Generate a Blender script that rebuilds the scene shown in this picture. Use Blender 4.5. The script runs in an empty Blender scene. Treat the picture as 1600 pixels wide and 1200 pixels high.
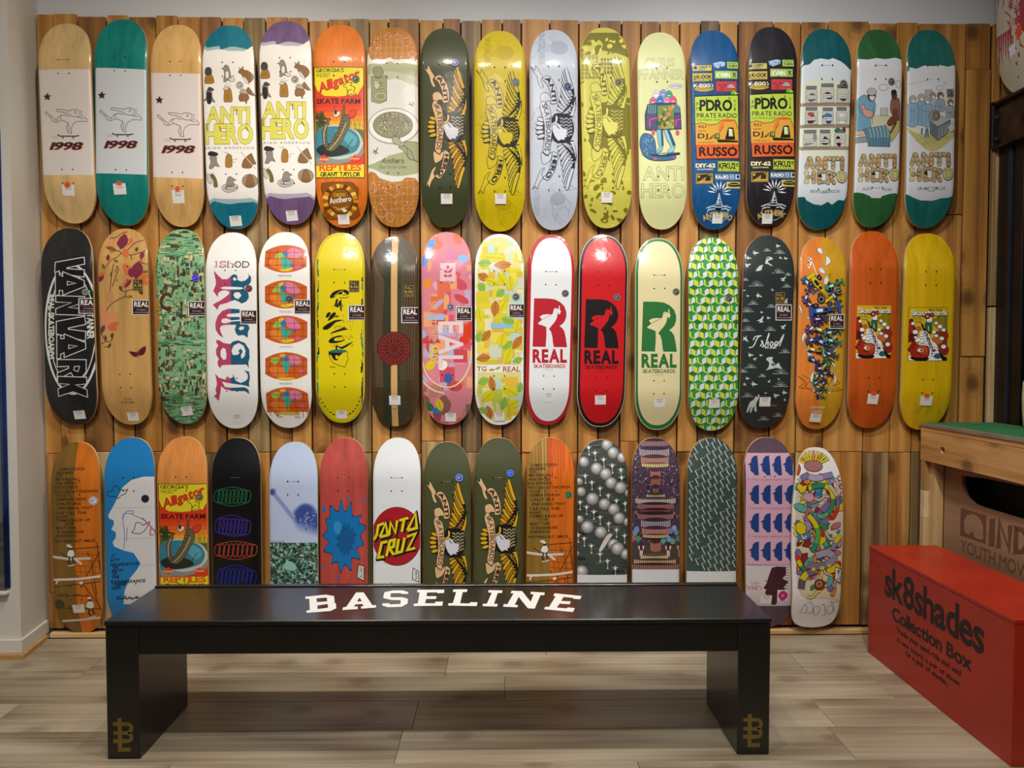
import bpy, math, random, bisect
from mathutils import Vector, Matrix, noise
from mathutils.geometry import tessellate_polygon
R = math.radians
random.seed(7)
scene = bpy.context.scene
col = scene.collection

# ------------------------------------------------------------------ camera
FPX = 1202.0                       # focal length in pixels of the 1600x1200 frame
CAM = Vector((0.0, 0.0, 1.12))
YAW, PITCH = R(0.8), R(2.0)
cam_data = bpy.data.cameras.new('camera')
cam_data.sensor_width = 36.0
cam_data.lens = FPX / 1600.0 * 36.0
cam_data.clip_start = 0.05
cam = bpy.data.objects.new('camera', cam_data)
cam.location = CAM
cam.rotation_euler = (math.pi / 2 - PITCH, 0, -YAW)
col.objects.link(cam)
scene.camera = cam

# ------------------------------------------------------------------ colour management, world, lamps
vs = scene.view_settings
scene.display_settings.display_device = 'sRGB'
vs.view_transform = 'Standard'
vs.look = 'None'
vs.gamma = 1.0
vs.exposure = 0.05
vs.use_curve_mapping = False

world = bpy.data.worlds.new('room_ambience')
scene.world = world
world.use_nodes = True
bgn = world.node_tree.nodes['Background']
bgn.inputs[0].default_value = (0.95, 0.97, 1.0, 1)
bgn.inputs[1].default_value = 0.10

D = 3.08            # distance of the plank wall's front face

def lamp(name, kind, loc, energy, color, size=0.1, target=None, spot=None, blend=0.6, size_y=None):
    l = bpy.data.lights.new(name, kind)
    l.energy = energy
    l.color = color
    if kind == 'AREA':
        if size_y:
            l.shape = 'RECTANGLE'; l.size = size; l.size_y = size_y
        else:
            l.shape = 'DISK'; l.size = size
    else:
        l.shadow_soft_size = size
    if kind == 'SPOT':
        l.spot_size = R(spot); l.spot_blend = blend
    o = bpy.data.objects.new(name, l)
    o.location = loc
    if target is not None:
        d = Vector(target) - Vector(loc)
        o.rotation_euler = d.to_track_quat('-Z', 'Y').to_euler()
    col.objects.link(o)
    return o

WARM = (1.0, 0.89, 0.74)
NEUT = (1.0, 0.96, 0.92)
# ceiling spotlights aimed at the wall, one short row, and a second row further into the shop
for i, x in enumerate((-1.35, -0.45, 0.45, 1.25)):
    lamp('ceiling_spot', 'SPOT', (x * 0.6, 1.78, 3.05), 62, WARM if i < 2 else NEUT, 0.045, (x * 1.1, D, 0.85), 98, 0.85)
for x in (-0.9, 0.7):
    lamp('ceiling_spot_rear', 'SPOT', (x, 0.75, 3.05), 150, NEUT, 0.07, (x * 1.1, D, 0.30), 64, 0.95)
lamp('ceiling_panel', 'AREA', (-0.2, -0.6, 3.05), 14, (1.0, 0.95, 0.88), 0.6, (-0.2, 1.4, 0.0), size_y=0.6)

# ------------------------------------------------------------------ measuring: picture ray to a point on a plane of the room
_rot = cam.rotation_euler.to_matrix()
def ray(px, py):
    return _rot @ Vector(((px - 800.0) / FPX, -(py - 600.0) / FPX, -1.0))
def on_y(px, py, Y):
    d = ray(px, py); t = (Y - CAM.y) / d.y
    return CAM + d * t
def on_z(px, py, Z=0.0):
    d = ray(px, py); t = (Z - CAM.z) / d.z
    return CAM + d * t
def on_x(px, py, X):
    d = ray(px, py); t = (X - CAM.x) / d.x
    return CAM + d * t

# ------------------------------------------------------------------ colours and materials
def lin(h):
    h = h.lstrip('#')
    if len(h) == 3: h = ''.join(c * 2 for c in h)
    out = []
    for i in (0, 2, 4):
        c = int(h[i:i + 2], 16) / 255.0
        out.append(c / 12.92 if c <= 0.04045 else ((c + 0.055) / 1.055) ** 2.4)
    return (out[0], out[1], out[2], 1.0)

class NT:
    def __init__(self, name):
        m = bpy.data.materials.new(name); m.use_nodes = True
        self.m = m; self.t = m.node_tree; self.n = self.t.nodes
        self.b = self.n['Principled BSDF']
    def add(self, kind, **kw):
        nd = self.n.new(kind)
        for k, v in kw.items():
            if isinstance(k, str) and k.startswith('i_'):
                nd.inputs[k[2:]].default_value = v
            else:
                setattr(nd, k, v)
        return nd
    def link(self, a, b): self.t.links.new(a, b)
    def ramp(self, fac, stops):
        r = self.n.new('ShaderNodeValToRGB')
        els = r.color_ramp.elements
        while len(els) < len(stops): els.new(0.5)
        for e, (p, c) in zip(els, stops):
            e.position = p; e.color = c if isinstance(c, tuple) else lin(c)
        self.link(fac, r.inputs[0])
        return r.outputs[0]
    def noise(self, vec, scale, detail=4, rough=0.55, dist=0.0):
        nd = self.add('ShaderNodeTexNoise')
        nd.inputs['Scale'].default_value = scale; nd.inputs['Detail'].default_value = detail
        nd.inputs['Roughness'].default_value = rough; nd.inputs['Distortion'].default_value = dist
        if vec is not None: self.link(vec, nd.inputs['Vector'])
        return nd.outputs['Fac']
    def mix(self, fac, a, b, mode='MIX'):
        nd = self.add('ShaderNodeMix', data_type='RGBA', blend_type=mode)
        for sock, v in ((nd.inputs[0], fac), (nd.inputs[6], a), (nd.inputs[7], b)):
            if isinstance(v, (int, float)): sock.default_value = v
            elif isinstance(v, tuple): sock.default_value = v
            elif isinstance(v, str): sock.default_value = lin(v)
            else: self.link(v, sock)
        return nd.outputs[2]
    def math(self, op, a, b=0.0):
        nd = self.add('ShaderNodeMath', operation=op)
        for sock, v in ((nd.inputs[0], a), (nd.inputs[1], b)):
            if isinstance(v, (int, float)): sock.default_value = v
            else: self.link(v, sock)
        return nd.outputs[0]
    def coords(self, scale, jitter=True):
        tc = self.add('ShaderNodeTexCoord')
        mp = self.add('ShaderNodeMapping'); mp.inputs['Scale'].default_value = scale
        self.link(tc.outputs['Object'], mp.inputs[0])
        if jitter:
            oi = self.add('ShaderNodeObjectInfo')
            cx = self.add('ShaderNodeCombineXYZ')
            self.link(self.math('MULTIPLY', oi.outputs['Random'], 37.0), cx.inputs[0])
            self.link(self.math('MULTIPLY', oi.outputs['Random'], 91.0), cx.inputs[1])
            self.link(self.math('MULTIPLY', oi.outputs['Random'], 53.0), cx.inputs[2])
            self.link(cx.outputs[0], mp.inputs['Location'])
            self.rand = oi.outputs['Random']
        return mp.outputs[0]
    def bump(self, h, strength=0.2, dist=0.002):
        bp = self.add('ShaderNodeBump'); bp.inputs['Strength'].default_value = strength
        bp.inputs['Distance'].default_value = dist
        self.link(h, bp.inputs['Height'])
        return bp.outputs[0]

def plain(name, hexc, rough=0.5, metal=0.0, coat=0.0, var=0.06, nscale=9.0, bump=0.0):
    t = NT(name)
    v = t.coords((1, 1, 1))
    f = t.noise(v, nscale, 5)
    c = lin(hexc)
    lo = tuple(x * (1 - var * 2) for x in c[:3]) + (1,)
    hi = tuple(min(1, x * (1 + var * 2)) for x in c[:3]) + (1,)
    t.link(t.ramp(f, [(0.25, lo), (0.75, hi)]), t.b.inputs['Base Color'])
    t.b.inputs['Roughness'].default_value = rough
    t.b.inputs['Metallic'].default_value = metal
    t.b.inputs['Coat Weight'].default_value = coat
    t.b.inputs['Coat Roughness'].default_value = 0.12
    if bump: t.link(t.bump(t.noise(v, nscale * 12, 4), bump, 0.001), t.b.inputs['Normal'])
    return t.m

def wood(name, dark, mid, light, axis='Z', rough=0.55, grain=1.0, knots=0.8, rnd=0.25, scale=1.0, flat='Y'):
    """sawn timber: long grain streaks, ring figure and a few knots"""
    t = NT(name)
    a = {'X': 0, 'Y': 1, 'Z': 2}[axis]
    s = [9.0 * scale] * 3; s[a] = 1.0 * scale
    v = t.coords(tuple(s))
    warp = t.noise(v, 0.9, 2)
    s2 = [60.0 * scale] * 3; s2[a] = 1.6 * scale
    v2 = t.coords(tuple(s2))
    fine = t.noise(v2, 1.0, 6, 0.65)
    wv = t.add('ShaderNodeTexWave', wave_type='BANDS', bands_direction='X')
    wv.inputs['Scale'].default_value = 0.55; wv.inputs['Distortion'].default_value = 9.0
    wv.inputs['Detail'].default_value = 2.0; wv.inputs['Detail Scale'].default_value = 0.6
    t.link(v, wv.inputs['Vector'])
    f = t.math('ADD', t.math('MULTIPLY', t.math('SUBTRACT', warp, 0.5), 0.75), t.math('MULTIPLY', t.math('SUBTRACT', fine, 0.5), 0.75 * grain))
    f = t.math('ADD', f, 0.5)
    f = t.math('ADD', f, t.math('MULTIPLY', t.math('SUBTRACT', wv.outputs['Fac'], 0.5), 0.20 * grain))
    f = t.math('ADD', f, t.math('MULTIPLY', t.math('SUBTRACT', t.rand, 0.5), rnd))
    c = t.ramp(f, [(0.22, dark), (0.5, mid), (0.8, light)])
    if knots:
        s3 = [7.0 * scale] * 3; s3[a] = 5.2 * scale
        v3 = t.coords(tuple(s3))
        sp = t.add('ShaderNodeSeparateXYZ'); t.link(v3, sp.inputs[0])
        cb = t.add('ShaderNodeCombineXYZ')          # knots lie in the plane of the board's face
        o0, o1 = [k_ for k_ in (0, 1, 2) if k_ != 'XYZ'.index(flat)]
        wob = t.math('MULTIPLY', t.math('SUBTRACT', warp, 0.5), 0.25)
        t.link(t.math('ADD', sp.outputs[o0], wob), cb.inputs[0]); t.link(t.math('ADD', sp.outputs[o1], wob), cb.inputs[1])
        vo = t.add('ShaderNodeTexVoronoi', voronoi_dimensions='2D'); vo.inputs['Scale'].default_value = 0.8
        t.link(cb.outputs[0], vo.inputs['Vector'])
        k = t.ramp(vo.outputs['Distance'], [(0.07, (1, 1, 1, 1)), (0.16, (0.5, 0.5, 0.5, 1)), (0.19, (0.12, 0.12, 0.12, 1)), (0.24, (0.25, 0.25, 0.25, 1)), (0.30, (0, 0, 0, 1))])
        sc = t.add('ShaderNodeSeparateColor'); t.link(vo.outputs['Color'], sc.inputs[0])
        k = t.math('MULTIPLY', k, t.math('GREATER_THAN', sc.outputs[0], 0.35))
        c = t.mix(t.math('MULTIPLY', k, knots), c, '#4a2a10')
    t.link(c, t.b.inputs['Base Color'])
    t.b.inputs['Roughness'].default_value = rough
    t.link(t.bump(fine, 0.25, 0.0015), t.b.inputs['Normal'])
    return t.m

M = {}
M['pine'] = wood('pine_plank', '#8a5a22', '#b27b36', '#c99852')
M['pine_dark'] = wood('brown_plank', '#5f3d1e', '#8b5d2c', '#a97a42', knots=0.7)
M['pine_grey'] = wood('weathered_plank', '#54412c', '#80653f', '#a68d60', knots=0.6, grain=1.4)
M['pine_pale'] = wood('pale_plank', '#8a6c42', '#bf9f6a', '#d9c49a', knots=0.5, grain=1.3)
M['pine_rough'] = wood('rough_sawn_plank', '#7a4a1c', '#a8702f', '#c79a5c', knots=0.7, grain=1.5)
M['trim_wood'] = wood('trim_pine', '#a57b45', '#c39a62', '#d8b886', axis='X', knots=0.3)
M['table_wood'] = wood('table_pine', '#a5733a', '#c6945a', '#d9b07a', axis='Y', flat='X', knots=0.7, grain=1.3)
M['post_wood'] = wood('post_pine', '#8f6a3c', '#b8925c', '#d3b584', axis='Z', knots=0.3)
M['ply_panel'] = wood('brown_plywood', '#86654a', '#9c7a5c', '#ad8d6e', axis='Y', knots=0.0, grain=0.5, rough=0.6)
M['maple_edge'] = wood('maple_ply_edge', '#c8a068', '#dcb884', '#ead0a2', axis='Z', knots=0, grain=0.6)
M['floor'] = wood('laminate_oak', '#756650', '#9b8c74', '#b5a890', axis='X', flat='Z', rough=0.42, knots=0.4, grain=1.1, rnd=0.08, scale=0.9)
M['white_wall'] = plain('painted_plaster', '#d0d3d6', 0.85, var=0.02, nscale=2.0, bump=0.15)
M['white_col'] = plain('painted_column', '#d9d4cb', 0.7, var=0.03, nscale=3.0, bump=0.2)
M['joint'] = plain('dark_joint', '#1f150c', 0.9)
M['black_paint'] = plain('black_satin_paint', '#15130f', 0.33, var=0.12, nscale=5, coat=0.2)
M['black_top'] = plain('black_gloss_laminate', '#1b1917', 0.26, var=0.12, nscale=4, coat=0.35)
M['white_vinyl'] = plain('white_vinyl', '#e9e9e6', 0.4, var=0.01)
M['gold_vinyl'] = plain('gold_vinyl', '#7d6a2e', 0.35, 0.35, var=0.05)
M['red_paint'] = plain('red_box_paint', '#aa260f', 0.45, var=0.10, nscale=6, coat=0.15, bump=0.08)
M['black_print'] = plain('black_stencil', '#1c1210', 0.55, var=0.05)
M['brown_print'] = plain('brown_stencil', '#6d4c38', 0.6, var=0.05)
M['turf'] = plain('green_turf', '#1f6a38', 0.95, var=0.25, nscale=60, bump=0.4)
M['steel'] = plain('galvanised_steel', '#a9a6a2', 0.4, 0.7, var=0.1)
M['rusty_steel'] = plain('dark_rusted_steel', '#3d2b20', 0.5, 0.4, var=0.5, nscale=14)
M['dark_frame'] = plain('dark_frame_paint', '#15100e', 0.4, var=0.2)
M['bolt'] = plain('bolt_metal', '#6a6660', 0.35, 0.9, var=0.1)
M['void'] = plain('dark_interior', '#080706', 0.8)  # near-black colour standing in for the shade of unlit insides
M['mirror'] = plain('mirror_glass', '#c9cdd2', 0.03, 1.0, var=0.0)
M['blue_steel'] = plain('blue_black_steel', '#2c313d', 0.4, 0.5, var=0.1)
M['mirror_edge'] = plain('mirror_bevel', '#4a68b8', 0.08, 0.9, var=0.1)  # blue of coloured lights refracted in the bevel, put into its colour
M['paper'] = plain('label_paper', '#e4e2de', 0.6, var=0.02)
M['cream'] = plain('cream_ceramic', '#cfc5a4', 0.5, var=0.12, nscale=40)
def glass_mat():
    t = NT('dark_door_glass')
    t.b.inputs['Base Color'].default_value = lin('#0a0a0c')
    t.b.inputs['Roughness'].default_value = 0.06
    return t.m
M['door_glass'] = glass_mat()

# ------------------------------------------------------------------ mesh helpers
def mesh_obj(name, verts, faces, mat, parent=None, smooth=False):
    me = bpy.data.meshes.new(name)
    me.from_pydata([tuple(v) for v in verts], [], faces)
    mats = mat if isinstance(mat, (list, tuple)) else [mat]
    for m in mats: me.materials.append(m)
    me.update()
    if smooth:
        for p in me.polygons: p.use_smooth = True
    o = bpy.data.objects.new(name, me)
    col.objects.link(o)
    if parent is not None: o.parent = parent
    return o

def wloc(o):
    l = Vector((0, 0, 0))
    while o is not None: l = l + o.location; o = o.parent
    return l

def box_geo(x0, y0, z0, x1, y1, z1, b=0.0):
    """axis box, edges chamfered by b (one bevel all round)"""
    if b <= 0:
        v = [(x, y, z) for z in (z0, z1) for y in (y0, y1) for x in (x0, x1)]
        f = [(0, 2, 3, 1), (4, 5, 7, 6), (0, 1, 5, 4), (2, 6, 7, 3), (0, 4, 6, 2), (1, 3, 7, 5)]
        return v, f
    v, idx = [], {}
    X, Y, Z = (x0, x1), (y0, y1), (z0, z1)
    for i in (0, 1):
        for j in (0, 1):
            for k in (0, 1):
                sx, sy, sz = (b if i == 0 else -b), (b if j == 0 else -b), (b if k == 0 else -b)
                for ax in range(3):
                    p = [X[i] + sx, Y[j] + sy, Z[k] + sz]
                    p[ax] = (X[i], Y[j], Z[k])[ax]
                    idx[(i, j, k, ax)] = len(v); v.append(tuple(p))
    f = []
    for s in (0, 1):
        q = [(s, 0, 0, 0), (s, 1, 0, 0), (s, 1, 1, 0), (s, 0, 1, 0)]
        f.append([idx[a] for a in (q if s else q[::-1])])
        q = [(0, s, 0, 1), (0, s, 1, 1), (1, s, 1, 1), (1, s, 0, 1)]
        f.append([idx[a] for a in (q if s else q[::-1])])
        q = [(0, 0, s, 2), (1, 0, s, 2), (1, 1, s, 2), (0, 1, s, 2)]
        f.append([idx[a] for a in (q if s else q[::-1])])
    for s in (0, 1):
        for u in (0, 1):
            f.append([idx[(s, u, 0, 0)], idx[(s, u, 1, 0)], idx[(s, u, 1, 1)], idx[(s, u, 0, 1)]])
            f.append([idx[(s, 0, u, 0)], idx[(s, 1, u, 0)], idx[(s, 1, u, 2)], idx[(s, 0, u, 2)]])
            f.append([idx[(0, s, u, 1)], idx[(1, s, u, 1)], idx[(1, s, u, 2)], idx[(0, s, u, 2)]])
    for i in (0, 1):
        for j in (0, 1):
            for k in (0, 1):
                f.append([idx[(i, j, k, 0)], idx[(i, j, k, 1)], idx[(i, j, k, 2)]])
    return v, f

def box(name, lo, hi, mat, parent=None, b=0.002):
    c = Vector(((lo[0] + hi[0]) / 2, (lo[1] + hi[1]) / 2, lo[2]))
    v, f = box_geo(lo[0] - c.x, lo[1] - c.y, 0, hi[0] - c.x, hi[1] - c.y, hi[2] - lo[2], b)
    me = bpy.data.meshes.new(name)
    me.from_pydata(v, [], f)
    import bmesh as _bm
    bm = _bm.new(); bm.from_mesh(me); _bm.ops.recalc_face_normals(bm, faces=bm.faces); bm.to_mesh(me); bm.free()
    me.materials.append(mat)
    o = bpy.data.objects.new(name, me)
    col.objects.link(o)
    if parent is not None:
        o.parent = parent
        o.location = c - parent.location
    else:
        o.location = c
    return o

def prism(name, pts, axis, a0, a1, mat, parent=None):
    """2D outline (list of pairs) swept along an axis from a0 to a1; pairs are the two other axes in order"""
    n = len(pts)
    def P(p, a):
        q = list(p); q.insert(axis, a); return tuple(q)
    v = [P(p, a0) for p in pts] + [P(p, a1) for p in pts]
    tri = tessellate_polygon([[Vector((p[0], p[1], 0)) for p in pts]])
    f = [tuple(t) for t in tri] + [tuple(i + n for i in t[::-1]) for t in tri]
    f += [(i, (i + 1) % n, (i + 1) % n + n, i + n) for i in range(n)]
    if parent is not None:
        L = wloc(parent); v = [(p[0] - L.x, p[1] - L.y, p[2] - L.z) for p in v]
    me = bpy.data.meshes.new(name)
    me.from_pydata(v, [], f)
    import bmesh as _bm
    bm = _bm.new(); bm.from_mesh(me); _bm.ops.recalc_face_normals(bm, faces=bm.faces); bm.to_mesh(me); bm.free()
    me.materials.append(mat)
    o = bpy.data.objects.new(name, me); col.objects.link(o)
    if parent is not None: o.parent = parent
    return o

def empty(name, loc):
    o = bpy.data.objects.new(name, None); o.location = loc
    o.empty_display_size = 0.05
    col.objects.link(o); return o
def tag(o, label, cat, group=None):
    o['label'] = label; o['category'] = cat
    if group: o['group'] = group
    return o
def struct(o, label=None):
    o['kind'] = 'structure'
    if label: o['label'] = label
    return o

# ================================================================== THE ROOM
# ---- floor: laminate boards running along the wall, on a dark underlay
FX0, FX1, FY0, FY1 = -3.4, 3.2, -1.6, 3.10
floor = struct(box('floor', (FX0, FY0, -0.06), (FX1, FY1, -0.0125), M['joint'], b=0), 'light oak laminate floor in front of the plank wall')
bw = 0.192
y = FY1 - 0.05
rr = random.Random(3)
first_row = True
while y > 0.4:
    x = FX0 - rr.random() * 1.2
    while x < FX1:
        x2 = x + 1.285
        a, b_ = max(x, FX0), min(x2, FX1)
        if b_ - a > 0.05:
            o = box('floorboard', (a + 0.0006, y - bw + 0.0006, -0.0125), (b_ - 0.0006, y - 0.0006, 0.0), M['floor'], floor, b=0.0006)
        x = x2
    y -= bw
box('floorboard', (FX0, FY0, -0.0125), (FX1, y, 0.0), M['floor'], floor, b=0.0006)

# ---- back wall: white plaster above, a full wall of old planks below
wall = struct(box('wall_back', (-2.4, D + 0.024, 0.0), (2.4, D + 0.14, 3.3), M['white_wall'], b=0), 'white plaster wall clad with upright pine planks')
box('backing', (on_y(58, 40, D).x, D + 0.015, 0.02), (1.995, D + 0.0235, on_y(800, 34, D).z), M['joint'], wall, b=0)
XR_ = 2.006
tops = [55, 82, 120, 165, 199, 242, 277, 312, 346, 380, 415, 450, 482, 512, 545, 577, 607, 655, 692, 720, 752, 785, 815, 859, 905, 937,
        972, 1002, 1032, 1063, 1095, 1125, 1154, 1210, 1252, 1295, 1359, 1402, 1437, 1512, 1551]
top_y = [21, 21, 25, 22, 25, 23, 25, 26, 26, 27, 26, 27, 31, 29, 29, 30, 29, 30, 29, 31, 30, 30, 30, 31, 32, 31, 32, 33, 32, 34, 32, 33,
         33, 34, 34, 33, 36, 34, 36, 35]
pal_up = 'p p d p p p p d p g p p p p g p d p d g p d p p p d p d p p g p d p p p p p p p'.split()
pal_lo = 'r p w p p d p g p p p r p w g p p w p g d p p p p p p p p p g p p p w p g r g p'.split()
mk = {'p': 'pine', 'd': 'pine_dark', 'g': 'pine_grey', 'w': 'pine_pale', 'r': 'pine_rough'}
rp = random.Random(11)
for i in range(len(tops) - 1):
    xa = on_y(tops[i], 30, D).x + 0.0019
    xb = on_y(tops[i + 1], 30, D).x - 0.0019 - rp.random() * 0.0022
    px = (tops[i] + tops[i + 1]) / 2
    zt = on_y(px, top_y[i], D).z
    zj = on_y(px, 707 + rp.choice((-1, 0, 0, 1, 2)), D).z
    zcuts = [zt, zj, 0.028]
    if i in (3, 10, 24): zcuts = [zt, on_y(px, rp.choice((455, 462)), D).z, zj, 0.028]
    if i in (1, 0): zcuts = [zt, zj, on_y(px, 928, D).z, 0.028]
    if i == 39: zcuts = [zt, on_y(px, 108, D).z, on_y(px, 557, D).z, 0.028]
    if i == 38: zcuts = [zt, on_y(px, 335, D).z, zj, 0.028]
    if i in (17, 26, 30): zcuts = [zt, on_y(px, 690, D).z, 0.028]
    for k in range(len(zcuts) - 1):
        up = zcuts[k + 1] > 0.55
        mat = M[mk[(pal_up if up and k < len(zcuts) - 2 else pal_lo)[i]]]
        th = rp.random() * 0.008
        box('plank', (xa, D + th - 0.001, zcuts[k + 1] + 0.001), (xb, D + 0.0148, zcuts[k] - 0.001), mat, wall, b=0.0016)
# a narrow lighter batten closes the plank wall beside the door
for (za, zb) in ((on_y(1560, 478, D).z, on_y(1560, 232, D).z), (0.028, on_y(1560, 480, D).z)):
    box('plank', (on_y(1552, 232, D - 0.004).x, D - 0.006, za), (2.005, D + 0.0148, zb - 0.001), M['pine_pale'], wall, b=0.0016)
box('plank', (on_y(1552, 100, D).x, D + 0.002, 2.136), (XR_ - 0.016, D + 0.0148, on_y(1556, 37, D).z), M['pine'], wall, b=0.0016)
# wooden quarter strip along the foot of the wall
tr = struct(box('trim_1', (-1.80, D - 0.030, 0.0), (2.0, D - 0.0015, 0.022), M['trim_wood'], b=0.004), 'pale wooden strip along the foot of the plank wall')

# ---- the shop behind the camera: a plain white wall
struct(box('wall_front', (FX0, FY0 - 0.1, 0.0), (FX1, FY0, 3.3), M['white_wall'], b=0), 'plain white wall of the shop facing the plank wall')

# ---- left: white column with skirting, wooden strip and a mirror
PX, PY = -1.795, 2.866
pil = struct(prism('wall_left', [(-2.9, PY), (PX, PY), (-1.828, D + 0.02), (-2.9, D + 0.02)], 2, 0.0, 3.3, M['white_col']), 'white plastered column left of the plank wall')
struct(prism('baseboard_left', [(-2.9, PY - 0.012), (PX + 0.010, PY - 0.012), (-1.815, D - 0.004), (-1.8265, D - 0.004), (PX - 0.0005, PY - 0.001), (-2.9, PY - 0.001)], 2, 0.018, 0.066, M['white_col']), 'white skirting round the column')
struct(prism('trim_2', [(-2.9, PY - 0.030), (PX + 0.026, PY - 0.030), (-1.8015, D - 0.032), (-1.8135, D - 0.032), (PX + 0.0105, PY - 0.0125), (-2.9, PY - 0.0125)], 2, 0.0, 0.017, M['trim_wood']), 'pale wooden strip round the foot of the column')
mir = empty('wall_mirror', (-2.2, PY - 0.02, 0.252))
tag(mir, 'frameless mirror with slanted edge on the white column at the far left', 'mirror')
box('mirror_plate', (-2.55, PY - 0.014, 0.252), (-1.838, PY - 0.002, 1.95), M['mirror'], mir, b=0.0015)
prism('bevel', [(-1.842, PY - 0.016), (-1.828, PY - 0.004), (-1.828, PY - 0.001), (-1.842, PY - 0.0135)], 2, 0.262, 1.95, M['mirror_edge'], mir)
box('ledge', (-2.55, PY - 0.026, 0.240), (-1.832, PY - 0.0005, 0.2515), M['white_col'], mir, b=0.002)

# ---- right: side wall with dark door, steel beam, planks over it
XR = 2.006
wr = struct(box('wall_right', (XR, 1.2, 2.135), (XR + 0.1, D + 0.02, 3.3), M['pine_dark'], b=0), 'side wall over the dark door')
for k, (za, zb) in enumerate(((2.14, 2.25), (2.251, 2.40), (2.401, 2.55), (2.551, 2.72))):
    box('plank', (XR - 0.014, 1.2, za), (XR - 0.0005, D - 0.008, zb - 0.002), M['table_wood'] if k else M['pine_dark'], wr, b=0.0015)
beam = empty('steel_beam', (1.98, 2.4, 1.95))
tag(beam, 'dark rusted steel beam bolted to the plank wall above the door', 'beam')
box('web', (1.975, 1.3, 1.955), (1.99, D - 0.020, 2.118), M['rusty_steel'], beam, b=0.001)
box('flange', (1.955, 1.3, 2.118), (2.0, D - 0.020, 2.130), M['rusty_steel'], beam, b=0.001)
box('flange', (1.955, 1.3, 1.945), (2.0, D - 0.020, 1.955), M['rusty_steel'], beam, b=0.001)
eplate = box('end_plate', (1.952, D - 0.0195, 1.948), (2.0, D - 0.0075, 2.118), M['dark_frame'], beam, b=0.001)
def disc_prism(name, c, r, n, axis, depth, mat, parent):
    o_ = [j for j in range(3) if j != axis]
    pts = [(c[o_[0]] + r * math.cos(2 * math.pi * k / n), c[o_[1]] + r * math.sin(2 * math.pi * k / n)) for k in range(n)]
    return prism(name, pts, axis, c[axis], c[axis] + depth, mat, parent)
for z in (1.985, 2.07):
    disc_prism('bolt', (1.9625, D - 0.0195, z), 0.0085, 6, 1, -0.008, M['bolt'], eplate)
disc_prism('bolt', (1.975, 2.86, 1.978), 0.007, 6, 0, -0.006, M['bolt'], beam)
door = struct(box('door_1', (2.024, 1.3, 0.0), (2.05, D - 0.012, 1.94), M['void'], b=0), 'dark glazed door in a black frame at the right edge')
box('door_frame', (1.985, D - 0.075, 0.0), (2.0235, D - 0.009, 1.944), M['dark_frame'], door, b=0.002)
box('edge_strip', (1.984, D - 0.090, 0.0), (2.0235, D - 0.0755, 1.944), M['blue_steel'], door, b=0.001)
box('door_stile', (1.992, D - 0.15, 0.0), (2.0235, D - 0.0905, 1.944), M['dark_frame'], door, b=0.002)
box('glass_pane', (2.002, 1.4, 0.02), (2.010, D - 0.1505, 1.94), M['door_glass'], door, b=0.001)

# ================================================================== flat lettering helpers
GL = {}
def glyph(ch, bold=0.0):
    key = (ch, bold)
    if key in GL: return GL[key]
    cu = bpy.data.curves.new('glyph', 'FONT')
    cu.body = ch; cu.size = 1.0; cu.offset = bold; cu.resolution_u = 3; cu.fill_mode = 'FRONT'
    ob = bpy.data.objects.new('glyph', cu); col.objects.link(ob)
    dg = bpy.context.evaluated_depsgraph_get(); dg.update()
    ev = ob.evaluated_get(dg); me = ev.to_mesh()
    vs_ = [(v.co.x, v.co.y) for v in me.vertices]
    fs = [tuple(p.vertices) for p in me.polygons]
    ev.to_mesh_clear()
    bpy.data.objects.remove(ob); bpy.data.curves.remove(cu)

    x0 = min((v[0] for v in vs_), default=0); x1 = max((v[0] for v in vs_), default=0.25)
    GL[key] = (vs_, fs, x0, x1)
    return GL[key]
def text_tris(s, bold=0.0, shear=0.0, track=0.07):
    """triangles/quads of a line of text plus its base bounding box (weight 0)"""
    polys, x, ymin, ymax = [], 0.0, 9, -9
    bold = round(bold * 0.55, 4)
    for ch in s:
        if ch == ' ':
            x += 0.30; continue
        v0, _, a, b = glyph(ch, 0.0)
        v, f, _, _ = glyph(ch, bold)
        for fc in f:
            polys.append([(v[k][0] - a + x + shear * v[k][1], v[k][1]) for k in fc])
        for q in v0: ymin = min(ymin, q[1]); ymax = max(ymax, q[1])
        x += (b - a) + track
    return polys, (0.0, x - track, ymin, ymax)
def stroke_polys(pts, w, closed=False, cap=True):
    """polyline with width as a list of quads (averaged joints)"""
    n = len(pts)
    if n < 2: return []
    L, Rr = [], []
    for i in range(n):
        if closed: p0, p1 = pts[i - 1], pts[(i + 1) % n]
        else: p0, p1 = pts[max(i - 1, 0)], pts[min(i + 1, n - 1)]
        c = pts[i]
        d1 = (c[0] - p0[0], c[1] - p0[1]); d2 = (p1[0] - c[0], p1[1] - c[1])
        def nrm(d):
            l = math.hypot(*d); return (d[0] / l, d[1] / l) if l > 1e-9 else None
        a, b = nrm(d1), nrm(d2)
        if a is None: a = b
        if b is None: b = a
        if a is None: a = b = (1, 0)
        t = (a[0] + b[0], a[1] + b[1]); t = nrm(t) or a
        m = t[0] * a[0] + t[1] * a[1]
        k = min(1.0 / max(m, 0.35), 1.8)
        ww = (w[i] if isinstance(w, (list, tuple)) else w) * 0.5 * k
        nx, ny = -t[1] * ww, t[0] * ww
        L.append((c[0] + nx, c[1] + ny)); Rr.append((c[0] - nx, c[1] - ny))
    out = []
    for i in range(n if closed else n - 1):
        j = (i + 1) % n
        out.append([L[i], L[j], Rr[j], Rr[i]])
    return out
def tess(pts, holes=()):
    loops = [[Vector((p[0], p[1], 0)) for p in pts]] + [[Vector((p[0], p[1], 0)) for p in h] for h in holes]
    flat = [p for lp in [pts] + list(holes) for p in lp]
    return [[flat[k] for k in t] for t in tessellate_polygon(loops)]
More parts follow.
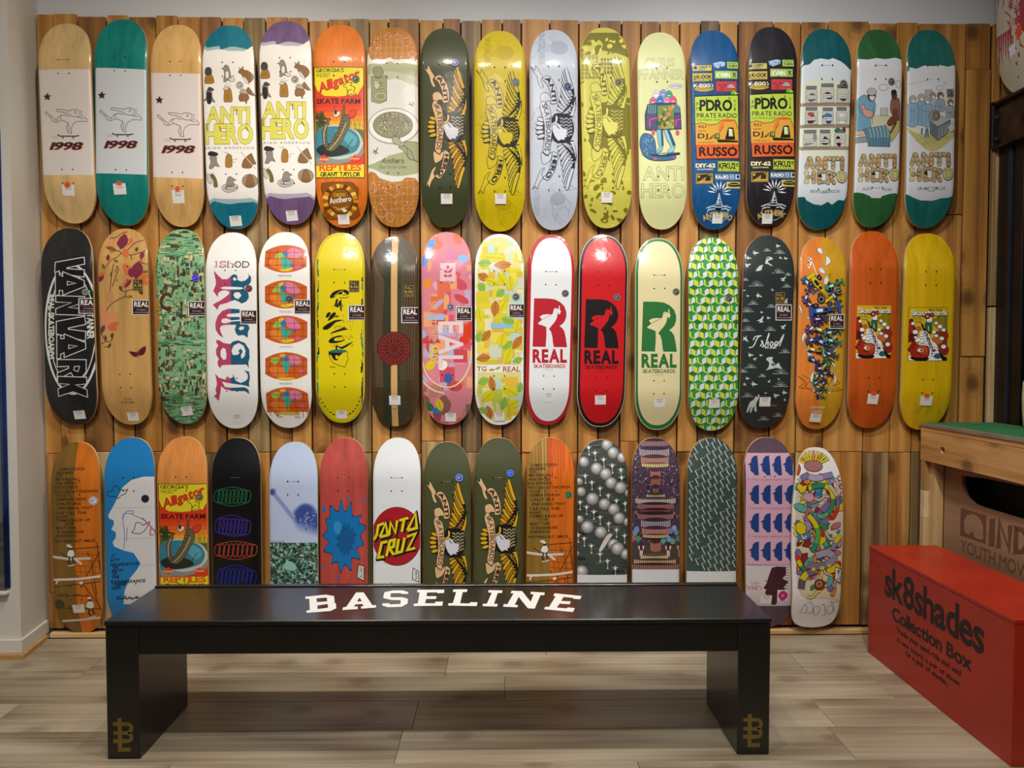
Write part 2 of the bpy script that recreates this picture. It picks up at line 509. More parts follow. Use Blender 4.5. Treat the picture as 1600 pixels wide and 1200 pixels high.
def spline(pts, closed=False, n=5):
    out = []; m = len(pts)
    for i in range(m if closed else m - 1):
        if closed: p = [pts[(i + k - 1) % m] for k in range(4)]
        else: p = [pts[max(i - 1, 0)], pts[i], pts[i + 1], pts[min(i + 2, m - 1)]]
        for s in range(n):
            t = s / n; t2, t3 = t * t, t * t * t
            out.append(tuple(0.5 * (2 * p[1][k] + (-p[0][k] + p[2][k]) * t + (2 * p[0][k] - 5 * p[1][k] + 4 * p[2][k] - p[3][k]) * t2 + (-p[0][k] + 3 * p[1][k] - 3 * p[2][k] + p[3][k]) * t3) for k in (0, 1)))
    if not closed: out.append(tuple(pts[-1]))
    return out
def flat_print(name, polys, to3d, mat, parent):
    """polygons in print units placed on a real surface through to3d"""
    v, f = [], []
    for p in polys:
        f.append(tuple(range(len(v), len(v) + len(p))))
        v += [to3d(*q) for q in p]
    if parent is not None:
        o_ = wloc(parent); v = [Vector(q) - o_ for q in v]
    return mesh_obj(name, v, f, mat, parent)
def fit(polys, bb, x0, y0, x1, y1):
    """scale text polygons from their bounding box into a box (y grows downwards)"""
    sx = (x1 - x0) / (bb[1] - bb[0]); sy = (y1 - y0) / (bb[3] - bb[2])
    return [[(x0 + (p[0] - bb[0]) * sx, y1 - (p[1] - bb[2]) * sy) for p in q] for q in polys]

# ================================================================== BENCH
BX0, BX1, BY0, BY1, BZ = -1.100, 0.757, 2.118, 2.452, 0.390
bench = empty('bench', ((BX0 + BX1) / 2, (BY0 + BY1) / 2, 0))
tag(bench, 'long black bench with white slab lettering on its top', 'bench')
box('apron', (BX0 + 0.0935, BY0 + 0.004, BZ - 0.095), (BX1 - 0.0935, BY1 - 0.004, BZ - 0.0155), M['black_paint'], bench, b=0.002)
bench_top = box('top', (BX0, BY0, BZ - 0.015), (BX1, BY1, BZ), M['black_top'], bench, b=0.0025)
box('edge_strip', (BX0, BY1 - 0.022, BZ + 0.0002), (BX1, BY1, BZ + 0.004), M['black_top'], bench, b=0.0012)
bench_legs = []
for xa in (BX0 + 0.002, BX1 - 0.093):
    leg_ = box('leg', (xa, BY0 + 0.003, 0.0), (xa + 0.091, BY1 - 0.003, BZ - 0.0155), M['black_paint'], bench, b=0.003)
    bench_legs.append(leg_)
# BASELINE, traced flat on the bench top
cropA = lambda x, y: on_z(470 + x / 6.957, 905 + y / 6.957, BZ + 0.0004)
cropB = lambda x, y: on_z(690 + x / 6.957, 905 + y / 6.957, BZ + 0.0004)
letters = [
 (cropA, [(48,190),(270,168),(360,183),(368,240),(360,250),(380,262),(385,315),(325,345),(62,366),(62,342),(98,336),(92,212),(50,214)], [[(168,208),(283,200),(287,240),(175,250)], [(180,285),(292,270),(297,310),(182,325)]]),
 (cropA, [(600,145),(683,143),(778,283),(818,282),(816,308),(655,320),(655,297),(684,290),(668,268),(592,274),(580,298),(620,297),(618,324),(452,335),(460,305),(495,300)], [[(638,200),(612,243),(664,240)]]),
 (cropA, [(898,180),(912,140),(1000,122),(1110,122),(1168,140),(1165,160),(1090,160),(1090,152),(985,152),(975,165),(975,190),(985,196),(1110,196),(1165,215),(1160,265),(1095,300),(945,304),(885,285),(888,262),(965,262),(965,274),(1080,270),(1085,255),(1085,228),(985,226),(898,205)], []),
 (cropA, [(1268,115),(1560,114),(1555,150),(1482,152),(1484,142),(1372,145),(1368,185),(1475,185),(1470,214),(1362,215),(1350,262),(1460,262),(1462,245),(1545,243),(1538,288),(1225,292),(1230,266),(1272,264),(1292,145),(1265,142)], []),
 (cropB, [(128,112),(280,110),(275,138),(230,140),(200,262),(305,264),(310,250),(390,250),(382,292),(70,286),(75,262),(122,260),(158,140),(122,138)], []),
 (cropB, [(512,118),(662,122),(655,150),(610,150),(570,268),(610,268),(602,298),(445,292),(450,266),(492,266),(545,148),(506,142)], []),
 (cropB, [(762,125),(875,130),(968,245),(1000,165),(965,160),(972,136),(1122,146),(1115,174),(1075,172),(1012,320),(938,316),(838,192),(795,278),(832,282),(822,306),(668,298),(676,270),(715,272),(782,155),(750,152)], []),
 (cropB, [(1228,153),(1522,183),(1505,218),(1430,212),(1432,203),(1325,192),(1300,236),(1405,242),(1392,272),(1285,264),(1250,308),(1360,318),(1370,305),(1448,315),(1428,357),(1115,326),(1125,300),(1168,302),(1240,185),(1215,180)], [])]
for fn, outer, holes in letters:
    flat_print('letter', tess(outer, holes), fn, M['white_vinyl'], bench_top)
# monogram on both legs
def monogram(cx, cz, leg_):
    S = 0.0000179 * 10
    P = lambda x, y: (cx + (x - 470) * S, BY0 + 0.0026, cz - (y - 545) * S)
    pol = [[(385,280),(450,280),(450,345),(385,345)], [(385,405),(450,405),(450,488),(385,488)], [(385,545),(450,545),(450,612),(385,612)], [(385,677),(450,677),(450,810),(385,810)],
           [(315,345),(540,345),(540,405),(315,405)], [(320,488),(540,488),(540,545),(320,545)],
           [(315,612),(540,612),(540,677),(315,677)], [(450,748),(582,748),(580,810),(450,810)]]
    arc = lambda y0, y1: [(540 + 58 * math.sin(math.pi * k / 8), (y0 + y1) / 2 - (y1 - y0) / 2 * math.cos(math.pi * k / 8)) for k in range(9)]
    pol += stroke_polys(arc(375, 508), 56) + stroke_polys(arc(528, 644), 56)
    flat_print('monogram', pol, P, M['gold_vinyl'], leg_)
monogram(-1.0525, 0.0695, bench_legs[0]); monogram(0.708, 0.0695, bench_legs[1])

# ================================================================== RED COLLECTION BOX
RX0, RX1, RY0, RY1, RZ = 1.392, 1.650, 2.045, 2.868, 0.408
rb = empty('collection_box', ((RX0 + RX1) / 2, (RY0 + RY1) / 2, 0))
tag(rb, 'red painted wooden collection box with black stencilled lettering', 'box')
rbody = box('body', (RX0, RY0, 0.0), (RX1, RY1, RZ - 0.013), M['red_paint'], rb, b=0.0015)
ysplit = on_z(1507, 926, RZ).y
box('lid', (RX0 - 0.001, ysplit + 0.0015, RZ - 0.0125), (RX1, RY1 + 0.001, RZ), M['red_paint'], rb, b=0.0012)
box('lid', (RX0 - 0.001, RY0 - 0.001, RZ - 0.0125), (RX1, ysplit - 0.0015, RZ), M['red_paint'], rb, b=0.0012)
def side_text(s, tl, br_, bold, name='lettering', mat='black_print', X=RX0 - 0.0006, parent=None, track=0.07, each=False):
    # tl / br_ : picture corners of the line of writing on the side that faces left
    a, b = on_x(tl[0], tl[1], X), on_x(br_[0], br_[1], X)
    parent = parent or rbody
    polys, bb = text_tris(s, bold, 0.0, track)
    def P(x, y):
        u = (x - bb[0]) / (bb[1] - bb[0]); w = (y - bb[2]) / (bb[3] - bb[2])
        return Vector((X, a.y + (b.y - a.y) * u, b.z + (a.z - b.z) * w))
    if each:      # one object for each letter
        for i, ch in enumerate(s):
            if ch == ' ': continue
            pre = text_tris(s[:i] + ch, bold, 0.0, track)[0]; skip = len(text_tris(s[:i], bold, 0.0, track)[0]) if s[:i].strip() else 0
            flat_print('letter', pre[skip:], P, M[mat], parent)
        return None
    return flat_print(name, polys, P, M[mat], parent)
side_text('sk8shades', (1383.5, 883), (1536, 1023), 0.042, track=0.055, each=True)
side_text('Collection Box', (1394.5, 947.5), (1516.5, 1049), 0.05, track=0.06, each=True)
side_text('Trade your used ride and win!', (1400.5, 979), (1501, 1060), 0.045)
side_text('A new board, a pair of shoes', (1401, 995), (1498.5, 1074), 0.045)
side_text('Or a pair of shades,', (1414.5, 1016), (1480, 1074), 0.045)

# ================================================================== TURF-TOPPED TABLE
TX0, TX1, TY0, TY1 = 1.672, 1.968, 1.55, 3.036
tb = empty('turf_table', ((TX0 + TX1) / 2, (TY0 + TY1) / 2, 0))
tag(tb, 'wooden table with a green turf top beside the red box', 'table')
box('turf', (TX0 + 0.004, TY0, 0.8505), (TX1, TY1, 0.860), M['turf'], tb, b=0.003)
box('steel_edge', (TX0 - 0.004, TY0, 0.846), (TX0 + 0.0035, TY1 + 0.003, 0.8605), M['steel'], tb, b=0.001)
box('top_board', (TX0, TY0, 0.828), (TX1, TY1, 0.8455), M['table_wood'], tb, b=0.001)
fas = [(TY0, 0.712), (TY1, 0.712), (TY1, 0.8275), (TY0, 0.8275)]
hole = [(2.868 + 0.0125 * math.cos(2 * math.pi * k / 16), 0.777 + 0.0125 * math.sin(2 * math.pi * k / 16)) for k in range(16)]
def plate(name, outer, holes, x0, x1, mat, parent):
    """board facing left with real holes through it"""
    loops = [outer] + holes
    flat = [p for l in loops for p in l]; n = len(flat)
    tri = tessellate_polygon([[Vector((p[0], p[1], 0)) for p in l] for l in loops])
    L = parent.location
    v = [(x0 - L.x, p[0] - L.y, p[1] - L.z) for p in flat] + [(x1 - L.x, p[0] - L.y, p[1] - L.z) for p in flat]
    f = [tuple(t) for t in tri] + [tuple(i + n for i in t[::-1]) for t in tri]
    s = 0
    for l in loops:
        m = len(l)
        f += [(s + i, s + (i + 1) % m, s + (i + 1) % m + n, s + i + n) for i in range(m)]
        s += m
    me = bpy.data.meshes.new(name); me.from_pydata(v, [], f)
    import bmesh as _bm
    bm = _bm.new(); bm.from_mesh(me); _bm.ops.recalc_face_normals(bm, faces=bm.faces); bm.to_mesh(me); bm.free()
    me.materials.append(mat)
    o = bpy.data.objects.new(name, me); col.objects.link(o); o.parent = parent
    return o
hc = on_x(1472, 703.5, TX0)
hole = [(hc.y + 0.0155 * math.cos(2 * math.pi * k / 16), hc.z + 0.0135 * math.sin(2 * math.pi * k / 16)) for k in range(16)]
plate('fascia', fas, [hole], TX0 + 0.001, TX0 + 0.020, M['table_wood'], tb)
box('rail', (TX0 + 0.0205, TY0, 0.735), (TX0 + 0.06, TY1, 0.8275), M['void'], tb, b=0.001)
zs = [0.0, 0.25, 0.482, 0.592, 0.7115]
for k in range(4):
    box('post_block', (TX0 + 0.002, TY1 - 0.030, zs[k] + 0.0005), (TX0 + 0.030, TY1 - 0.002, zs[k + 1] - 0.0005), M['post_wood'] if k % 2 else M['pine_pale'], tb, b=0.001)
box('post', (TX0 + 0.022, TY1 - 0.064, 0.0), (TX0 + 0.060, TY1 - 0.0305, 0.7115), M['post_wood'], tb, b=0.001)
box('post', (TX1 - 0.05, TY1 - 0.05, 0.0), (TX1, TY1 - 0.01, 0.8275), M['post_wood'], tb, b=0.001)
for xa in (TX0 + 0.002, TX1 - 0.05):
    box('post', (xa, TY0 + 0.01, 0.0), (xa + 0.045, TY0 + 0.055, 0.7115 if xa < 1.8 else 0.8275), M['post_wood'], tb, b=0.001)
PXX = TX0 + 0.062
slot_px = [(886, 562), (1100, 588), (1418, 655), (1700, 735), (1700, 1030), (1418, 940), (1180, 868), (1050, 828), (985, 800), (930, 745), (898, 670), (886, 600)]
slot = [(on_x(1340 + x / 5.454, 640 + y / 5.454, PXX).y, on_x(1340 + x / 5.454, 640 + y / 5.454, PXX).z) for x, y in slot_px]
tpanel = plate('panel', [(TY0 + 0.06, 0.02), (TY1 - 0.0645, 0.02), (TY1 - 0.0645, 0.7345), (TY0 + 0.06, 0.7345)], [slot], PXX, PXX + 0.012, M['ply_panel'], tb)
box('slot_shade_sheet', (PXX + 0.08, TY0 + 0.06, 0.02), (PXX + 0.09, TY1 - 0.07, 0.73), M['void'], tb, b=0)  # near-black sheet added behind the slot in place of the shade inside
# stencil on the panel
Xp = PXX - 0.0006
PT = lambda x, y: on_x(1340 + x / 5.454, 640 + y / 5.454, Xp)
lg = [(880, 835), (1098, 905), (1090, 1142), (872, 1070)]
lgh = spline([(905, 960), (925, 905), (975, 888), (1030, 915), (1065, 980), (1070, 1070), (1060, 1108), (1000, 1088), (985, 1050), (960, 1045), (950, 1065), (915, 1040)], True, 4)
flat_print('emblem', tess(lg, [lgh]), PT, M['brown_print'], tpanel)
for q_ in (stroke_polys([(1148, 930), (1140, 1165)], 50), stroke_polys([(1200, 1180), (1208, 950), (1290, 1195), (1300, 985)], 42),
           stroke_polys(spline([(1352, 1012), (1420, 1040), (1440, 1120), (1410, 1205), (1345, 1212)], False, 4) + [(1349, 1110)], 40, True)):
    flat_print('letter', q_, PT, M['brown_print'], tpanel)
side_text('YOUTH MOV', (1501, 842), (1600, 903), 0.0, 'lettering', 'brown_print', Xp, tpanel, each=True)
# pale ribbed pot on the turf at the very edge of the picture
def lathe(name, prof, n, mat, parent=None, loc=(0, 0, 0), rib=0.0):
    v, f = [], []
    for (r, z) in prof:
        for k in range(n):
            a = 2 * math.pi * k / n; q = r * (1 + (rib if k % 2 else -rib))
            v.append((q * math.cos(a), q * math.sin(a), z))
    for i in range(len(prof) - 1):
        for k in range(n):
            f.append((i * n + k, i * n + (k + 1) % n, (i + 1) * n + (k + 1) % n, (i + 1) * n + k))
    f.append(tuple(range(n))[::-1]); f.append(tuple(range((len(prof) - 1) * n, len(prof) * n)))
    o = mesh_obj(name, v, f, mat, parent, smooth=True); o.location = loc
    return o
tag(lathe('ribbed_pot', [(0.022, 0), (0.028, 0.01), (0.031, 0.06), (0.033, 0.11), (0.031, 0.165), (0.027, 0.175), (0.020, 0.172), (0.018, 0.12)], 28, M['cream'], None, (1.938, 2.775, 0.8605), 0.03),
    'cream ribbed pot on the green turf table by the door', 'pot')

# ================================================================== SKATEBOARD DECKS
def ink_material(name, rough, coat, wrap):
    """printed lacquer; the colour is the print's own, the coat is clear film with slight waves"""
    t = NT(name)
    at = t.add('ShaderNodeAttribute', attribute_name='print', attribute_type='GEOMETRY')
    t.link(at.outputs['Color'], t.b.inputs['Base Color'])
    finish(t, rough, coat, wrap)
    return t.m
def finish(t, rough, coat, wrap):
    t.b.inputs['Roughness'].default_value = rough
    t.b.inputs['Coat Weight'].default_value = coat
    t.b.inputs['Specular IOR Level'].default_value = 0.28
    t.b.inputs['Coat Roughness'].default_value = 0.13
    if wrap:
        tc = t.add('ShaderNodeTexCoord')
        n1 = t.noise(tc.outputs['Object'], 14.0, 3, 0.6, 0.6)
        t.link(t.bump(n1, wrap, 0.006), t.b.inputs['Coat Normal'])
INK = {'gloss': ink_material('gloss_print', 0.42, 0.38, 0.2), 'satin': ink_material('satin_print', 0.42, 0.30, 0.0)}
_fm = {}
def face_mat(spec):
    """'#hex' plain lacquer, or 'stain:#hex' dyed veneer with grain, or 'stain2:#a:#b' split dyed veneer (left/right)"""
    if spec in _fm: return _fm[spec]
    fin = 'gloss'
    s = spec
    if s.endswith('!'): fin = 'satin'; s = s[:-1]
    t = NT('deck_' + s.replace('#', '').replace(':', '_'))
    if s.startswith('stain'):
        parts = s.split(':')[1:]
        tc = t.add('ShaderNodeTexCoord')
        mp = t.add('ShaderNodeMapping'); mp.inputs['Scale'].default_value = (42, 42, 2.2)
        oi = t.add('ShaderNodeObjectInfo'); cx = t.add('ShaderNodeCombineXYZ')
        t.link(t.math('MULTIPLY', oi.outputs['Random'], 60.0), cx.inputs[0]); t.link(t.math('MULTIPLY', oi.outputs['Random'], 31.0), cx.inputs[2])
        t.link(tc.outputs['Object'], mp.inputs[0]); t.link(cx.outputs[0], mp.inputs['Location'])
        f = t.noise(mp.outputs[0], 1.0, 5, 0.6, 0.5)
        mp2 = t.add('ShaderNodeMapping'); mp2.inputs['Scale'].default_value = (9, 9, 1.3)
        t.link(tc.outputs['Object'], mp2.inputs[0]); t.link(cx.outputs[0], mp2.inputs['Location'])
        f2 = t.noise(mp2.outputs[0], 1.0, 3, 0.5, 1.2)
        ff = t.math('ADD', t.math('MULTIPLY', f, 0.55), t.math('MULTIPLY', f2, 0.45))
        def rm(h):
            c = lin(h)
            k = lambda q: tuple(min(1, x * q) for x in c[:3]) + (1,)
            return t.ramp(ff, [(0.25, k(0.62)), (0.5, k(1.0)), (0.78, tuple(min(1, x * 1.3 + 0.015) for x in c[:3]) + (1,))])
        if len(parts) == 1: cc = rm(parts[0])
        else:
            sp = t.add('ShaderNodeSeparateXYZ'); t.link(tc.outputs['Object'], sp.inputs[0])
            st = t.math('GREATER_THAN', sp.outputs[0], 0.0)
            cc = t.mix(st, rm(parts[0]), rm(parts[1]))
        t.link(cc, t.b.inputs['Base Color'])
    else:
        c = lin(s)
        tc = t.add('ShaderNodeTexCoord')
        f = t.noise(tc.outputs['Object'], 6.0, 4)
        k = lambda q: tuple(min(1, x * q) for x in c[:3]) + (1,)
        t.link(t.ramp(f, [(0.3, k(0.95)), (0.7, k(1.04))]), t.b.inputs['Base Color'])
    if fin == 'gloss': finish(t, 0.42, 0.38, 0.2)
    else: finish(t, 0.42, 0.30, 0.0)
    _fm[spec] = t.m
    return t.m

THICK = 0.0105
class Deck:
    """a popsicle deck hung on the wall: nose up, printed underside out.
    local frame: x to the right, y into the wall, z up along the board; (x, v) with v = distance down from the nose tip"""
    def __init__(s, ax=0, ay=0, bx=0, by=0, wpx=0, shape='pop', frame=None, kick=0.038, fwd=0.0):
        s.shape = shape
        s.kick = kick
        ymid = D - 0.072 - fwd
        if frame is None:
            sd = (0.5 * (ax + bx) - 790) / 700.0        # the inner edge of a board shows its thickness: measured outlines include it
            ax += 2.5 * sd; bx += 2.5 * sd; wpx -= 2.6 * abs(sd) + 0.6
            A = on_y(ax, ay, D - 0.046 - fwd); B = on_y(bx, by, D - 0.024 - fwd)
            Am = on_y(ax, ay, ymid); Bm = on_y(bx, by, ymid)
            zc = (A.z + B.z) / 2
            mid = on_y((ax + bx) / 2, (ay + by) / 2, ymid)
            roll = math.atan2(Bm.x - Am.x, Am.z - Bm.z)
            s.L = (A.z - B.z) / math.cos(roll) / math.cos(R(1.7))
            dep = (mid - CAM).length
            s.W = wpx / FPX * (mid.y)
            s.mat = Matrix.Translation((mid.x, ymid, zc)) @ Matrix.Rotation(-roll, 4, 'Y') @ Matrix.Rotation(R(1.7), 4, 'X')
        else:
            s.mat, s.L, s.W = frame
        s.inv = s.mat.inverted()
        s.hw = s.W / 2
        s.ops = []
        s.ulines = [f * s.hw for f in (-0.95, -0.86, -0.72, -0.5, -0.25, 0.0, 0.25, 0.5, 0.72, 0.86, 0.95)]
        n0 = s.L * 0.235
        s.vlines = [n0 * k / 13 for k in range(1, 14)] + [s.L - n0 * k / 13 for k in range(13, 0, -1)]
        s.tables()
        s.out = s.outline()
    # ---- surface depth: g(x) across + h(v) along, piecewise linear between the grid lines
    def g_(s, x): r = abs(x) / s.hw; return 0.0045 * r * r + 0.0035 * max(0, (r - 0.86) / 0.14) ** 2
    def h_(s, v):
        n0 = s.L * 0.225
        d = (n0 - v) if v < n0 else (v - (s.L - n0) if v > s.L - n0 else 0.0)
        t = d / n0
        return s.kick * (t * t * (1.9 - 0.9 * t)) if t > 0 else 0.0
    def tables(s):
        s.ku = [-s.hw * 1.02] + s.ulines + [s.hw * 1.02]; s.kv = [0.0] + s.vlines + [s.L]
        s.gu = [s.g_(q) for q in s.ku]; s.hv = [s.h_(q) for q in s.kv]
    @staticmethod
    def lut(ks, fs, q):
        i = min(max(bisect.bisect_left(ks, q) - 1, 0), len(ks) - 2)
        return fs[i] + (fs[i + 1] - fs[i]) * (q - ks[i]) / (ks[i + 1] - ks[i])
    def dep(s, x, v):
        return s.lut(s.ku, s.gu, x) + s.lut(s.kv, s.hv, v)
    def nrm(s, x, v):
        e = 0.002
        gx = (s.g_(x + e) - s.g_(x - e)) / (2 * e); hv = (s.h_(v + e) - s.h_(v - e)) / (2 * e)
        return Vector((gx, -1.0, -hv)).normalized()
    def p3(s, x, v, lift=0.0):
        return Vector((x, s.dep(x, v) - lift, s.L / 2 - v))
    def outline(s):
        pts = []
        if s.shape == 'pop':
            e = s.L * 0.20; n = 24; kn, kt = 2 / 2.32, 2 / 2.22
            for k in range(n + 1):
                a = math.pi * k / n
                c, q = math.cos(a), math.sin(a)
                pts.append((s.hw * math.copysign(abs(c) ** kn, c), e - e * max(q, 0) ** kn))
            for k in range(n + 1):
                a = math.pi * k / n
                c, q = -math.cos(a), math.sin(a)
                pts.append((s.hw * math.copysign(abs(c) ** kt, c), s.L - e + e * max(q, 0) ** kt))
        else:   # old school shape: rounded nose, broad shoulders, narrower squared tail
            prof = [(0.0, 0.0), (0.30, 0.006), (0.55, 0.035), (0.72, 0.08), (0.86, 0.15), (0.97, 0.26), (1.0, 0.40), (1.0, 0.52), (0.975, 0.66), (0.94, 0.80),
                    (0.925, 0.88), (0.87, 0.935), (0.72, 0.972), (0.45, 0.992), (0.0, 1.0)]
            rt = spline([(a * s.hw, b * s.L) for a, b in prof], False, 3)
            pts = [(-x, v) for x, v in rt[::-1]] + rt[1:-1]
            pts = [p for p in pts]
        # counter-clockwise or not does not matter: make it consistent
        area = sum(pts[i - 1][0] * pts[i][1] - pts[i][0] * pts[i - 1][1] for i in range(len(pts)))
        return pts if area > 0 else pts[::-1]
    # ---- picture point -> print position on the board's flat
    def loc(s, px, py):
        d = s.inv.to_3x3() @ ray(px, py); o = s.inv @ CAM
        t = -o.y / d.y
        p = o + d * t
        return (p.x, s.L / 2 - p.z)

def clip_halfplane(poly, ax, lim, sign):
    out = []
    n = len(poly)
    for i in range(n):
        a, b = poly[i - 1], poly[i]
        da, db = (a[ax] - lim) * sign, (b[ax] - lim) * sign
        if (da >= 0) != (db >= 0):
            t = da / (da - db)
            q = (a[0] + (b[0] - a[0]) * t, a[1] + (b[1] - a[1]) * t)
            out.append(q)
        if db >= 0: out.append(b)
    return out
def split_lines(poly, ax, lines):
    lo = min(p[ax] for p in poly); hi = max(p[ax] for p in poly)
    res = []; cur = poly
    for l in lines:
        if l <= lo + 1e-9: continue
        if l >= hi - 1e-9: break
        a = clip_halfplane(cur, ax, l, -1)
        cur = clip_halfplane(cur, ax, l, 1)
        if len(a) > 2: res.append(a)
        if len(cur) < 3: return res
    if len(cur) > 2: res.append(cur)
    return res
def clip_convex(poly, out):
    n = len(out)
    for i in range(n):
        a, b = out[i - 1], out[i]
        ex, ey = b[0] - a[0], b[1] - a[1]
        side = lambda p: ex * (p[1] - a[1]) - ey * (p[0] - a[0])
        ds = [side(p) for p in poly]
        if min(ds) >= 0: continue
        if max(ds) <= 0: return []
        res = []
        m = len(poly)
        for k in range(m):
            p, q, dp, dq = poly[k - 1], poly[k], ds[k - 1], ds[k]
            if (dp >= 0) != (dq >= 0):
                t = dp / (dp - dq); res.append((p[0] + (q[0] - p[0]) * t, p[1] + (q[1] - p[1]) * t))
            if dq >= 0: res.append(q)
        poly = res
        if len(poly) < 3: return []
    return poly

def surf_mesh(dk, name, items, mat, parent, z0=0.0):
    """items: (lift, colour, polygons in (x, v)); clipped to the outline and laid on the curved surface"""
    inner = [(p[0] * 0.988, dk.L / 2 + (p[1] - dk.L / 2) * 0.9965) for p in dk.out]
    xs, ys = dk.hw * 0.985, dk.L
    V, F, C, N = [], [], [], []
    pal = {}
    for lift, colr, polys in items:
        if colr not in pal: pal[colr] = lin(colr)
        c4 = pal[colr]
        for pi, pl in enumerate(polys):
            lf = lift + (pi % 10) * 0.000006
            if any(abs(p[0]) > xs or p[1] < dk.L * 0.2 or p[1] > dk.L * 0.8 for p in pl) or dk.shape != 'pop':
                pl = clip_convex(list(pl) if _area(pl) > 0 else list(pl)[::-1], inner)
                if len(pl) < 3: continue
            for a in split_lines(pl, 0, dk.ulines):
                for b in split_lines(a, 1, dk.vlines):
                    if abs(_area(b)) < 1e-9: continue
                    if _area(b) > 0: b = b[::-1]
                    base = len(V)
                    for q in b:
                        V.append(dk.p3(q[0], q[1], lf)); N.append(dk.nrm(q[0], q[1]))
                    F.append(tuple(range(base, base + len(b))))
                    C += [c4] * len(b)
    me = bpy.data.meshes.new(name)
    me.from_pydata(V, [], F)
    at = me.attributes.new('print', 'FLOAT_COLOR', 'CORNER')
    at.data.foreach_set('color', [x for c in C for x in c])
    me.materials.append(mat)
    for p in me.polygons: p.use_smooth = True
    me.normals_split_custom_set_from_vertices(N)
    o = bpy.data.objects.new(name, me); col.objects.link(o); o.parent = parent
    return o
def _area(p):
    return sum(p[i - 1][0] * p[i][1] - p[i][0] * p[i - 1][1] for i in range(len(p)))

def deck_body(dk, mat, parent, name='board'):
    cells = []
    for a in split_lines(dk.out, 0, dk.ulines):
        cells += split_lines(a, 1, dk.vlines)
    idx, V, N, F = {}, [], [], []
    def vid(q):
        k = (round(q[0], 6), round(q[1], 6))
        if k not in idx:
            idx[k] = len(V); V.append(dk.p3(q[0], q[1])); N.append(dk.nrm(q[0], q[1]))
        return idx[k]
    for c in cells:
        f = []
        for q in c:
            i = vid(q)
            if not f or (i != f[-1] and i != f[0]): f.append(i)
        if len(f) > 2: F.append(tuple(f[::-1]))
    nf = len(F); nv = len(V)
    cnt = {}
    for f in F:
        for i in range(len(f)):
            e = (f[i - 1], f[i]); cnt[tuple(sorted(e))] = cnt.get(tuple(sorted(e)), []) + [e]
    V2 = V + [Vector((p.x, p.y + THICK, p.z)) for p in V]
    N2 = N + [-n for n in N]
    F2 = F + [tuple(i + nv for i in f[::-1]) for f in F]
    mi = [0] * nf + [1] * nf
    nb = len(V2)
    for k, es in cnt.items():
        if len(es) == 1:
            a, b = es[0]
            q = len(V2)
            V2 += [V2[b], V2[a], V2[a + nv], V2[b + nv]]
            m = Vector((V2[a].x / dk.hw ** 2, 0, V2[a].z * 0.0))
            zz = (abs(V2[a].z) - dk.L * 0.322) / (dk.L * 0.178) ** 2
            m.z = math.copysign(max(zz, 0), V2[a].z)
            m.normalize()
            N2 += [m] * 4
            F2.append((q, q + 1, q + 2, q + 3)); mi.append(1)
    me = bpy.data.meshes.new(name)
    me.from_pydata(V2, [], F2)
    me.materials.append(mat); me.materials.append(M['maple_edge'])
    me.polygons.foreach_set('material_index', mi)
    for p in me.polygons: p.use_smooth = True
    me.normals_split_custom_set_from_vertices(N2)
    o = bpy.data.objects.new(name, me); col.objects.link(o); o.parent = parent
    return o

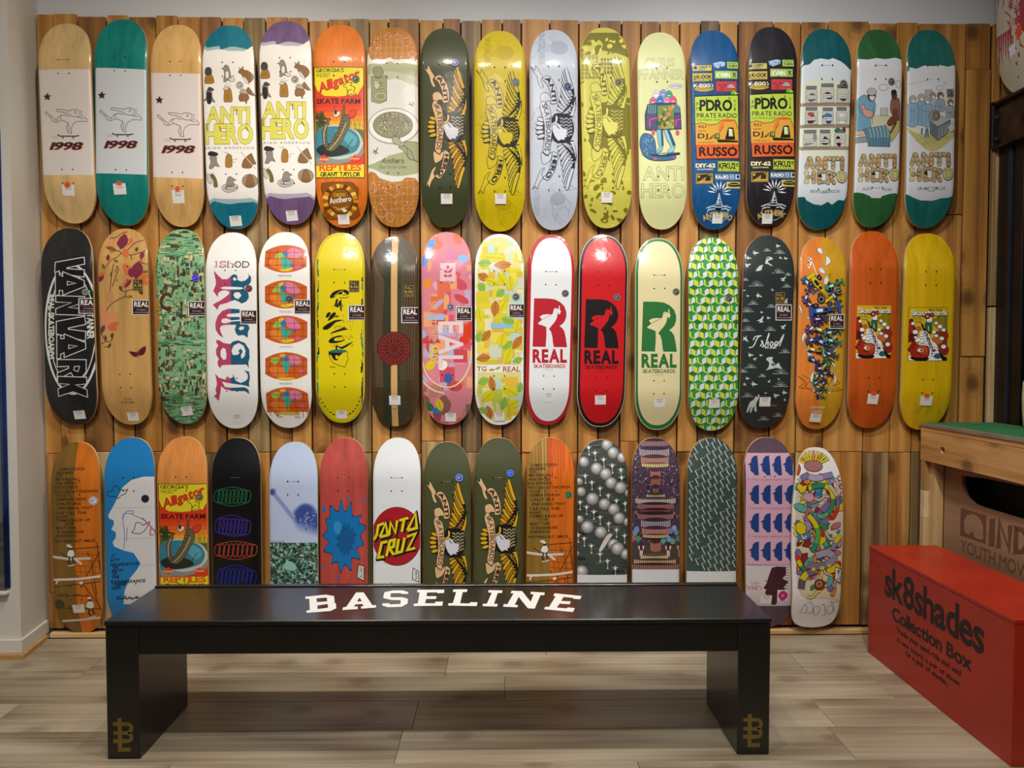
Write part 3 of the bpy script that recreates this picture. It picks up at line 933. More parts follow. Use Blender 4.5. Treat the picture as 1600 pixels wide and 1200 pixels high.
LSTEP = 0.00008
class Art:
    """flat artwork of one deck. Points are given in the units of a measuring sheet (origin ox, oy and scale k against the picture)"""
    def __init__(s, dk, sheet):
        s.dk = dk; s.ox, s.oy, s.k = sheet
        s.ops = []; s.boxes = []; s.over = []
        s.T = None
    def P(s, p):
        if s.T: p = s.T(p)
        return s.dk.loc(s.ox + p[0] / s.k, s.oy + p[1] / s.k)
    def raw(s, colr, polys):
        if not polys: return s
        pl = [[s.P(p) for p in q] for q in polys]
        xs = [p[0] for q in pl for p in q]; ys = [p[1] for q in pl for p in q]
        bb = (min(xs), min(ys), max(xs), max(ys))
        lay = 1
        for (b, l) in s.boxes:
            if l >= lay and b[0] < bb[2] and b[2] > bb[0] and b[1] < bb[3] and b[3] > bb[1]: lay = l + 1
        s.boxes.append((bb, lay))
        s.ops.append((lay * LSTEP, colr, pl))
        s.maxlay = max(getattr(s, 'maxlay', 0), lay)
        return s
    def poly(s, c, pts, holes=(), sm=False):
        if sm:
            pts = spline(pts, True, 4); holes = [spline(h, True, 4) for h in holes]
        return s.raw(c, tess(pts, holes))
    def rect(s, c, x0, y0, x1, y1): return s.raw(c, [[(x0, y0), (x1, y0), (x1, y1), (x0, y1)]])
    def rects(s, c, lst): return s.raw(c, [[(a, b), (x, b), (x, y), (a, y)] for a, b, x, y in lst])
    def line(s, c, pts, w, sm=False, closed=False):
        if sm: pts = spline(pts, closed, 4)
        return s.raw(c, stroke_polys(pts, w, closed))
    def lines(s, c, lst, w, sm=False):
        out = []
        for pts in lst: out += stroke_polys(spline(pts, False, 4) if sm else pts, w)
        return s.raw(c, out)
    def ell(s, c, cx, cy, rx, ry=None, rot=0, n=20):
        return s.raw(c, [ell_pts(cx, cy, rx, ry, rot, n)])
    def ells(s, c, lst, n=12):
        return s.raw(c, [ell_pts(*e, n=n) for e in lst])
    def ring(s, c, cx, cy, rx, ry, w, rot=0, n=28):
        return s.raw(c, stroke_polys(ell_pts(cx, cy, rx, ry, rot, n), w, True))
    def text(s, c, st, x0, y0, x1, y1, bold=0.0, shear=0.0, rot=0, track=0.07):
        polys, bb = text_tris(st, bold, shear, track)
        if shear: bb = (bb[0], bb[1] + shear * bb[3], bb[2], bb[3])
        if rot == 0: q = fit(polys, bb, x0, y0, x1, y1)
        else:   # reads downwards: text x -> y, text up -> x
            sx = (y1 - y0) / (bb[1] - bb[0]); sy = (x1 - x0) / (bb[3] - bb[2])
            q = [[(x0 + (p[1] - bb[2]) * sy, y0 + (p[0] - bb[0]) * sx) for p in g] for g in polys]
        return s.raw(c, q)
    def textq(s, c, st, tl, tr, br_, bl, bold=0.0, track=0.07):
        """text in a quadrilateral"""
        polys, bb = text_tris(st, bold, 0, track)
        def mp(p):
            u = (p[0] - bb[0]) / (bb[1] - bb[0]); w = (bb[3] - p[1]) / (bb[3] - bb[2])
            a = (tl[0] + (tr[0] - tl[0]) * u, tl[1] + (tr[1] - tl[1]) * u)
            b = (bl[0] + (br_[0] - bl[0]) * u, bl[1] + (br_[1] - bl[1]) * u)
            return (a[0] + (b[0] - a[0]) * w, a[1] + (b[1] - a[1]) * w)
        return s.raw(c, [[mp(p) for p in g] for g in polys])
def ell_pts(cx, cy, rx, ry=None, rot=0, n=20):
    ry = rx if ry is None else ry
    c, q = math.cos(R(rot)), math.sin(R(rot))
    out = []
    for k in range(n):
        a = 2 * math.pi * k / n
        x, y = rx * math.cos(a), ry * math.sin(a)
        out.append((cx + x * c - y * q, cy + x * q + y * c))
    return out

# ---- stickers: small flat parts that stand a hair proud of the print
def part_print(art, name, items, lift, ink, parent):
    """items: list of (colour, polygons in sheet units), stacked upwards from lift"""
    its = []
    for k, (c, polys) in enumerate(items):
        its.append((lift + (k + 1) * LSTEP, c, [[art.P(p) for p in q] for q in polys]))
    return surf_mesh(art.dk, name, its, ink, parent)
def rot_rect(cx, cy, w, h, a):
    c, q = math.cos(R(a)), math.sin(R(a))
    return [(cx + x * c - y * q, cy + x * q + y * c) for x, y in ((-w / 2, -h / 2), (w / 2, -h / 2), (w / 2, h / 2), (-w / 2, h / 2))]

def build_deck(spec):
    dk = Deck(*spec['at'], shape=spec.get('shape', 'pop'), frame=spec.get('frame'), fwd=spec.get('fwd', 0.0))
    root = empty('skateboard_deck', (0, 0, 0))
    root.matrix_world = dk.mat
    root.rotation_mode = 'XYZ'
    tag(root, spec['label'], 'skateboard deck', spec.get('group', 'skateboard decks hung in rows on the plank wall'))
    fin = 'satin' if spec['face'].endswith('!') else 'gloss'
    board = deck_body(dk, face_mat(spec['face']), root)
    art = Art(dk, spec['sheet'])
    k = art.k
    if spec.get('art'): spec['art'](art)
    if art.ops: surf_mesh(dk, 'graphic', art.ops, INK[fin], root)
    top = (getattr(art, 'maxlay', 0) + 1) * LSTEP
    art.T = None
    # truck bolt holes: two sets of four, with the hanging wire through the upper pair
    if spec.get('holes', True):
        hx = 0.0205
        n0, n1 = dk.L * 0.195, dk.L * 0.263
        H = []
        for v in (n0, n1, dk.L - n1, dk.L - n0):
            for x in (-hx, hx): H.append([(x + 0.0028 * math.cos(a * math.pi / 4), v + 0.0028 * math.sin(a * math.pi / 4)) for a in range(8)])
        items = [(top, spec.get('hole_col', '#1a1512'), H)]
        surf_mesh(dk, 'bolt_holes', items, INK['satin'], board)['kind'] = 'stuff'
        if spec.get('wire'):
            V, F = [], []
            for i in range(9):
                x = -hx + 2 * hx * i / 8
                c = dk.p3(x, n0, 0.0012)
                for j in range(5):
                    a = 2 * math.pi * j / 5
                    V.append(c + Vector((0, 0.0004 * math.cos(a), 0.0004 * math.sin(a))))
            for i in range(8):
                for j in range(5): F.append((i * 5 + j, i * 5 + (j + 1) % 5, (i + 1) * 5 + (j + 1) % 5, (i + 1) * 5 + j))
            mesh_obj('hanging_wire', V, F, M['steel'], board, smooth=True)
    if 'price' in spec:
        cx, cy, w, h, a = (list(spec['price']) + [0])[:5]
        items = [('#e8e6e2', [rot_rect(cx, cy, w, h, a)])]
        def rl(dx, dy, ww, hh):
            c, q = math.cos(R(a)), math.sin(R(a))
            return rot_rect(cx + dx * c - dy * q, cy + dx * q + dy * c, ww, hh, a)
        bars, xx = [], -w * 0.3
        rb_ = random.Random(int(cx + cy))
        while xx < w * 0.3:
            q = rb_.uniform(0.7, 2.2); bars.append(rl(xx, -h * 0.38, q, h * 0.1)); xx += q + rb_.uniform(0.6, 2)
        bars += [rl(0, -h * 0.2, w * 0.6, h * 0.03), rl(0, -h * 0.08, w * 0.45, h * 0.03)]
        items.append(('#4a4644', bars))
        plab = part_print(art, 'price_label', items, top, INK['satin'], root)
    if 'dot' in spec:
        cx, cy, r = spec['dot']
        part_print(art, 'dot_sticker', [('#e2512e', [ell_pts(cx, cy, r)])], top + 4 * LSTEP, INK['satin'], plab)
    if 'size' in spec:   # round size sticker: dark disc, pale ring, figure
        cx, cy, r = spec['size'][:3]
        c1 = spec['size'][3] if len(spec['size']) > 3 else '#2a2826'
        c2 = spec['size'][4] if len(spec['size']) > 4 else '#b9b4aa'
        tp, bb = text_tris(spec.get('size_txt', '8"'), 0.02)
        part_print(art, 'size_sticker', [(c1, [ell_pts(cx, cy, r)]), (c2, stroke_polys(ell_pts(cx, cy, r * 0.8, n=24), r * 0.12, True)),
                                         (c2, fit(tp, bb, cx - r * 0.42, cy - r * 0.3, cx + r * 0.42, cy + r * 0.3))], top, INK['gloss'], root)
    if 'foil' in spec:   # small black rectangular size sticker with gold print
        x0, y0, x1, y1 = spec['foil']
        gold = '#b89b58'
        w, h = x1 - x0, y1 - y0
        t1, b1 = text_tris('FULL', 0.02); t2, b2 = text_tris(spec.get('foil_txt', '8.06'), 0.03); t3, b3 = text_tris('CONCAVE', 0.01)
        it = [('#1b1712', [[(x0, y0), (x1, y0), (x1, y1), (x0, y1)]]),
              (gold, stroke_polys([(x0 + 3, y0 + 3), (x1 - 3, y0 + 3), (x1 - 3, y1 - 3), (x0 + 3, y1 - 3)], 2, True)),
              (gold, fit(t1, b1, x0 + w * .18, y0 + h * .14, x1 - w * .18, y0 + h * .34) + fit(t2, b2, x0 + w * .14, y0 + h * .42, x1 - w * .14, y0 + h * .66) + fit(t3, b3, x0 + w * .12, y0 + h * .74, x1 - w * .12, y0 + h * .88))]
        part_print(art, 'size_sticker', it, top, INK['gloss'], root)
    if 'brand' in spec:  # square hang sticker: black, white frame, white word, red line
        x0, y0, x1, y1 = spec['brand']
        w, h = x1 - x0, y1 - y0
        t1, b1 = text_tris('REAL', 0.045, 0, 0.1)
        t2, b2 = text_tris('THE ORIGINAL', 0.01); t3, b3 = text_tris('NO FRILLS NO BACKSIDES', 0.01)
        it = [('#dedad6', [[(x0, y0), (x1, y0), (x1, y1), (x0, y1)]]),
              ('#221a1c', [[(x0 + w * .05, y0 + h * .05), (x1 - w * .05, y0 + h * .05), (x1 - w * .05, y1 - h * .05), (x0 + w * .05, y1 - h * .05)]]),
              ('#eeeae6', fit(t1, b1, x0 + w * .13, y0 + h * .13, x1 - w * .13, y0 + h * .44)),
              ('#a03038', [[(x0 + w * .12, y0 + h * .53), (x1 - w * .12, y0 + h * .53), (x1 - w * .12, y0 + h * .56), (x0 + w * .12, y0 + h * .56)]]),
              ('#b9a9a9', fit(t2, b2, x0 + w * .24, y0 + h * .63, x1 - w * .24, y0 + h * .71) + fit(t3, b3, x0 + w * .1, y0 + h * .79, x1 - w * .1, y0 + h * .87))]
        part_print(art, 'brand_sticker', it, top, INK['gloss'], root)
    return root
S1, S2, S3, S4 = (40, 10, 3.334), (390, 10, 3.334), (730, 10, 3.334), (1060, 10, 3.333)
S5, S6, S7, S8 = (50, 350, 3.529), (400, 350, 3.529), (730, 350, 3.529), (1060, 350, 3.478)
SA, SB, SC, SD = (60, 670, 3.636), (400, 670, 4.444), (730, 670, 4.444), (1060, 670, 3.636)
DECKS = []

# ================================================================== ARTWORK (flat print, one function per deck)
def aff(sx, sy, x0, y0, X0, Y0): return lambda p: (X0 + (p[0] - x0) * sx, Y0 + (p[1] - y0) * sy)
def use(a, sheet): a.ox, a.oy, a.k = sheet
Art.use = use
def fo(a, c, pts, lc='#241b14', lw=3, sm=True):
    q = spline(pts, True, 4) if sm else pts
    a.raw(c, tess(q)); a.raw(lc, stroke_polys(q, lw, True)); return a
Art.fo = fo
def inset(a, c, fx, fy, dx=0.0, dv=0.0):
    T = a.dk
    pl = [(p[0] * fx + dx * T.hw, T.L / 2 + (p[1] - T.L / 2) * fy + dv * T.L) for p in T.out]
    sv = a.P; a.P = lambda p: p
    a.raw(c, [pl]); del a.P
Art.inset = inset
def rim(a, c, f0, w):
    T = a.dk
    def o(f, g): return [(p[0] * f, T.L / 2 + (p[1] - T.L / 2) * g) for p in T.out]
    A, B = o(f0, 1 - (1 - f0) * 0.3), o(f0 - w, 1 - (1 - f0 + w) * 0.3)
    sv = a.P; a.P = lambda p: p
    a.raw(c, [[A[i - 1], A[i], B[i], B[i - 1]] for i in range(len(A))]); del a.P
Art.rim = rim
def path_text(a, c, s, pts, h, bold=0.0, fill=1.0):
    """letters set along a curve; up is to the left of the direction of travel"""
    P = spline(pts, False, 8); cum = [0.0]
    for i in range(1, len(P)): cum.append(cum[-1] + math.hypot(P[i][0] - P[i - 1][0], P[i][1] - P[i - 1][1]))
    polys, bb = text_tris(s, bold)
    sx = cum[-1] * fill / (bb[1] - bb[0]); sy = h / 0.72
    def mp(q):
        d = max(0.0, min(cum[-1] - 1e-6, (q[0] - bb[0]) * sx)); i = 0
        while i < len(cum) - 2 and cum[i + 1] < d: i += 1
        t = (d - cum[i]) / max(cum[i + 1] - cum[i], 1e-6)
        x = P[i][0] + (P[i + 1][0] - P[i][0]) * t; y = P[i][1] + (P[i + 1][1] - P[i][1]) * t
        dx, dy = P[i + 1][0] - P[i][0], P[i + 1][1] - P[i][1]; l = math.hypot(dx, dy) or 1
        return (x + dy / l * q[1] * sy, y - dx / l * q[1] * sy)
    a.raw(c, [[mp(q) for q in g] for g in polys])
Art.path_text = path_text
def wig(x0, y0, x1, y1, n, amp, rnd):
    return [(x0 + (x1 - x0) * i / n + rnd.uniform(-amp, amp), y0 + (y1 - y0) * i / n + rnd.uniform(-amp, amp)) for i in range(n + 1)]

# ---- 1998 trio
def art_1998(a, panel, off, paper):
    ox, oy = off
    a.poly(paper, panel)
    a.T = lambda p: (p[0] + ox, p[1] + oy)
    for dx, dy, c in ((4, -2, '#d9a53a'), (-3, 2, '#7a3a78'), (0, 0, '#33222e')):
        a.poly(c, [(112 + dx + (21 if k % 2 == 0 else 9) * math.sin(k * math.pi / 5), 470 + dy - (21 if k % 2 == 0 else 9) * math.cos(k * math.pi / 5)) for k in range(10)])
    L = '#4f4643'; w = 2.8
    a.lines(L, [[(232, 545), (205, 540), (165, 535), (160, 542), (170, 548), (200, 552), (232, 562)],
                [(230, 572), (200, 565), (175, 572), (160, 595), (120, 560), (104, 546), (100, 556), (130, 578), (140, 598), (158, 604), (190, 592), (220, 606)],
                [(222, 605), (212, 630), (222, 660), (240, 662), (236, 640), (245, 615), (268, 598), (300, 598), (316, 600), (318, 588), (302, 572)],
                [(232, 545), (240, 538), (262, 536), (275, 542), (300, 548), (276, 552), (296, 558), (272, 562), (298, 568), (274, 574), (250, 574), (230, 566)],
                [(252, 548), (262, 545), (262, 556), (252, 556)], [(225, 610), (226, 655)], [(185, 570), (180, 590)], [(270, 575), (300, 585)]], w)
    a.raw('#3a2620', stroke_polys([(165, 668), (180, 676), (262, 676), (278, 672)], 6))
    a.lines('#8a7d74', [[(133, 675), (165, 676)], [(140, 684), (170, 684)]], 1.6)
    a.ells('#8a7d74', [(194, 684, 6, 6), (248, 684, 6, 6)])
    for dx, dy, c in ((5, 1, '#e0a540'), (-4, 1, '#9a3a66'), (0, 0, '#43212e')):
        a.text(c, '1998', 128 + dx, 708 + dy, 300 + dx, 746 + dy, 0.05, 0.22, track=0.06)
    a.T = None
def art_1998a(a): art_1998(a, [(63, 330), (334, 325), (350, 878), (86, 878)], (0, 0), '#ddd6d2')
def art_1998b(a): art_1998(a, [(362, 318), (624, 328), (628, 876), (361, 868)], (284, -8), '#cfd4da')
def art_1998c(a): art_1998(a, [(650, 345), (906, 350), (920, 897), (655, 888)], (584, 17), '#ded4d2')

# ---- sheets of small animals
def art_animals(a, tone):
    sh = (a.ox, a.oy, a.k)
    rnd = random.Random(5)
    a.use((310, 90, 5.22) if tone == 'teal' else (397.5, 82, 5.22))
    edge = '#9fb7bf' if tone == 'teal' else '#b9aec4'
    a.poly(edge, [(-20, -75), (60, -92), (160, -105), (170, -72), (260, -100), (360, -85), (420, -70), (500, -55), (540, 1120), (440, 1170), (330, 1180), (230, 1190), (120, 1165), (20, 1120)], sm=True)
    a.poly('#edeae5', [(-20, -50), (60, -62), (160, -78), (240, -62), (360, -60), (500, -30), (540, 1090), (420, 1140), (250, 1150), (120, 1140), (10, 1085)], sm=True)
    K = '#3b332d'
    def shp(c, pts): a.fo(c, pts, K, 3)
    br, gr, dk, oc = '#8a6238', '#8f8780', '#4a4643', '#a87a30'
    shp(oc, [(48, 205), (52, 160), (62, 140), (85, 134), (110, 142), (122, 170), (124, 205), (85, 212)]); shp(dk, [(52, 130), (55, 90), (78, 76), (102, 90), (106, 130), (80, 142)])
    a.lines(K, [[(62, 170), (108, 168)], [(60, 185), (110, 184)]], 2)
    shp(gr, [(205, 190), (212, 140), (205, 100), (188, 88), (206, 82), (215, 62), (240, 66), (258, 110), (268, 160), (290, 180), (275, 195), (240, 185), (220, 200)])
    shp('#e6e2dc', [(222, 118), (245, 112), (250, 150), (240, 172), (222, 160)]); shp('#d9d5cf', [(246, 170), (270, 165), (298, 178), (285, 195), (262, 192)])
    shp(br, [(325, 120), (335, 95), (330, 80), (348, 92), (362, 68), (368, 98), (400, 105), (435, 130), (447, 165), (420, 200), (400, 195), (385, 170), (360, 160), (350, 135)])
    shp('#e2dcd2', [(360, 150), (385, 165), (405, 195), (412, 212), (395, 208), (375, 185)])
    shp(gr, [(38, 350), (62, 320), (62, 270), (88, 262), (108, 275), (112, 320), (135, 365), (85, 345)]); shp('#2d2a29', [(72, 370), (66, 290), (90, 280), (104, 300), (102, 368)]); shp(dk, [(72, 265), (85, 240), (108, 246), (126, 262), (105, 270)])
    shp(oc, [(208, 355), (212, 270), (225, 245), (258, 250), (272, 290), (275, 358), (240, 362)]); shp('#d8cdb6', [(202, 262), (220, 238), (245, 240), (240, 262)])
    a.lines(K, [[(225, 238), (212, 225), (262, 205)], [(235, 240), (275, 225)], [(225, 300), (262, 340)], [(240, 295), (232, 355)]], 2)
    shp(br, [(330, 340), (335, 300), (365, 285), (400, 300), (412, 330), (395, 355), (390, 378), (375, 355), (345, 358)]); shp('#b8a68f', [(335, 285), (352, 258), (385, 262), (420, 280), (400, 298), (360, 292)]); shp(br, [(392, 270), (405, 240), (425, 262), (455, 305), (420, 300)])
    # lettering
    for c, b in (('#57502a', 0.10), ('#ddd95c', 0.07)):
        a.text(c, 'ANTI', 72, 408, 412, 530, b, track=0.10); a.text(c, 'HERO', 62, 548, 436, 698, b, track=0.08)
    a.lines('#5a3a1a', [[(310, 415), (314, 470)], [(65, 545), (70, 600)], [(172, 560), (184, 605)], [(385, 560), (405, 600)], [(95, 460), (98, 475)]], 7)
    a.text('#57524d', 'BRIAN  ANDERSON', 48, 726, 450, 746, 0.0, track=0.34)
    shp(gr, [(85, 900), (98, 850), (90, 815), (110, 800), (145, 805), (150, 850), (170, 890), (135, 882), (110, 905)]); shp('#2e2b2a', [(75, 785), (90, 765), (125, 768), (158, 782), (150, 798), (95, 800)])
    shp(oc, [(222, 890), (225, 810), (245, 788), (270, 800), (275, 850), (270, 892)]); a.lines(K, [[(245, 790), (205, 768)], [(255, 788), (225, 766)], [(262, 840), (322, 825)], [(275, 850), (300, 855)]], 2.5)
    shp(br, [(358, 895), (365, 840), (395, 805), (430, 780), (440, 800), (466, 865), (440, 870), (425, 900)]); a.line('#d8d2c8', [(346, 768), (465, 905)], 7); a.line(K, [(346, 768), (465, 905)], 2)
    shp('#c9c3ba', [(62, 955), (80, 945), (100, 970), (112, 1010), (95, 1030), (70, 1000)]); shp('#6e6a30', [(95, 960), (118, 950), (145, 990), (155, 1050), (125, 1052), (120, 1000)]); a.lines(K, [[(100, 955), (128, 930)], [(108, 958), (95, 932)]], 2)
    shp('#c4bfb8', [(188, 1065), (215, 1035), (290, 1030), (322, 1050), (300, 1085), (230, 1098)]); shp(gr, [(230, 1050), (238, 985), (262, 970), (285, 985), (308, 1000), (285, 1008), (290, 1045)]); a.ring(K, 255, 1062, 42, 16, 2.5)
    shp('#a08e74', ell_pts(418, 1005, 62, 55, 0, 18)); shp(br, [(390, 1050), (395, 985), (418, 955), (442, 980), (448, 1050)])
    a.lines(K, [[(418 + 40 * math.cos(t), 1005 + 36 * math.sin(t)), (418 + 60 * math.cos(t), 1005 + 54 * math.sin(t))] for t in [k * 0.52 for k in range(12)]], 2)
    a.ox, a.oy, a.k = sh
def art_animals_teal(a): art_animals(a, 'teal')
def art_animals_purple(a): art_animals(a, 'purple')

# ---- reptile farm poster
def art_gator(a, T, low=False):
    sh = (a.ox, a.oy, a.k)
    if not low: a.use((485, 90, 4.61))
    a.T = T
    rnd = random.Random(9)
    a.poly('#2a1c10', [(22, 66), (384, 66), (390, 868), (36, 868)])
    bands = ['#e2d21a', '#df3a16', '#e2481a', '#e96a20', '#ee9028', '#f2b030']
    a.poly('#d93a1c', [(27, 71), (380, 71), (385, 862), (40, 862)])
    for k, c in enumerate(['#e04a1c', '#e8641e', '#ee8424', '#f2a62c', '#f3c038']):
        a.poly(c, [(30, 360 + 34 * k), (382, 350 + 34 * k), (384, 560), (34, 560)])
    a.poly('#e6d528', [(27, 71), (380, 71), (381, 190), (340, 265), (200, 280), (100, 275), (50, 240), (28, 190)])
    a.text('#1e1710', "GEORGIA'S", 40, 76, 240, 104, 0.03, track=0.07)
    a.text('#4a4020', 'WILDEST', 40, 112, 142, 140, 0.0)
    for c, o in (('#7a1a10', 3), ('#dc3c1c', 0)):
        a.textq(c, 'Alligator', (56 + o, 185 + o), (345 + o, 75 + o), (352 + o, 158 + o), (66 + o, 275 + o), 0.05)
    a.lines('#2a2210', [[(235, 205), (262, 180), (300, 178), (290, 200), (322, 215), (312, 245), (330, 265), (285, 262), (262, 275), (268, 240), (258, 215), (238, 208)], [(262, 270), (275, 235), (300, 228)]], 4)
    a.text('#241812', 'SKATE FARM', 44, 296, 358, 332, 0.05, track=0.08)
    # pond, grass, trees
    a.poly('#5b6a30', [(34, 470), (60, 440), (120, 480), (200, 500), (385, 520), (385, 600), (36, 620)], sm=False)
    a.poly('#c3c6c0', spline([(36, 555), (120, 488), (240, 492), (330, 525), (372, 585), (375, 640), (330, 705), (220, 745), (100, 760), (38, 755)], True, 4))
    a.poly('#8b9289', spline([(36, 700), (200, 735), (330, 700), (375, 640), (382, 680), (340, 730), (220, 765), (60, 775)], True, 4))
    a.poly('#3a8296', spline([(36, 545), (120, 498), (240, 502), (322, 535), (355, 590), (350, 640), (310, 685), (200, 712), (100, 718), (38, 705)], True, 4))
    a.poly('#5aa4b4', spline([(180, 520), (260, 525), (330, 570), (330, 620), (290, 640), (250, 600), (200, 560)], True, 4))
    a.poly('#262c26', spline([(40, 660), (110, 620), (210, 628), (260, 650), (280, 680), (200, 708), (90, 710)], True, 4))
    a.lines('#33421e', [[(30 + rnd.uniform(0, 70), 380 + rnd.uniform(0, 110)), (60 + rnd.uniform(0, 90), 430 + rnd.uniform(0, 90))] for k in range(26)], 6)
    a.lines('#7d8c2c', [[(x, 520), (x + rnd.uniform(-12, 12), 455 + rnd.uniform(-20, 25))] for x in range(275, 385, 8)], 4)
    # the leaping reptile
    body = [(100, 640), (85, 560), (88, 500), (120, 455), (138, 452), (118, 520), (118, 600), (135, 630), (175, 560), (205, 500), (225, 420), (235, 350), (246, 342), (250, 400), (278, 420), (285, 480), (250, 560), (210, 630), (165, 672), (125, 670)]
    a.fo('#6b6242', body, '#2a2414', 3)
    a.lines('#2f2a18', [[(x, y), (x + rnd.uniform(14, 34), y + rnd.uniform(-6, 10))] for x, y in [(105, 650), (120, 640), (140, 645), (150, 620), (160, 600), (172, 585), (180, 565), (190, 545), (200, 525), (205, 505), (215, 485), (222, 460), (228, 440), (232, 415), (92, 540), (90, 570), (94, 600), (98, 510), (108, 480)]], 5)
    a.lines('#cfc7a0', [[(140, 660), (185, 610), (225, 545), (258, 470)], [(100, 620), (98, 540), (120, 480)]], 5, True)
    a.fo('#e9d6b8', [(165, 385), (175, 350), (172, 400), (205, 385), (215, 410), (190, 430), (172, 425)], '#3a1a10', 3)
    a.fo('#d9402a', [(275, 395), (310, 375), (330, 385), (318, 425), (290, 438), (275, 420)], '#3a1a10', 3); a.ells('#1c1a18', [(183, 395, 8, 18, 0)])
    a.line('#222018', [(250, 680), (278, 630), (305, 590)], 4)
    for cx in (98, 320):
        a.poly('#e0431c', [(cx + (42 if k % 2 else 26) * math.cos(k * math.pi / 6), 728 + (32 if k % 2 else 20) * math.sin(k * math.pi / 6)) for k in range(12)])
    a.text('#f0c9a0', 'Animal', 68, 720, 130, 742, 0.02); a.text('#f0c9a0', 'Swamp', 288, 718, 352, 738, 0.02)
    a.poly('#e4d62a', [(38, 778), (386, 768), (386, 862), (40, 862)])
    a.text('#dd5a1a', 'REPTILES', 66, 768, 362, 814, 0.06, track=0.06)
    a.text('#1f1812', 'GRANT TAYLOR', 72, 825, 358, 856, 0.05, track=0.05)
    if not low:
        a.fo('#8a4a10', [(80, 905), (160, 895), (300, 898), (345, 940), (335, 1060), (350, 1130), (300, 1160), (120, 1160), (85, 1130), (95, 1020), (75, 940)], '#5a2c08', 4, False)
        cols = ['#d08a20', '#6a3808', '#e0a838', '#a8641a', '#f0c860']
        for k in range(26):
            t = k * 2 * math.pi / 26
            a.poly(cols[k % 5], [(212 + 128 * math.cos(t - .1), 1030 + 120 * math.sin(t - .1)), (212 + 128 * math.cos(t + .1), 1030 + 120 * math.sin(t + .1)), (212 + 92 * math.cos(t + .14), 1030 + 92 * math.sin(t + .14)), (212 + 92 * math.cos(t - .14), 1030 + 92 * math.sin(t - .14))])
        a.ell('#6e3c0a', 212, 1030, 90, 92); a.ell('#8c5414', 212, 1030, 78, 80)
        a.text('#d8b83a', 'CALDO', 166, 975, 252, 998, 0.04)
        a.textq('#f0ece0', 'Antihero', (132, 1012), (290, 995), (292, 1030), (136, 1050), 0.04)
        a.lines('#e8c060', [[(160, 1070), (200, 1085), (220, 1080), (265, 1068)], [(180, 1090), (240, 1092)]], 4)
        a.poly('#e6e2da', [(215, 1085), (240, 1080), (260, 1100), (235, 1110)])
    a.T = None; a.ox, a.oy, a.k = sh
def art_gator_top(a): art_gator(a, None)
def art_gator_low(a): art_gator(a, aff(0.796, 0.749, 22, 66, 677, 312), True)

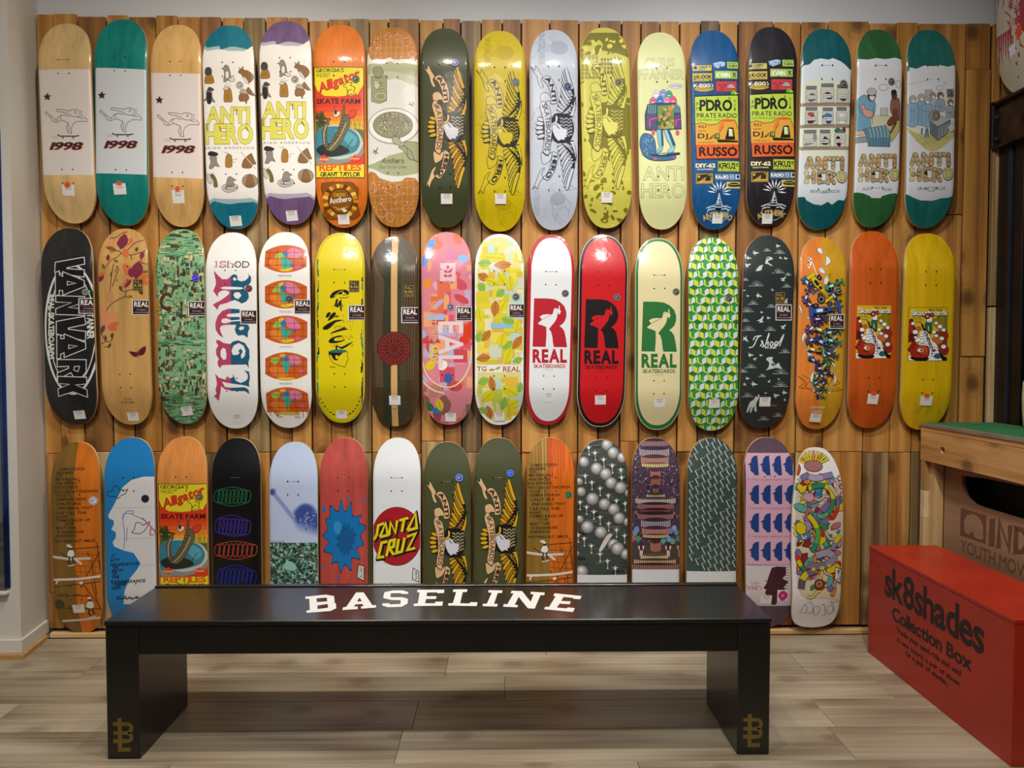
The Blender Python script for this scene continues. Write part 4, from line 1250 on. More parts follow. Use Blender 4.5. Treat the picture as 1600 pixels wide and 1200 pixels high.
# ---- soup plate
def art_soup(a):
    a.use((570, 40, 3.87)); rnd = random.Random(2)
    ln = '#d9a58c'
    a.lines(ln, [[(20 + 34 * k, 10), (30 + 32 * k, 230)] for k in range(10)] + [[(0, 50 + 38 * k), (348, 40 + 40 * k)] for k in range(5)], 2)
    a.lines(ln, [[(20 + 34 * k, 900), (30 + 32 * k, 1200)] for k in range(10)] + [[(0, 950 + 40 * k), (348, 930 + 42 * k)] for k in range(6)], 2)
    for (cx, cy, r) in ((60, 130, 34), (130, 50, 26), (190, 50, 22), (245, 80, 34), (285, 165, 26), (50, 985, 34), (170, 990, 52), (245, 1100, 26), (90, 1120, 44), (310, 1000, 22), (150, 1150, 30)):
        pts = [(cx + r * (0.55 + 0.5 * rnd.random()) * math.cos(t * .7), cy + r * (0.55 + 0.5 * rnd.random()) * math.sin(t * .7)) for t in range(9)]
        a.line('#e0b098', pts, 3, True, True)
    a.ells('#e3b7a0', [(rnd.uniform(20, 330), rnd.choice((rnd.uniform(40, 190), rnd.uniform(950, 1150))), 5, 5) for k in range(22)])
    a.poly('#dcdcd6', [(0, 200), (40, 208), (70, 198), (110, 205), (150, 190), (180, 205), (250, 200), (300, 215), (348, 225), (348, 900), (300, 920), (250, 918), (220, 940), (170, 945), (130, 935), (90, 920), (60, 890), (30, 880), (0, 870)], sm=True)
    a.poly('#a9ae88', [(15, 240), (60, 228), (110, 232), (150, 215), (190, 230), (250, 225), (330, 245), (330, 330), (250, 310), (150, 290), (80, 300), (20, 330)], sm=True)
    a.poly('#bdc0a4', [(20, 300), (120, 275), (240, 290), (330, 320), (330, 380), (180, 320), (20, 380)], sm=True)
    a.poly('#a3ab84', [(5, 850), (60, 830), (140, 790), (240, 740), (330, 800), (330, 880), (280, 900), (200, 910), (120, 900), (60, 870)], sm=True)
    a.poly('#d8d8d2', [(20, 400), (100, 350), (240, 350), (330, 400), (330, 700), (240, 760), (100, 790), (20, 760)], sm=True)
    K = '#4a4a38'
    a.fo('#8f9270', [(50, 262), (70, 248), (100, 255), (112, 290), (90, 312), (60, 305)], K, 3)
    a.fo('#9a9a78', [(40, 305), (85, 318), (132, 300), (132, 455), (90, 470), (40, 458)], K, 3, False)
    a.ell('#bdbb98', 95, 428, 36, 26); a.ring(K, 95, 428, 36, 26, 2); a.ell('#8d8c68', 95, 428, 27, 18)
    a.fo('#c9c6a8', [(55, 340), (75, 335), (90, 350), (80, 380), (62, 378)], K, 2); a.lines(K, [[(60, 350), (110, 345)], [(70, 390), (118, 380)], [(90, 345), (110, 370)]], 2)
    a.ell('#c2c2ba', 175, 612, 155, 110); a.ell('#e4e4de', 172, 606, 152, 106); a.ring(K, 172, 606, 152, 106, 3); a.ell('#8d8a72', 170, 602, 120, 80); a.ring(K, 170, 602, 120, 80, 3)
    spots = [(170 + 108 * math.sqrt(rnd.random()) * math.cos(t), 602 + 70 * math.sqrt(rnd.random()) * math.sin(t), rnd.uniform(3, 7), rnd.uniform(2, 5), rnd.uniform(0, 90)) for t in [rnd.uniform(0, 6.3) for k in range(90)]]
    a.ells('#55523c', spots[:45]); a.ells('#bdb996', spots[45:])
    a.fo('#a9aa90', [(165, 685), (185, 672), (212, 685), (225, 715), (330, 800), (325, 812), (215, 730), (180, 715)], K, 3)
    a.fo('#9da07c', [(205, 735), (240, 728), (235, 705), (270, 702), (330, 715), (335, 820), (300, 812), (270, 805), (240, 760)], K, 3); a.lines(K, [[(240, 728), (280, 760), (300, 810)], [(255, 735), (262, 800)]], 3)
    a.lines(K, [[(50, 750), (80, 775)], [(78, 738), (60, 780)], [(45, 768), (72, 755)]], 5); a.lines(K, [[(262, 475), (295, 480)], [(270, 465), (290, 488)], [(285, 462), (298, 470)]], 4)
    a.textq('#5a5a40', 'Antihero', (108, 800), (240, 798), (238, 832), (98, 832), 0.0); a.text('#5a5a40', 'Daan Van Der Linden', 86, 842, 254, 864, 0.0, 0.1)

# ---- eagle and banner
def eagle(a, C, T=None, fill=True):
    a.T = T
    K, band, fe, fe2, headc, beak = C['k'], C['band'], C['f'], C['f2'], C['head'], C['beak']
    tips = [(308, 128), (292, 150), (284, 190), (282, 235), (277, 285), (272, 325), (262, 372), (250, 415), (241, 452), (236, 488)]
    roots = [(372, 325), (376, 350), (374, 380), (368, 402), (355, 425), (343, 445), (328, 462), (313, 475), (298, 486), (285, 495)]
    for mir in (False, True):
        f = (lambda p: (p[0] + (8 if p[1] < 300 else 4), 1243 - p[1])) if mir else (lambda p: p)
        a.poly(K, [f(p) for p in tips + roots[::-1]])
        for k in range(len(tips) - 1, -1, -1):
            t, r = f(tips[k]), f(roots[k])
            mid = ((t[0] * .5 + r[0] * .5) - 6, (t[1] + r[1]) / 2)
            q = spline([t, mid, r], False, 3); n = len(q)
            w0 = [36 * math.sin(0.45 + 2.5 * i / (n - 1)) ** 0.6 for i in range(n)]
            a.raw(K, stroke_polys(q, w0)); a.raw(fe if k % 2 == 0 else fe2, stroke_polys(q[:-1], [x * 0.66 for x in w0[:-1]]))
        a.poly(K, [f(p) for p in ((345, 460), (352, 420), (370, 390), (388, 350), (392, 400), (384, 470), (366, 530), (330, 520), (310, 505))])
        a.poly(fe, [f(p) for p in ((350, 500), (372, 440), (384, 380), (384, 450), (368, 520), (335, 512))])
        a.ells(fe2, [f((x, y)) + (12, 6, 60) for x, y in ((330, 470), (345, 455), (358, 435), (325, 490), (345, 480))])
        a.lines(K, [[f((300 + 9 * j, 470 - 34 * j)), f((345 + 4 * j, 420 - 18 * j))] for j in range(6)], 4)
    a.poly(K, [(205, 525), (230, 500), (285, 498), (345, 520), (372, 590), (372, 650), (345, 715), (290, 735), (230, 728), (200, 690), (190, 600)], sm=True)
    a.lines(C['z'], [[(262 + 20 * i, 532 + 26 * j + (8 if i % 2 else 0)), (272 + 20 * i, 545 + 26 * j + (8 if i % 2 else 0)), (282 + 20 * i, 532 + 26 * j + (8 if i % 2 else 0))] for i in range(5) for j in range(6) if 262 + 20 * i > 240 + (max(0, 620 - abs(532 + 26 * j - 610) * 9) > 600) * 40], 4)
    a.poly(K, [(150, 520), (120, 560), (112, 620), (122, 690), (150, 730), (200, 720), (200, 530)], sm=True)
    for (x, y) in ((100, 548), (88, 580), (84, 615), (88, 650), (100, 684)):
        a.ell(K, x + 16, y, 34, 19, (y - 615) * -0.25); a.ell(fe, x + 14, y, 29, 13, (y - 615) * -0.25)
    a.poly(headc, [(196, 590), (232, 568), (258, 590), (285, 620), (325, 632), (312, 648), (326, 662), (308, 670), (318, 690), (298, 694), (300, 714), (275, 708), (250, 722), (225, 690), (206, 645)])
    a.fo(beak, [(228, 515), (246, 530), (240, 568), (216, 592), (194, 580), (224, 562)], K, 4)
    a.line(K, [(236, 590), (246, 612), (262, 622)], 6)
    def bd(pts): a.fo(band, pts, K, 4)
    bd([(110, 345), (150, 328), (178, 350), (200, 400), (165, 395), (140, 415), (128, 435), (112, 395)])
    bd([(30, 118), (62, 148), (72, 113), (98, 158), (125, 205), (112, 232), (132, 285), (112, 288), (92, 250), (80, 200)])
    bd([(150, 196), (185, 206), (217, 255), (237, 310), (244, 370), (240, 410), (212, 422), (190, 414), (194, 372), (180, 310), (156, 255), (124, 222)])
    bd([(116, 815), (160, 835), (200, 812), (192, 868), (160, 900), (125, 905)])
    bd([(45, 1112), (72, 1055), (105, 965), (140, 938), (118, 990), (128, 1020), (102, 1058), (82, 1112), (70, 1085)])
    bd([(205, 808), (246, 832), (240, 890), (221, 960), (192, 1012), (165, 1038), (128, 1016), (152, 998), (178, 950), (192, 890), (200, 850)])
    bd([(128, 400), (165, 432), (186, 470), (196, 560), (200, 640), (192, 720), (182, 800), (166, 836), (128, 800), (140, 700), (140, 600), (124, 520), (104, 442)])
    tx = C['t']
    a.path_text(tx, 'ANTI', [(140, 218), (175, 262), (193, 320), (204, 400)], 34, 0.03)
    a.path_text(tx, 'SKATEBOARDS', [(118, 432), (142, 500), (152, 600), (150, 700), (138, 800)], 40, 0.02)
    a.path_text(tx, 'HERO', [(210, 838), (202, 892), (184, 950), (146, 1008)], 34, 0.03)
    a.T = None
ECOL = dict(k='#17130d', band='#d9b486', f='#d2a41e', f2='#a87a18', head='#cfd2de', beak='#d8b430', z='#cfc69a', t='#3a1710')
ESH = (655, 80, 5.212)
def art_eagle_olive(a): a.use(ESH); eagle(a, ECOL); a.use(S2)
def bg_eagle(a, col_, sh):
    a.use(sh); rnd = random.Random(4)
    for (x0, y0, s) in ((60, -120, 1), (200, 1130, 1), (60, 500, .7), (330, 420, .7), (300, 940, .6)):
        for k in range(12):
            t = rnd.uniform(0, 6.28); r = rnd.uniform(20, 130) * s
            x, y = x0 + 60 + r * math.cos(t), y0 + 60 + r * math.sin(t)
            a.line(col_, [(x, y), (x + rnd.uniform(-50, 50), y + rnd.uniform(20, 70)), (x + rnd.uniform(-30, 30), y + rnd.uniform(60, 110))], 5, True)
    a.text(col_, 'SKATEBOARDS', 110, -130, 160, 140, 0.02, rot=90); a.text(col_, 'SKATEBOARDS', 70, 1090, 115, 1320, 0.02, rot=90)
    a.ell(col_, 270, 0, 70, 60); a.ell(col_, 260, 1190, 60, 50)
def art_eagle_yellow(a):
    bg_eagle(a, '#b6a004', (735, 80, 5.0))
    eagle(a, dict(k='#15140c', band='#c9b408', f='#c9b408', f2='#bda806', head='#cdb908', beak='#cdb908', z='#c9b408', t='#1c1a0c'), aff(.986, .977, 30, 125, 45, 150)); a.use(S3)
def art_eagle_silver(a):
    bg_eagle(a, '#a3acbe', (820, 72, 5.0))
    a.use((735, 80, 5.0))
    eagle(a, dict(k='#0e0f18', band='#c3cad8', f='#c3cad8', f2='#b6bdcc', head='#d3d9e4', beak='#c9d0dc', z='#c9d0dc', t='#14151f'), aff(.985, .967, 30, 125, 470, 125)); a.use(S3)
def art_eagle_lemon(a):
    rnd = random.Random(8); O = '#77731c'
    a.use((735, 80, 5.0))
    a.poly(O, [(850, -170), (1270, -170), (1280, 60), (1150, 10), (1000, -20), (850, -60)]) ; a.poly('#c9c352', [(880, -90), (1000, -110), (1040, -60), (1000, -20), (880, -40)], sm=True)
    a.rects(O, [(870 + 27 * i, 5 + 31 * j, 890 + 27 * i, 28 + 31 * j) for i in range(5) for j in range(7)])
    a.rects('#c9c352', [(876 + 27 * i, 11 + 31 * j, 884 + 27 * i, 21 + 31 * j) for i in range(5) for j in range(7)])
    a.rects(O, [(1020 + 24 * i, 50 + 34 * j, 1038 + 24 * i, 76 + 34 * j) for i in range(7) for j in range(4)])
    for k in range(150):
        x, y = rnd.uniform(860, 1260), rnd.choice((rnd.uniform(-170, 20), rnd.uniform(230, 1050), rnd.uniform(980, 1400)))
        a.ell(O if k % 3 else '#d6d060', x, y, rnd.uniform(8, 34), rnd.uniform(6, 22), rnd.uniform(0, 180), 9)
    a.poly(O, [(960, 440), (1250, 420), (1255, 760), (960, 780)], sm=True)
    eagle(a, dict(k='#6d6a18', band='#cfc95a', f='#cfc95a', f2='#c2bc4c', head='#d6d066', beak='#d6d066', z='#cfc95a', t='#6d6a18'), aff(1.0, 1.06, 30, 118, 862, 20)); a.use(S3)
def art_eagle_low_a(a): eagle(a, ECOL, aff(.8125, .845, 75, 125, 1210, 375))
def art_eagle_low_b(a): eagle(a, ECOL, aff(.828, .84, 75, 125, 95, 350))

# ---- backpack figure
def art_backpack(a):
    a.use((990, 70, 4.61)); G = '#4c5034'; rnd = random.Random(3)
    def otext(s, x0, y0, x1, y1):
        a.text(G, s, x0, y0, x1, y1, 0.055, track=0.1); a.text('#d8dba0', s, x0, y0, x1, y1, 0.035, track=0.1); a.text(G, s, x0, y0, x1, y1, 0.008, track=0.1); a.text('#d8dba0', s, x0, y0, x1, y1, -0.008, track=0.1)
    otext('CHRIS', 86, 90, 296, 155); otext('PFANNER', 38, 175, 360, 245)
    otext('ANTI', 72, 878, 362, 975); otext('HERO', 60, 1000, 368, 1098)
    a.fo('#cfcfe0', ell_pts(305, 297, 50, 18), '#777790', 2, False); a.text('#55556a', 'TEXT ME HERE', 268, 290, 345, 304)
    a.line('#777790', [(255, 300), (235, 322)], 2)
    for cx, c, cy in ((165, '#d8dad8', 350), (212, '#8d96c8', 345), (255, '#4aa08a', 352), (140, '#c86a80', 400), (190, '#3a78c0', 392), (242, '#d48ab0', 396), (285, '#d8607c', 392)):
        a.fo(c, [(cx - 24, cy + 34), (cx - 22, cy - 5), (cx, cy - 24), (cx + 22, cy - 5), (cx + 24, cy + 34)], '#333a50', 2)
        a.ells('#222a3a', [(cx - 8, cy, 3, 4, 0), (cx + 8, cy, 3, 4, 0)]); a.line('#ece8e8', [(cx - 10, cy + 14), (cx + 10, cy + 14)], 4)
    a.fo('#2c4a5c', [(85, 612), (82, 500), (100, 430), (165, 420), (300, 420), (335, 450), (345, 605), (290, 608), (150, 620)], '#142430', 3, False)
    a.lines('#7fb4b8', [[(110 + 12 * k, 432), (104 + 13 * k, 500)] for k in range(5)] + [[(285 + 10 * k, 428), (290 + 10 * k, 490)] for k in range(5)], 4)
    a.poly('#6f8a52', [(172, 440), (290, 430), (295, 605), (175, 608)])
    for k in range(26):
        a.ell(rnd.choice(('#c8a848', '#6a7c3a', '#d08a3a', '#8fae6a', '#3a5a3a', '#b8965a')), rnd.uniform(182, 285), rnd.uniform(445, 598), rnd.uniform(8, 20), rnd.uniform(8, 18), rnd.uniform(0, 90), 9)
    a.fo('#4a4a78', [(92, 500), (165, 498), (172, 612), (90, 612)], '#20203a', 3, False); a.fo('#5a4a80', [(292, 500), (340, 495), (345, 605), (296, 605)], '#20203a', 3, False)
    a.line('#d8486c', [(118, 590), (115, 540), (150, 530), (168, 530)], 9); a.line('#d8486c', [(305, 585), (305, 545), (338, 535)], 9)
    a.ells('#c85a72', [(142, 632, 14, 20, 0), (316, 632, 14, 20, 0)])
    a.fo('#7fb8c8', [(165, 612), (210, 612), (215, 720), (205, 760), (170, 785), (160, 775), (185, 740), (175, 690)], '#2a4a60', 3, False)
    a.fo('#8fc4cc', [(218, 612), (258, 612), (302, 720), (288, 770), (245, 785), (242, 772), (270, 735), (232, 670)], '#2a4a60', 3, False)
    a.poly('#2e5478', [(195, 612), (210, 612), (215, 720), (200, 740)]); a.poly('#2e5478', [(240, 612), (258, 612), (302, 720), (285, 735)])
    a.fo('#3a6a90', [(50, 670), (75, 638), (120, 645), (150, 680), (162, 760), (150, 800), (230, 805), (300, 795), (290, 825), (180, 835), (110, 822), (70, 790), (48, 730)], '#1e3c5c', 3)
    a.ells('#6f9cc0', [(rnd.uniform(60, 145), rnd.uniform(655, 800), 7, 4, rnd.uniform(0, 90)) for k in range(22)])
    a.line('#20364c', [(120, 790), (200, 800), (335, 782)], 13); a.line('#4a86b4', [(125, 784), (330, 776)], 4); a.ells('#c8587a', [(155, 822, 12, 9, 0), (290, 812, 9, 8, 0)])

# ---- radio sticker decks
def art_radio(a, sh):
    a.use(sh)
    Y, Gn, K = '#c9b85c', '#a9c860', '#1a1a18'
    def st(x0, y0, x1, y1, c, txt=None, tc=K, b=0.04, box=None):
        a.rect(K, x0 - 3, y0 - 3, x1 + 3, y1 + 3); a.rect(c, x0, y0, x1, y1)
        if txt: a.text(tc, txt, *(box or (x0 + 8, y0 + 8, x1 - 8, y1 - 8)), b)
    st(30, 95, 160, 136, '#b9b070', 'CARETE', box=(75, 102, 130, 116)); a.ells(K, [(48, 112, 12, 12, 0)]); a.poly('#d8c84a', [(105, 128), (155, 105), (158, 132)]); a.text(K, 'FM RADIO', 70, 122, 120, 130)
    a.poly('#a9c4e4', [(172, 82), (228, 68), (255, 75), (252, 100), (200, 118), (176, 106)]); a.poly('#5a80c0', [(176, 92), (225, 84), (225, 104), (182, 108)]); a.text('#e8eef8', 'KBOX', 184, 90, 220, 104, 0.03)
    st(268, 70, 348, 118, Gn, 'K-ERA', box=(282, 92, 340, 108)); a.lines('#4a6a2a', [[(275, 85), (300, 78), (335, 84)]], 4)
    st(30, 152, 162, 208, Y, 'K-OOK', box=(58, 165, 158, 190), b=0.06); a.text(K, 'WEATHER RADIO', 62, 196, 150, 203); a.poly('#8a7430', [(34, 200), (36, 165), (52, 170), (54, 202)])
    st(182, 136, 340, 190, Gn, 'KVMN', '#e8f0e0', 0.08, (196, 150, 286, 180)); a.lines(K, [[(310, 145), (320, 160), (310, 185)], [(320, 160), (332, 182)], [(305, 160), (332, 150)]], 5)
    a.text('#ece4c0', 'K-EGG', 38, 226, 150, 248, 0.08); a.poly('#c9a848', [(42, 262), (70, 250), (130, 252), (175, 262), (130, 278), (70, 276)], sm=True); a.lines(K, [[(60, 262), (160, 262)]], 3); a.lines('#e6d060', [[(160, 225), (170, 245), (158, 250)]], 6)
    st(190, 208, 336, 280, '#c8404a'); a.lines('#5a1420', [[(205, 240), (220, 232), (235, 262), (250, 228), (262, 240)], [(210, 265), (245, 272)]], 4); a.fo('#b8a0a0', [(262, 252), (295, 222), (328, 250), (300, 258)], K, 3)
    a.ells('#3ac828', [(312, 296, 18, 25, 0)]); a.poly('#d8d020', [(320, 276), (345, 292), (325, 316)]) ; a.poly('#c84020', [(330, 296), (346, 294), (332, 312)])
    # large panel
    a.poly('#16140e', [(38, 308), (352, 298), (356, 748), (52, 752)])
    a.poly('#b8d048', [(44, 316), (344, 306), (348, 520), (48, 520)])
    a.poly('#dba23c', [(48, 510), (80, 492), (130, 500), (200, 506), (225, 478), (325, 472), (348, 520), (350, 650), (52, 650)])
    a.poly('#e2793a', [(205, 540), (230, 488), (245, 490), (240, 530), (215, 552)], sm=True)
    a.poly('#d8602c', [(54, 648), (348, 645), (352, 742), (58, 746)])
    a.ell('#d8602c', 275, 480, 48, 9)
    a.lines('#6a4a14', [[(48, 505), (90, 495), (140, 515), (200, 505), (228, 480)], [(320, 474), (345, 540)], [(145, 610), (200, 590), (240, 520)]], 4)
    a.text(K, 'PDRO', 80, 340, 300, 412, 0.07, track=0.08); a.lines(K, [[(120, 325), (124, 345)], [(200, 322), (205, 342)], [(280, 320), (288, 340)], [(95, 380), (110, 380)], [(170, 378), (186, 378)]], 6)
    a.text(K, 'F', 56, 355, 74, 378); a.text(K, 'M', 54, 386, 76, 410); a.text(K, '9', 316, 335, 328, 356); a.text(K, '2', 316, 364, 328, 384); a.text(K, '1', 317, 392, 326, 412)
    a.text(K, 'PIRATE RADIO', 58, 430, 334, 462, 0.02, track=0.12); a.text('#4a5a20', 'SAN PEDRO, CALIF', 58, 472, 218, 484, 0.0)
    a.text(K, '92.1', 68, 515, 120, 532, 0.02); a.text('#5a4414', 'WITH', 66, 548, 118, 560); a.text(K, 'DJ', 66, 572, 132, 614, 0.04); a.text('#6a5014', 'SOMEONES C', 62, 628, 180, 640)
    a.poly(K, [(195, 612), (345, 620), (345, 632), (205, 634)]); a.poly(K, [(252, 614), (275, 530), (312, 528), (325, 614)]); a.poly('#a9c860', [(282, 540), (306, 540), (310, 590), (280, 592)]); a.text('#f0ecd8', 'R', 281, 540, 302, 586, 0.05)
    a.poly(K, [(180, 608), (182, 572), (214, 570), (216, 608)]); a.poly('#a9c860', [(188, 600), (188, 578), (208, 576), (210, 600)]); a.text(K, 'R', 192, 580, 206, 598); a.line(K, [(140, 612), (178, 580)], 6)
    a.text('#2a100a', 'RUSSO', 76, 668, 336, 726, 0.06, track=0.09); a.lines('#2a100a', [[(90, 655), (95, 672)], [(310, 652), (314, 672)], [(200, 720), (205, 736)]], 6)
    a.text('#ece0a8', 'DIY-62', 52, 780, 184, 806, 0.08); a.text('#ece0a8', 'SOOTHING', 62, 815, 170, 825, 0.03)
    st(204, 764, 354, 834, '#b8c840', 'KFKU2', box=(210, 776, 326, 815), b=0.06); a.text(K, 'NEW ROCK', 215, 822, 340, 830); a.rects(K, [(330, 778, 348, 786), (330, 792, 348, 798)])
    st(52, 848, 170, 920, '#a88a3a'); a.poly('#2a2014', [(60, 858), (150, 852), (60, 912)]); a.poly('#2a2014', [(115, 905), (122, 868), (150, 862), (155, 905)]); a.ells('#c8a850', [(72, 870, 9, 9, 0)]); a.lines('#d8c060', [[(64, 908), (164, 902)]], 5)
    st(182, 850, 368, 896, '#5a7a9c', 'RADIO', '#e8ecf0', 0.06, (188, 862, 276, 884)); a.rects('#d8e0e8', [(290, 856, 312, 886), (328, 856, 362, 886)]); a.ells('#22344a', [(301, 864, 6, 6, 0), (301, 878, 6, 6, 0), (345, 870, 12, 12, 0)])
    st(262, 906, 368, 952, '#c8bc60'); a.poly(K, [(272, 930), (295, 914), (340, 914), (362, 932), (340, 940), (290, 940)], sm=True); a.line('#c8bc60', [(285, 926), (350, 926)], 4)
    # tower
    W = '#dde2e8'
    a.lines(W, [[(212, 1060), (214, 985)], [(212, 1060), (214, 985), (238, 1065)], [(200, 1062), (214, 985)], [(196, 1045), (230, 1045)], [(204, 1020), (224, 1020)]], 5)
    for t in range(-80, 100, 22):
        r = R(t - 90 + 0); c, s = math.cos(r), math.sin(r)
        a.poly(W, [(214 + 22 * c, 985 + 22 * s), (214 + 55 * c - 6 * s, 985 + 55 * s + 6 * c), (214 + 86 * c, 985 + 86 * s), (214 + 55 * c + 5 * s, 985 + 55 * s - 5 * c)])
    a.lines(W, [[(130, 1085), (165, 1072), (200, 1078), (230, 1078), (268, 1070), (305, 1085)], [(140, 1100), (175, 1090), (205, 1095)], [(225, 1095), (260, 1088), (298, 1100)]], 6)
    a.line(W, ell_pts(212, 1120, 74, 60, 0, 20), 3, False, True); a.ells('#16181c', [(214, 1092, 22, 10, 0)])
    a.path_text('#c9a85c', 'ANTIHERO', [(118, 1172), (165, 1150), (215, 1145), (265, 1150), (305, 1172)], 36, 0.08)
def art_radio_blue(a): art_radio(a, (1076, 80, 4.444)); a.use(S4)
def art_radio_black(a): art_radio(a, (1162.5, 77, 4.444)); a.use(S4)

# ---- torn white sheets with bandage lettering
def bandage(a, T):
    a.T = T
    c1, c2, K = '#b9a57c', '#c4a070', '#4a3a20'
    def bar(p, q, w=34, c=c1):
        a.raw(K, stroke_polys([p, q], w + 6)); a.raw(c, stroke_polys([p, q], w)); a.ells(K, [(p[0], p[1], w / 2 + 3, w / 2 + 3, 0), (q[0], q[1], w / 2 + 3, w / 2 + 3, 0)]); a.ells(c, [(p[0], p[1], w / 2, w / 2, 0), (q[0], q[1], w / 2, w / 2, 0)])
        m = ((p[0] + q[0]) / 2, (p[1] + q[1]) / 2); l = math.hypot(q[0] - p[0], q[1] - p[1]); n = (-(q[1] - p[1]) / l * w / 2, (q[0] - p[0]) / l * w / 2)
        for t in (-.18, .18):
            u = (m[0] + (q[0] - p[0]) * t, m[1] + (q[1] - p[1]) * t); a.line(K, [(u[0] - n[0], u[1] - n[1]), (u[0] + n[0], u[1] + n[1])], 2)
    bar((112, 880), (138, 805)); bar((165, 880), (140, 805)); bar((205, 885), (205, 805)); bar((210, 808), (262, 880)); bar((270, 880), (270, 805), c=c2)
    bar((338, 885), (338, 815)); bar((306, 806), (378, 806)); bar((414, 885), (414, 805), c='#b08c5c')
    a.fo('#c9c088', [(92, 915), (132, 915), (124, 965), (132, 1015), (92, 1015), (100, 965)], K, 3); bar((172, 1005), (172, 925), c=c2); bar((120, 965), (165, 962), 24)
    bar((218, 1010), (218, 925), c=c2); bar((222, 918), (262, 918), 26); bar((225, 1008), (262, 1006), 24); a.poly('#221a14', [(205, 965), (225, 935), (245, 962)])
    bar((292, 1010), (292, 925)); bar((300, 925), (348, 935), 28); bar((342, 945), (315, 965), 26); bar((315, 965), (342, 1010), 28, c2)
    a.fo('#c4bb7c', ell_pts(410, 960, 46, 52), K, 4, False); a.line(K, [(390, 925), (430, 935), (438, 985), (398, 995)], 3, False, True)
    a.T = None
SHJ = (1240, 100, 5.456)
def art_jars(a):
    a.use(SHJ); rnd = random.Random(6)
    a.poly('#d5dde4', [(-30, 60), (60, 50), (90, 10), (140, 0), (180, -40), (240, -52), (300, -40), (340, -55), (400, -30), (440, 0), (480, 40), (530, 60), (530, 1130), (460, 1132), (440, 1160), (390, 1155), (340, 1195), (300, 1170), (250, 1200), (180, 1190), (120, 1160), (100, 1130), (40, 1132), (-30, 1130)])
    a.poly('#d9dfcc', [(40, 200), (480, 180), (480, 760), (40, 770)], sm=True)
    K = '#3a3a3c'
    names = [('PICKLED', (105, 215, 200, 330), '#6a6458'), ('LEECHES', (232, 195, 345, 328), '#5a1a28'), ('TONGUE', (368, 205, 470, 330), '#4a3a3a'),
             ('BAD', (102, 395, 205, 515), '#5a2030'), ('BETA', (245, 400, 338, 515), '#204a80'), ('EGGS', (365, 395, 458, 515), '#c9c9c4'),
             ('PIGEON', (88, 590, 198, 705), '#6a7078'), ('MICE', (222, 590, 315, 705), '#2a2426'), ('CHERRY', (350, 585, 448, 705), '#3a0e18')]
    for k, (nm, (x0, y0, x1, y1), c) in enumerate(names):
        a.fo('#c6c8b8', [(x0, y0 + 16), (x0 + 10, y0), (x1 - 10, y0), (x1, y0 + 16), (x1, y1), (x0, y1)], K, 3, False)
        a.rect('#77787a', x0 + 4, y0 - 28, x1 - 4, y0 - 4); a.line(K, [(x0 + 4, y0 - 28), (x1 - 4, y0 - 28), (x1 - 4, y0 - 4), (x0 + 4, y0 - 4)], 3, False, True)
        cx, cy = (x0 + x1) / 2, (y0 + y1) / 2
        if k == 6: a.fo('#8a9098', [(95, 690), (130, 660), (165, 640), (172, 600), (188, 605), (190, 640), (170, 668), (140, 685)], K, 3)
        elif k == 5: a.ells('#e2e2de', [(rnd.uniform(x0 + 18, x1 - 18), rnd.uniform(y0 + 25, y1 - 15), 15, 12, 0) for j in range(8)])
        else: a.ells(c, [(cx + rnd.uniform(-22, 22), cy + rnd.uniform(-10, 35), rnd.uniform(14, 34), rnd.uniform(12, 28), rnd.uniform(0, 90)) for j in range(4)])
        if k == 3: a.ell('#b04a50', cx - 6, cy - 30, 30, 16)
        if k == 4: a.fo('#3a78b8', [(258, 440), (290, 420), (328, 438), (300, 452), (268, 462)], K, 2)
        a.rect('#e8e6e0', cx - 34, cy - 6, cx + 34, cy + 26); a.line(K, [(cx - 34, cy - 6), (cx + 34, cy - 6), (cx + 34, cy + 26), (cx - 34, cy + 26)], 3, False, True)
        a.text('#33302e', nm, cx - 27, cy + 3, cx + 27, cy + 17, 0.03)
    for y in (335, 520, 708):
        a.poly('#9a8a74', [(50, y), (490, y - 4), (488, y + 20), (62, y + 24)]); a.lines('#5a4c3c', [[(50, y), (490, y - 4)], [(62, y + 24), (488, y + 20)], [(90, y + 10), (300, y + 8)]], 3)
    a.poly('#2a7a4a', [(345, 575), (365, 545), (400, 550), (390, 575)], sm=True); a.fo('#7a2a22', [(420, 545), (440, 535), (445, 570), (425, 572)], K, 2)
    bandage(a, None)
    a.text('#3a3a3a', 'BRIAN ANDERSON', 145, 1072, 402, 1098, 0.0, 0.15); a.text('#55565a', 'BAND', 235, 1092, 285, 1104)
    a.use(S4)
SHB = (1330, 100, 5.453)
def scrubs(a, x, y, s, c='#7fa4c0', head='#a9a9a4', long=True):
    K = '#33404e'
    bot = 210 if long else 130
    a.fo(c, [(x - 38 * s, y + bot * s), (x - 40 * s, y + 60 * s), (x - 22 * s, y + 32 * s), (x + 22 * s, y + 32 * s), (x + 40 * s, y + 60 * s), (x + 36 * s, y + bot * s)], K, 3)
    a.fo(head, ell_pts(x, y, 27 * s, 30 * s, 0, 12), K, 3); a.fo('#d9b49a', ell_pts(x + 4 * s, y + 10 * s, 17 * s, 15 * s, 0, 10), K, 2); a.poly('#e0e4e8', ell_pts(x + 6 * s, y + 19 * s, 15 * s, 9 * s, 0, 8))
    a.lines(K, [[(x - 14 * s, y + 60 * s), (x - 10 * s, y + bot * .9 * s)], [(x + 12 * s, y + 70 * s), (x + 10 * s, y + bot * .92 * s)], [(x - 36 * s, y + 90 * s), (x + 20 * s, y + 100 * s)]], 2)
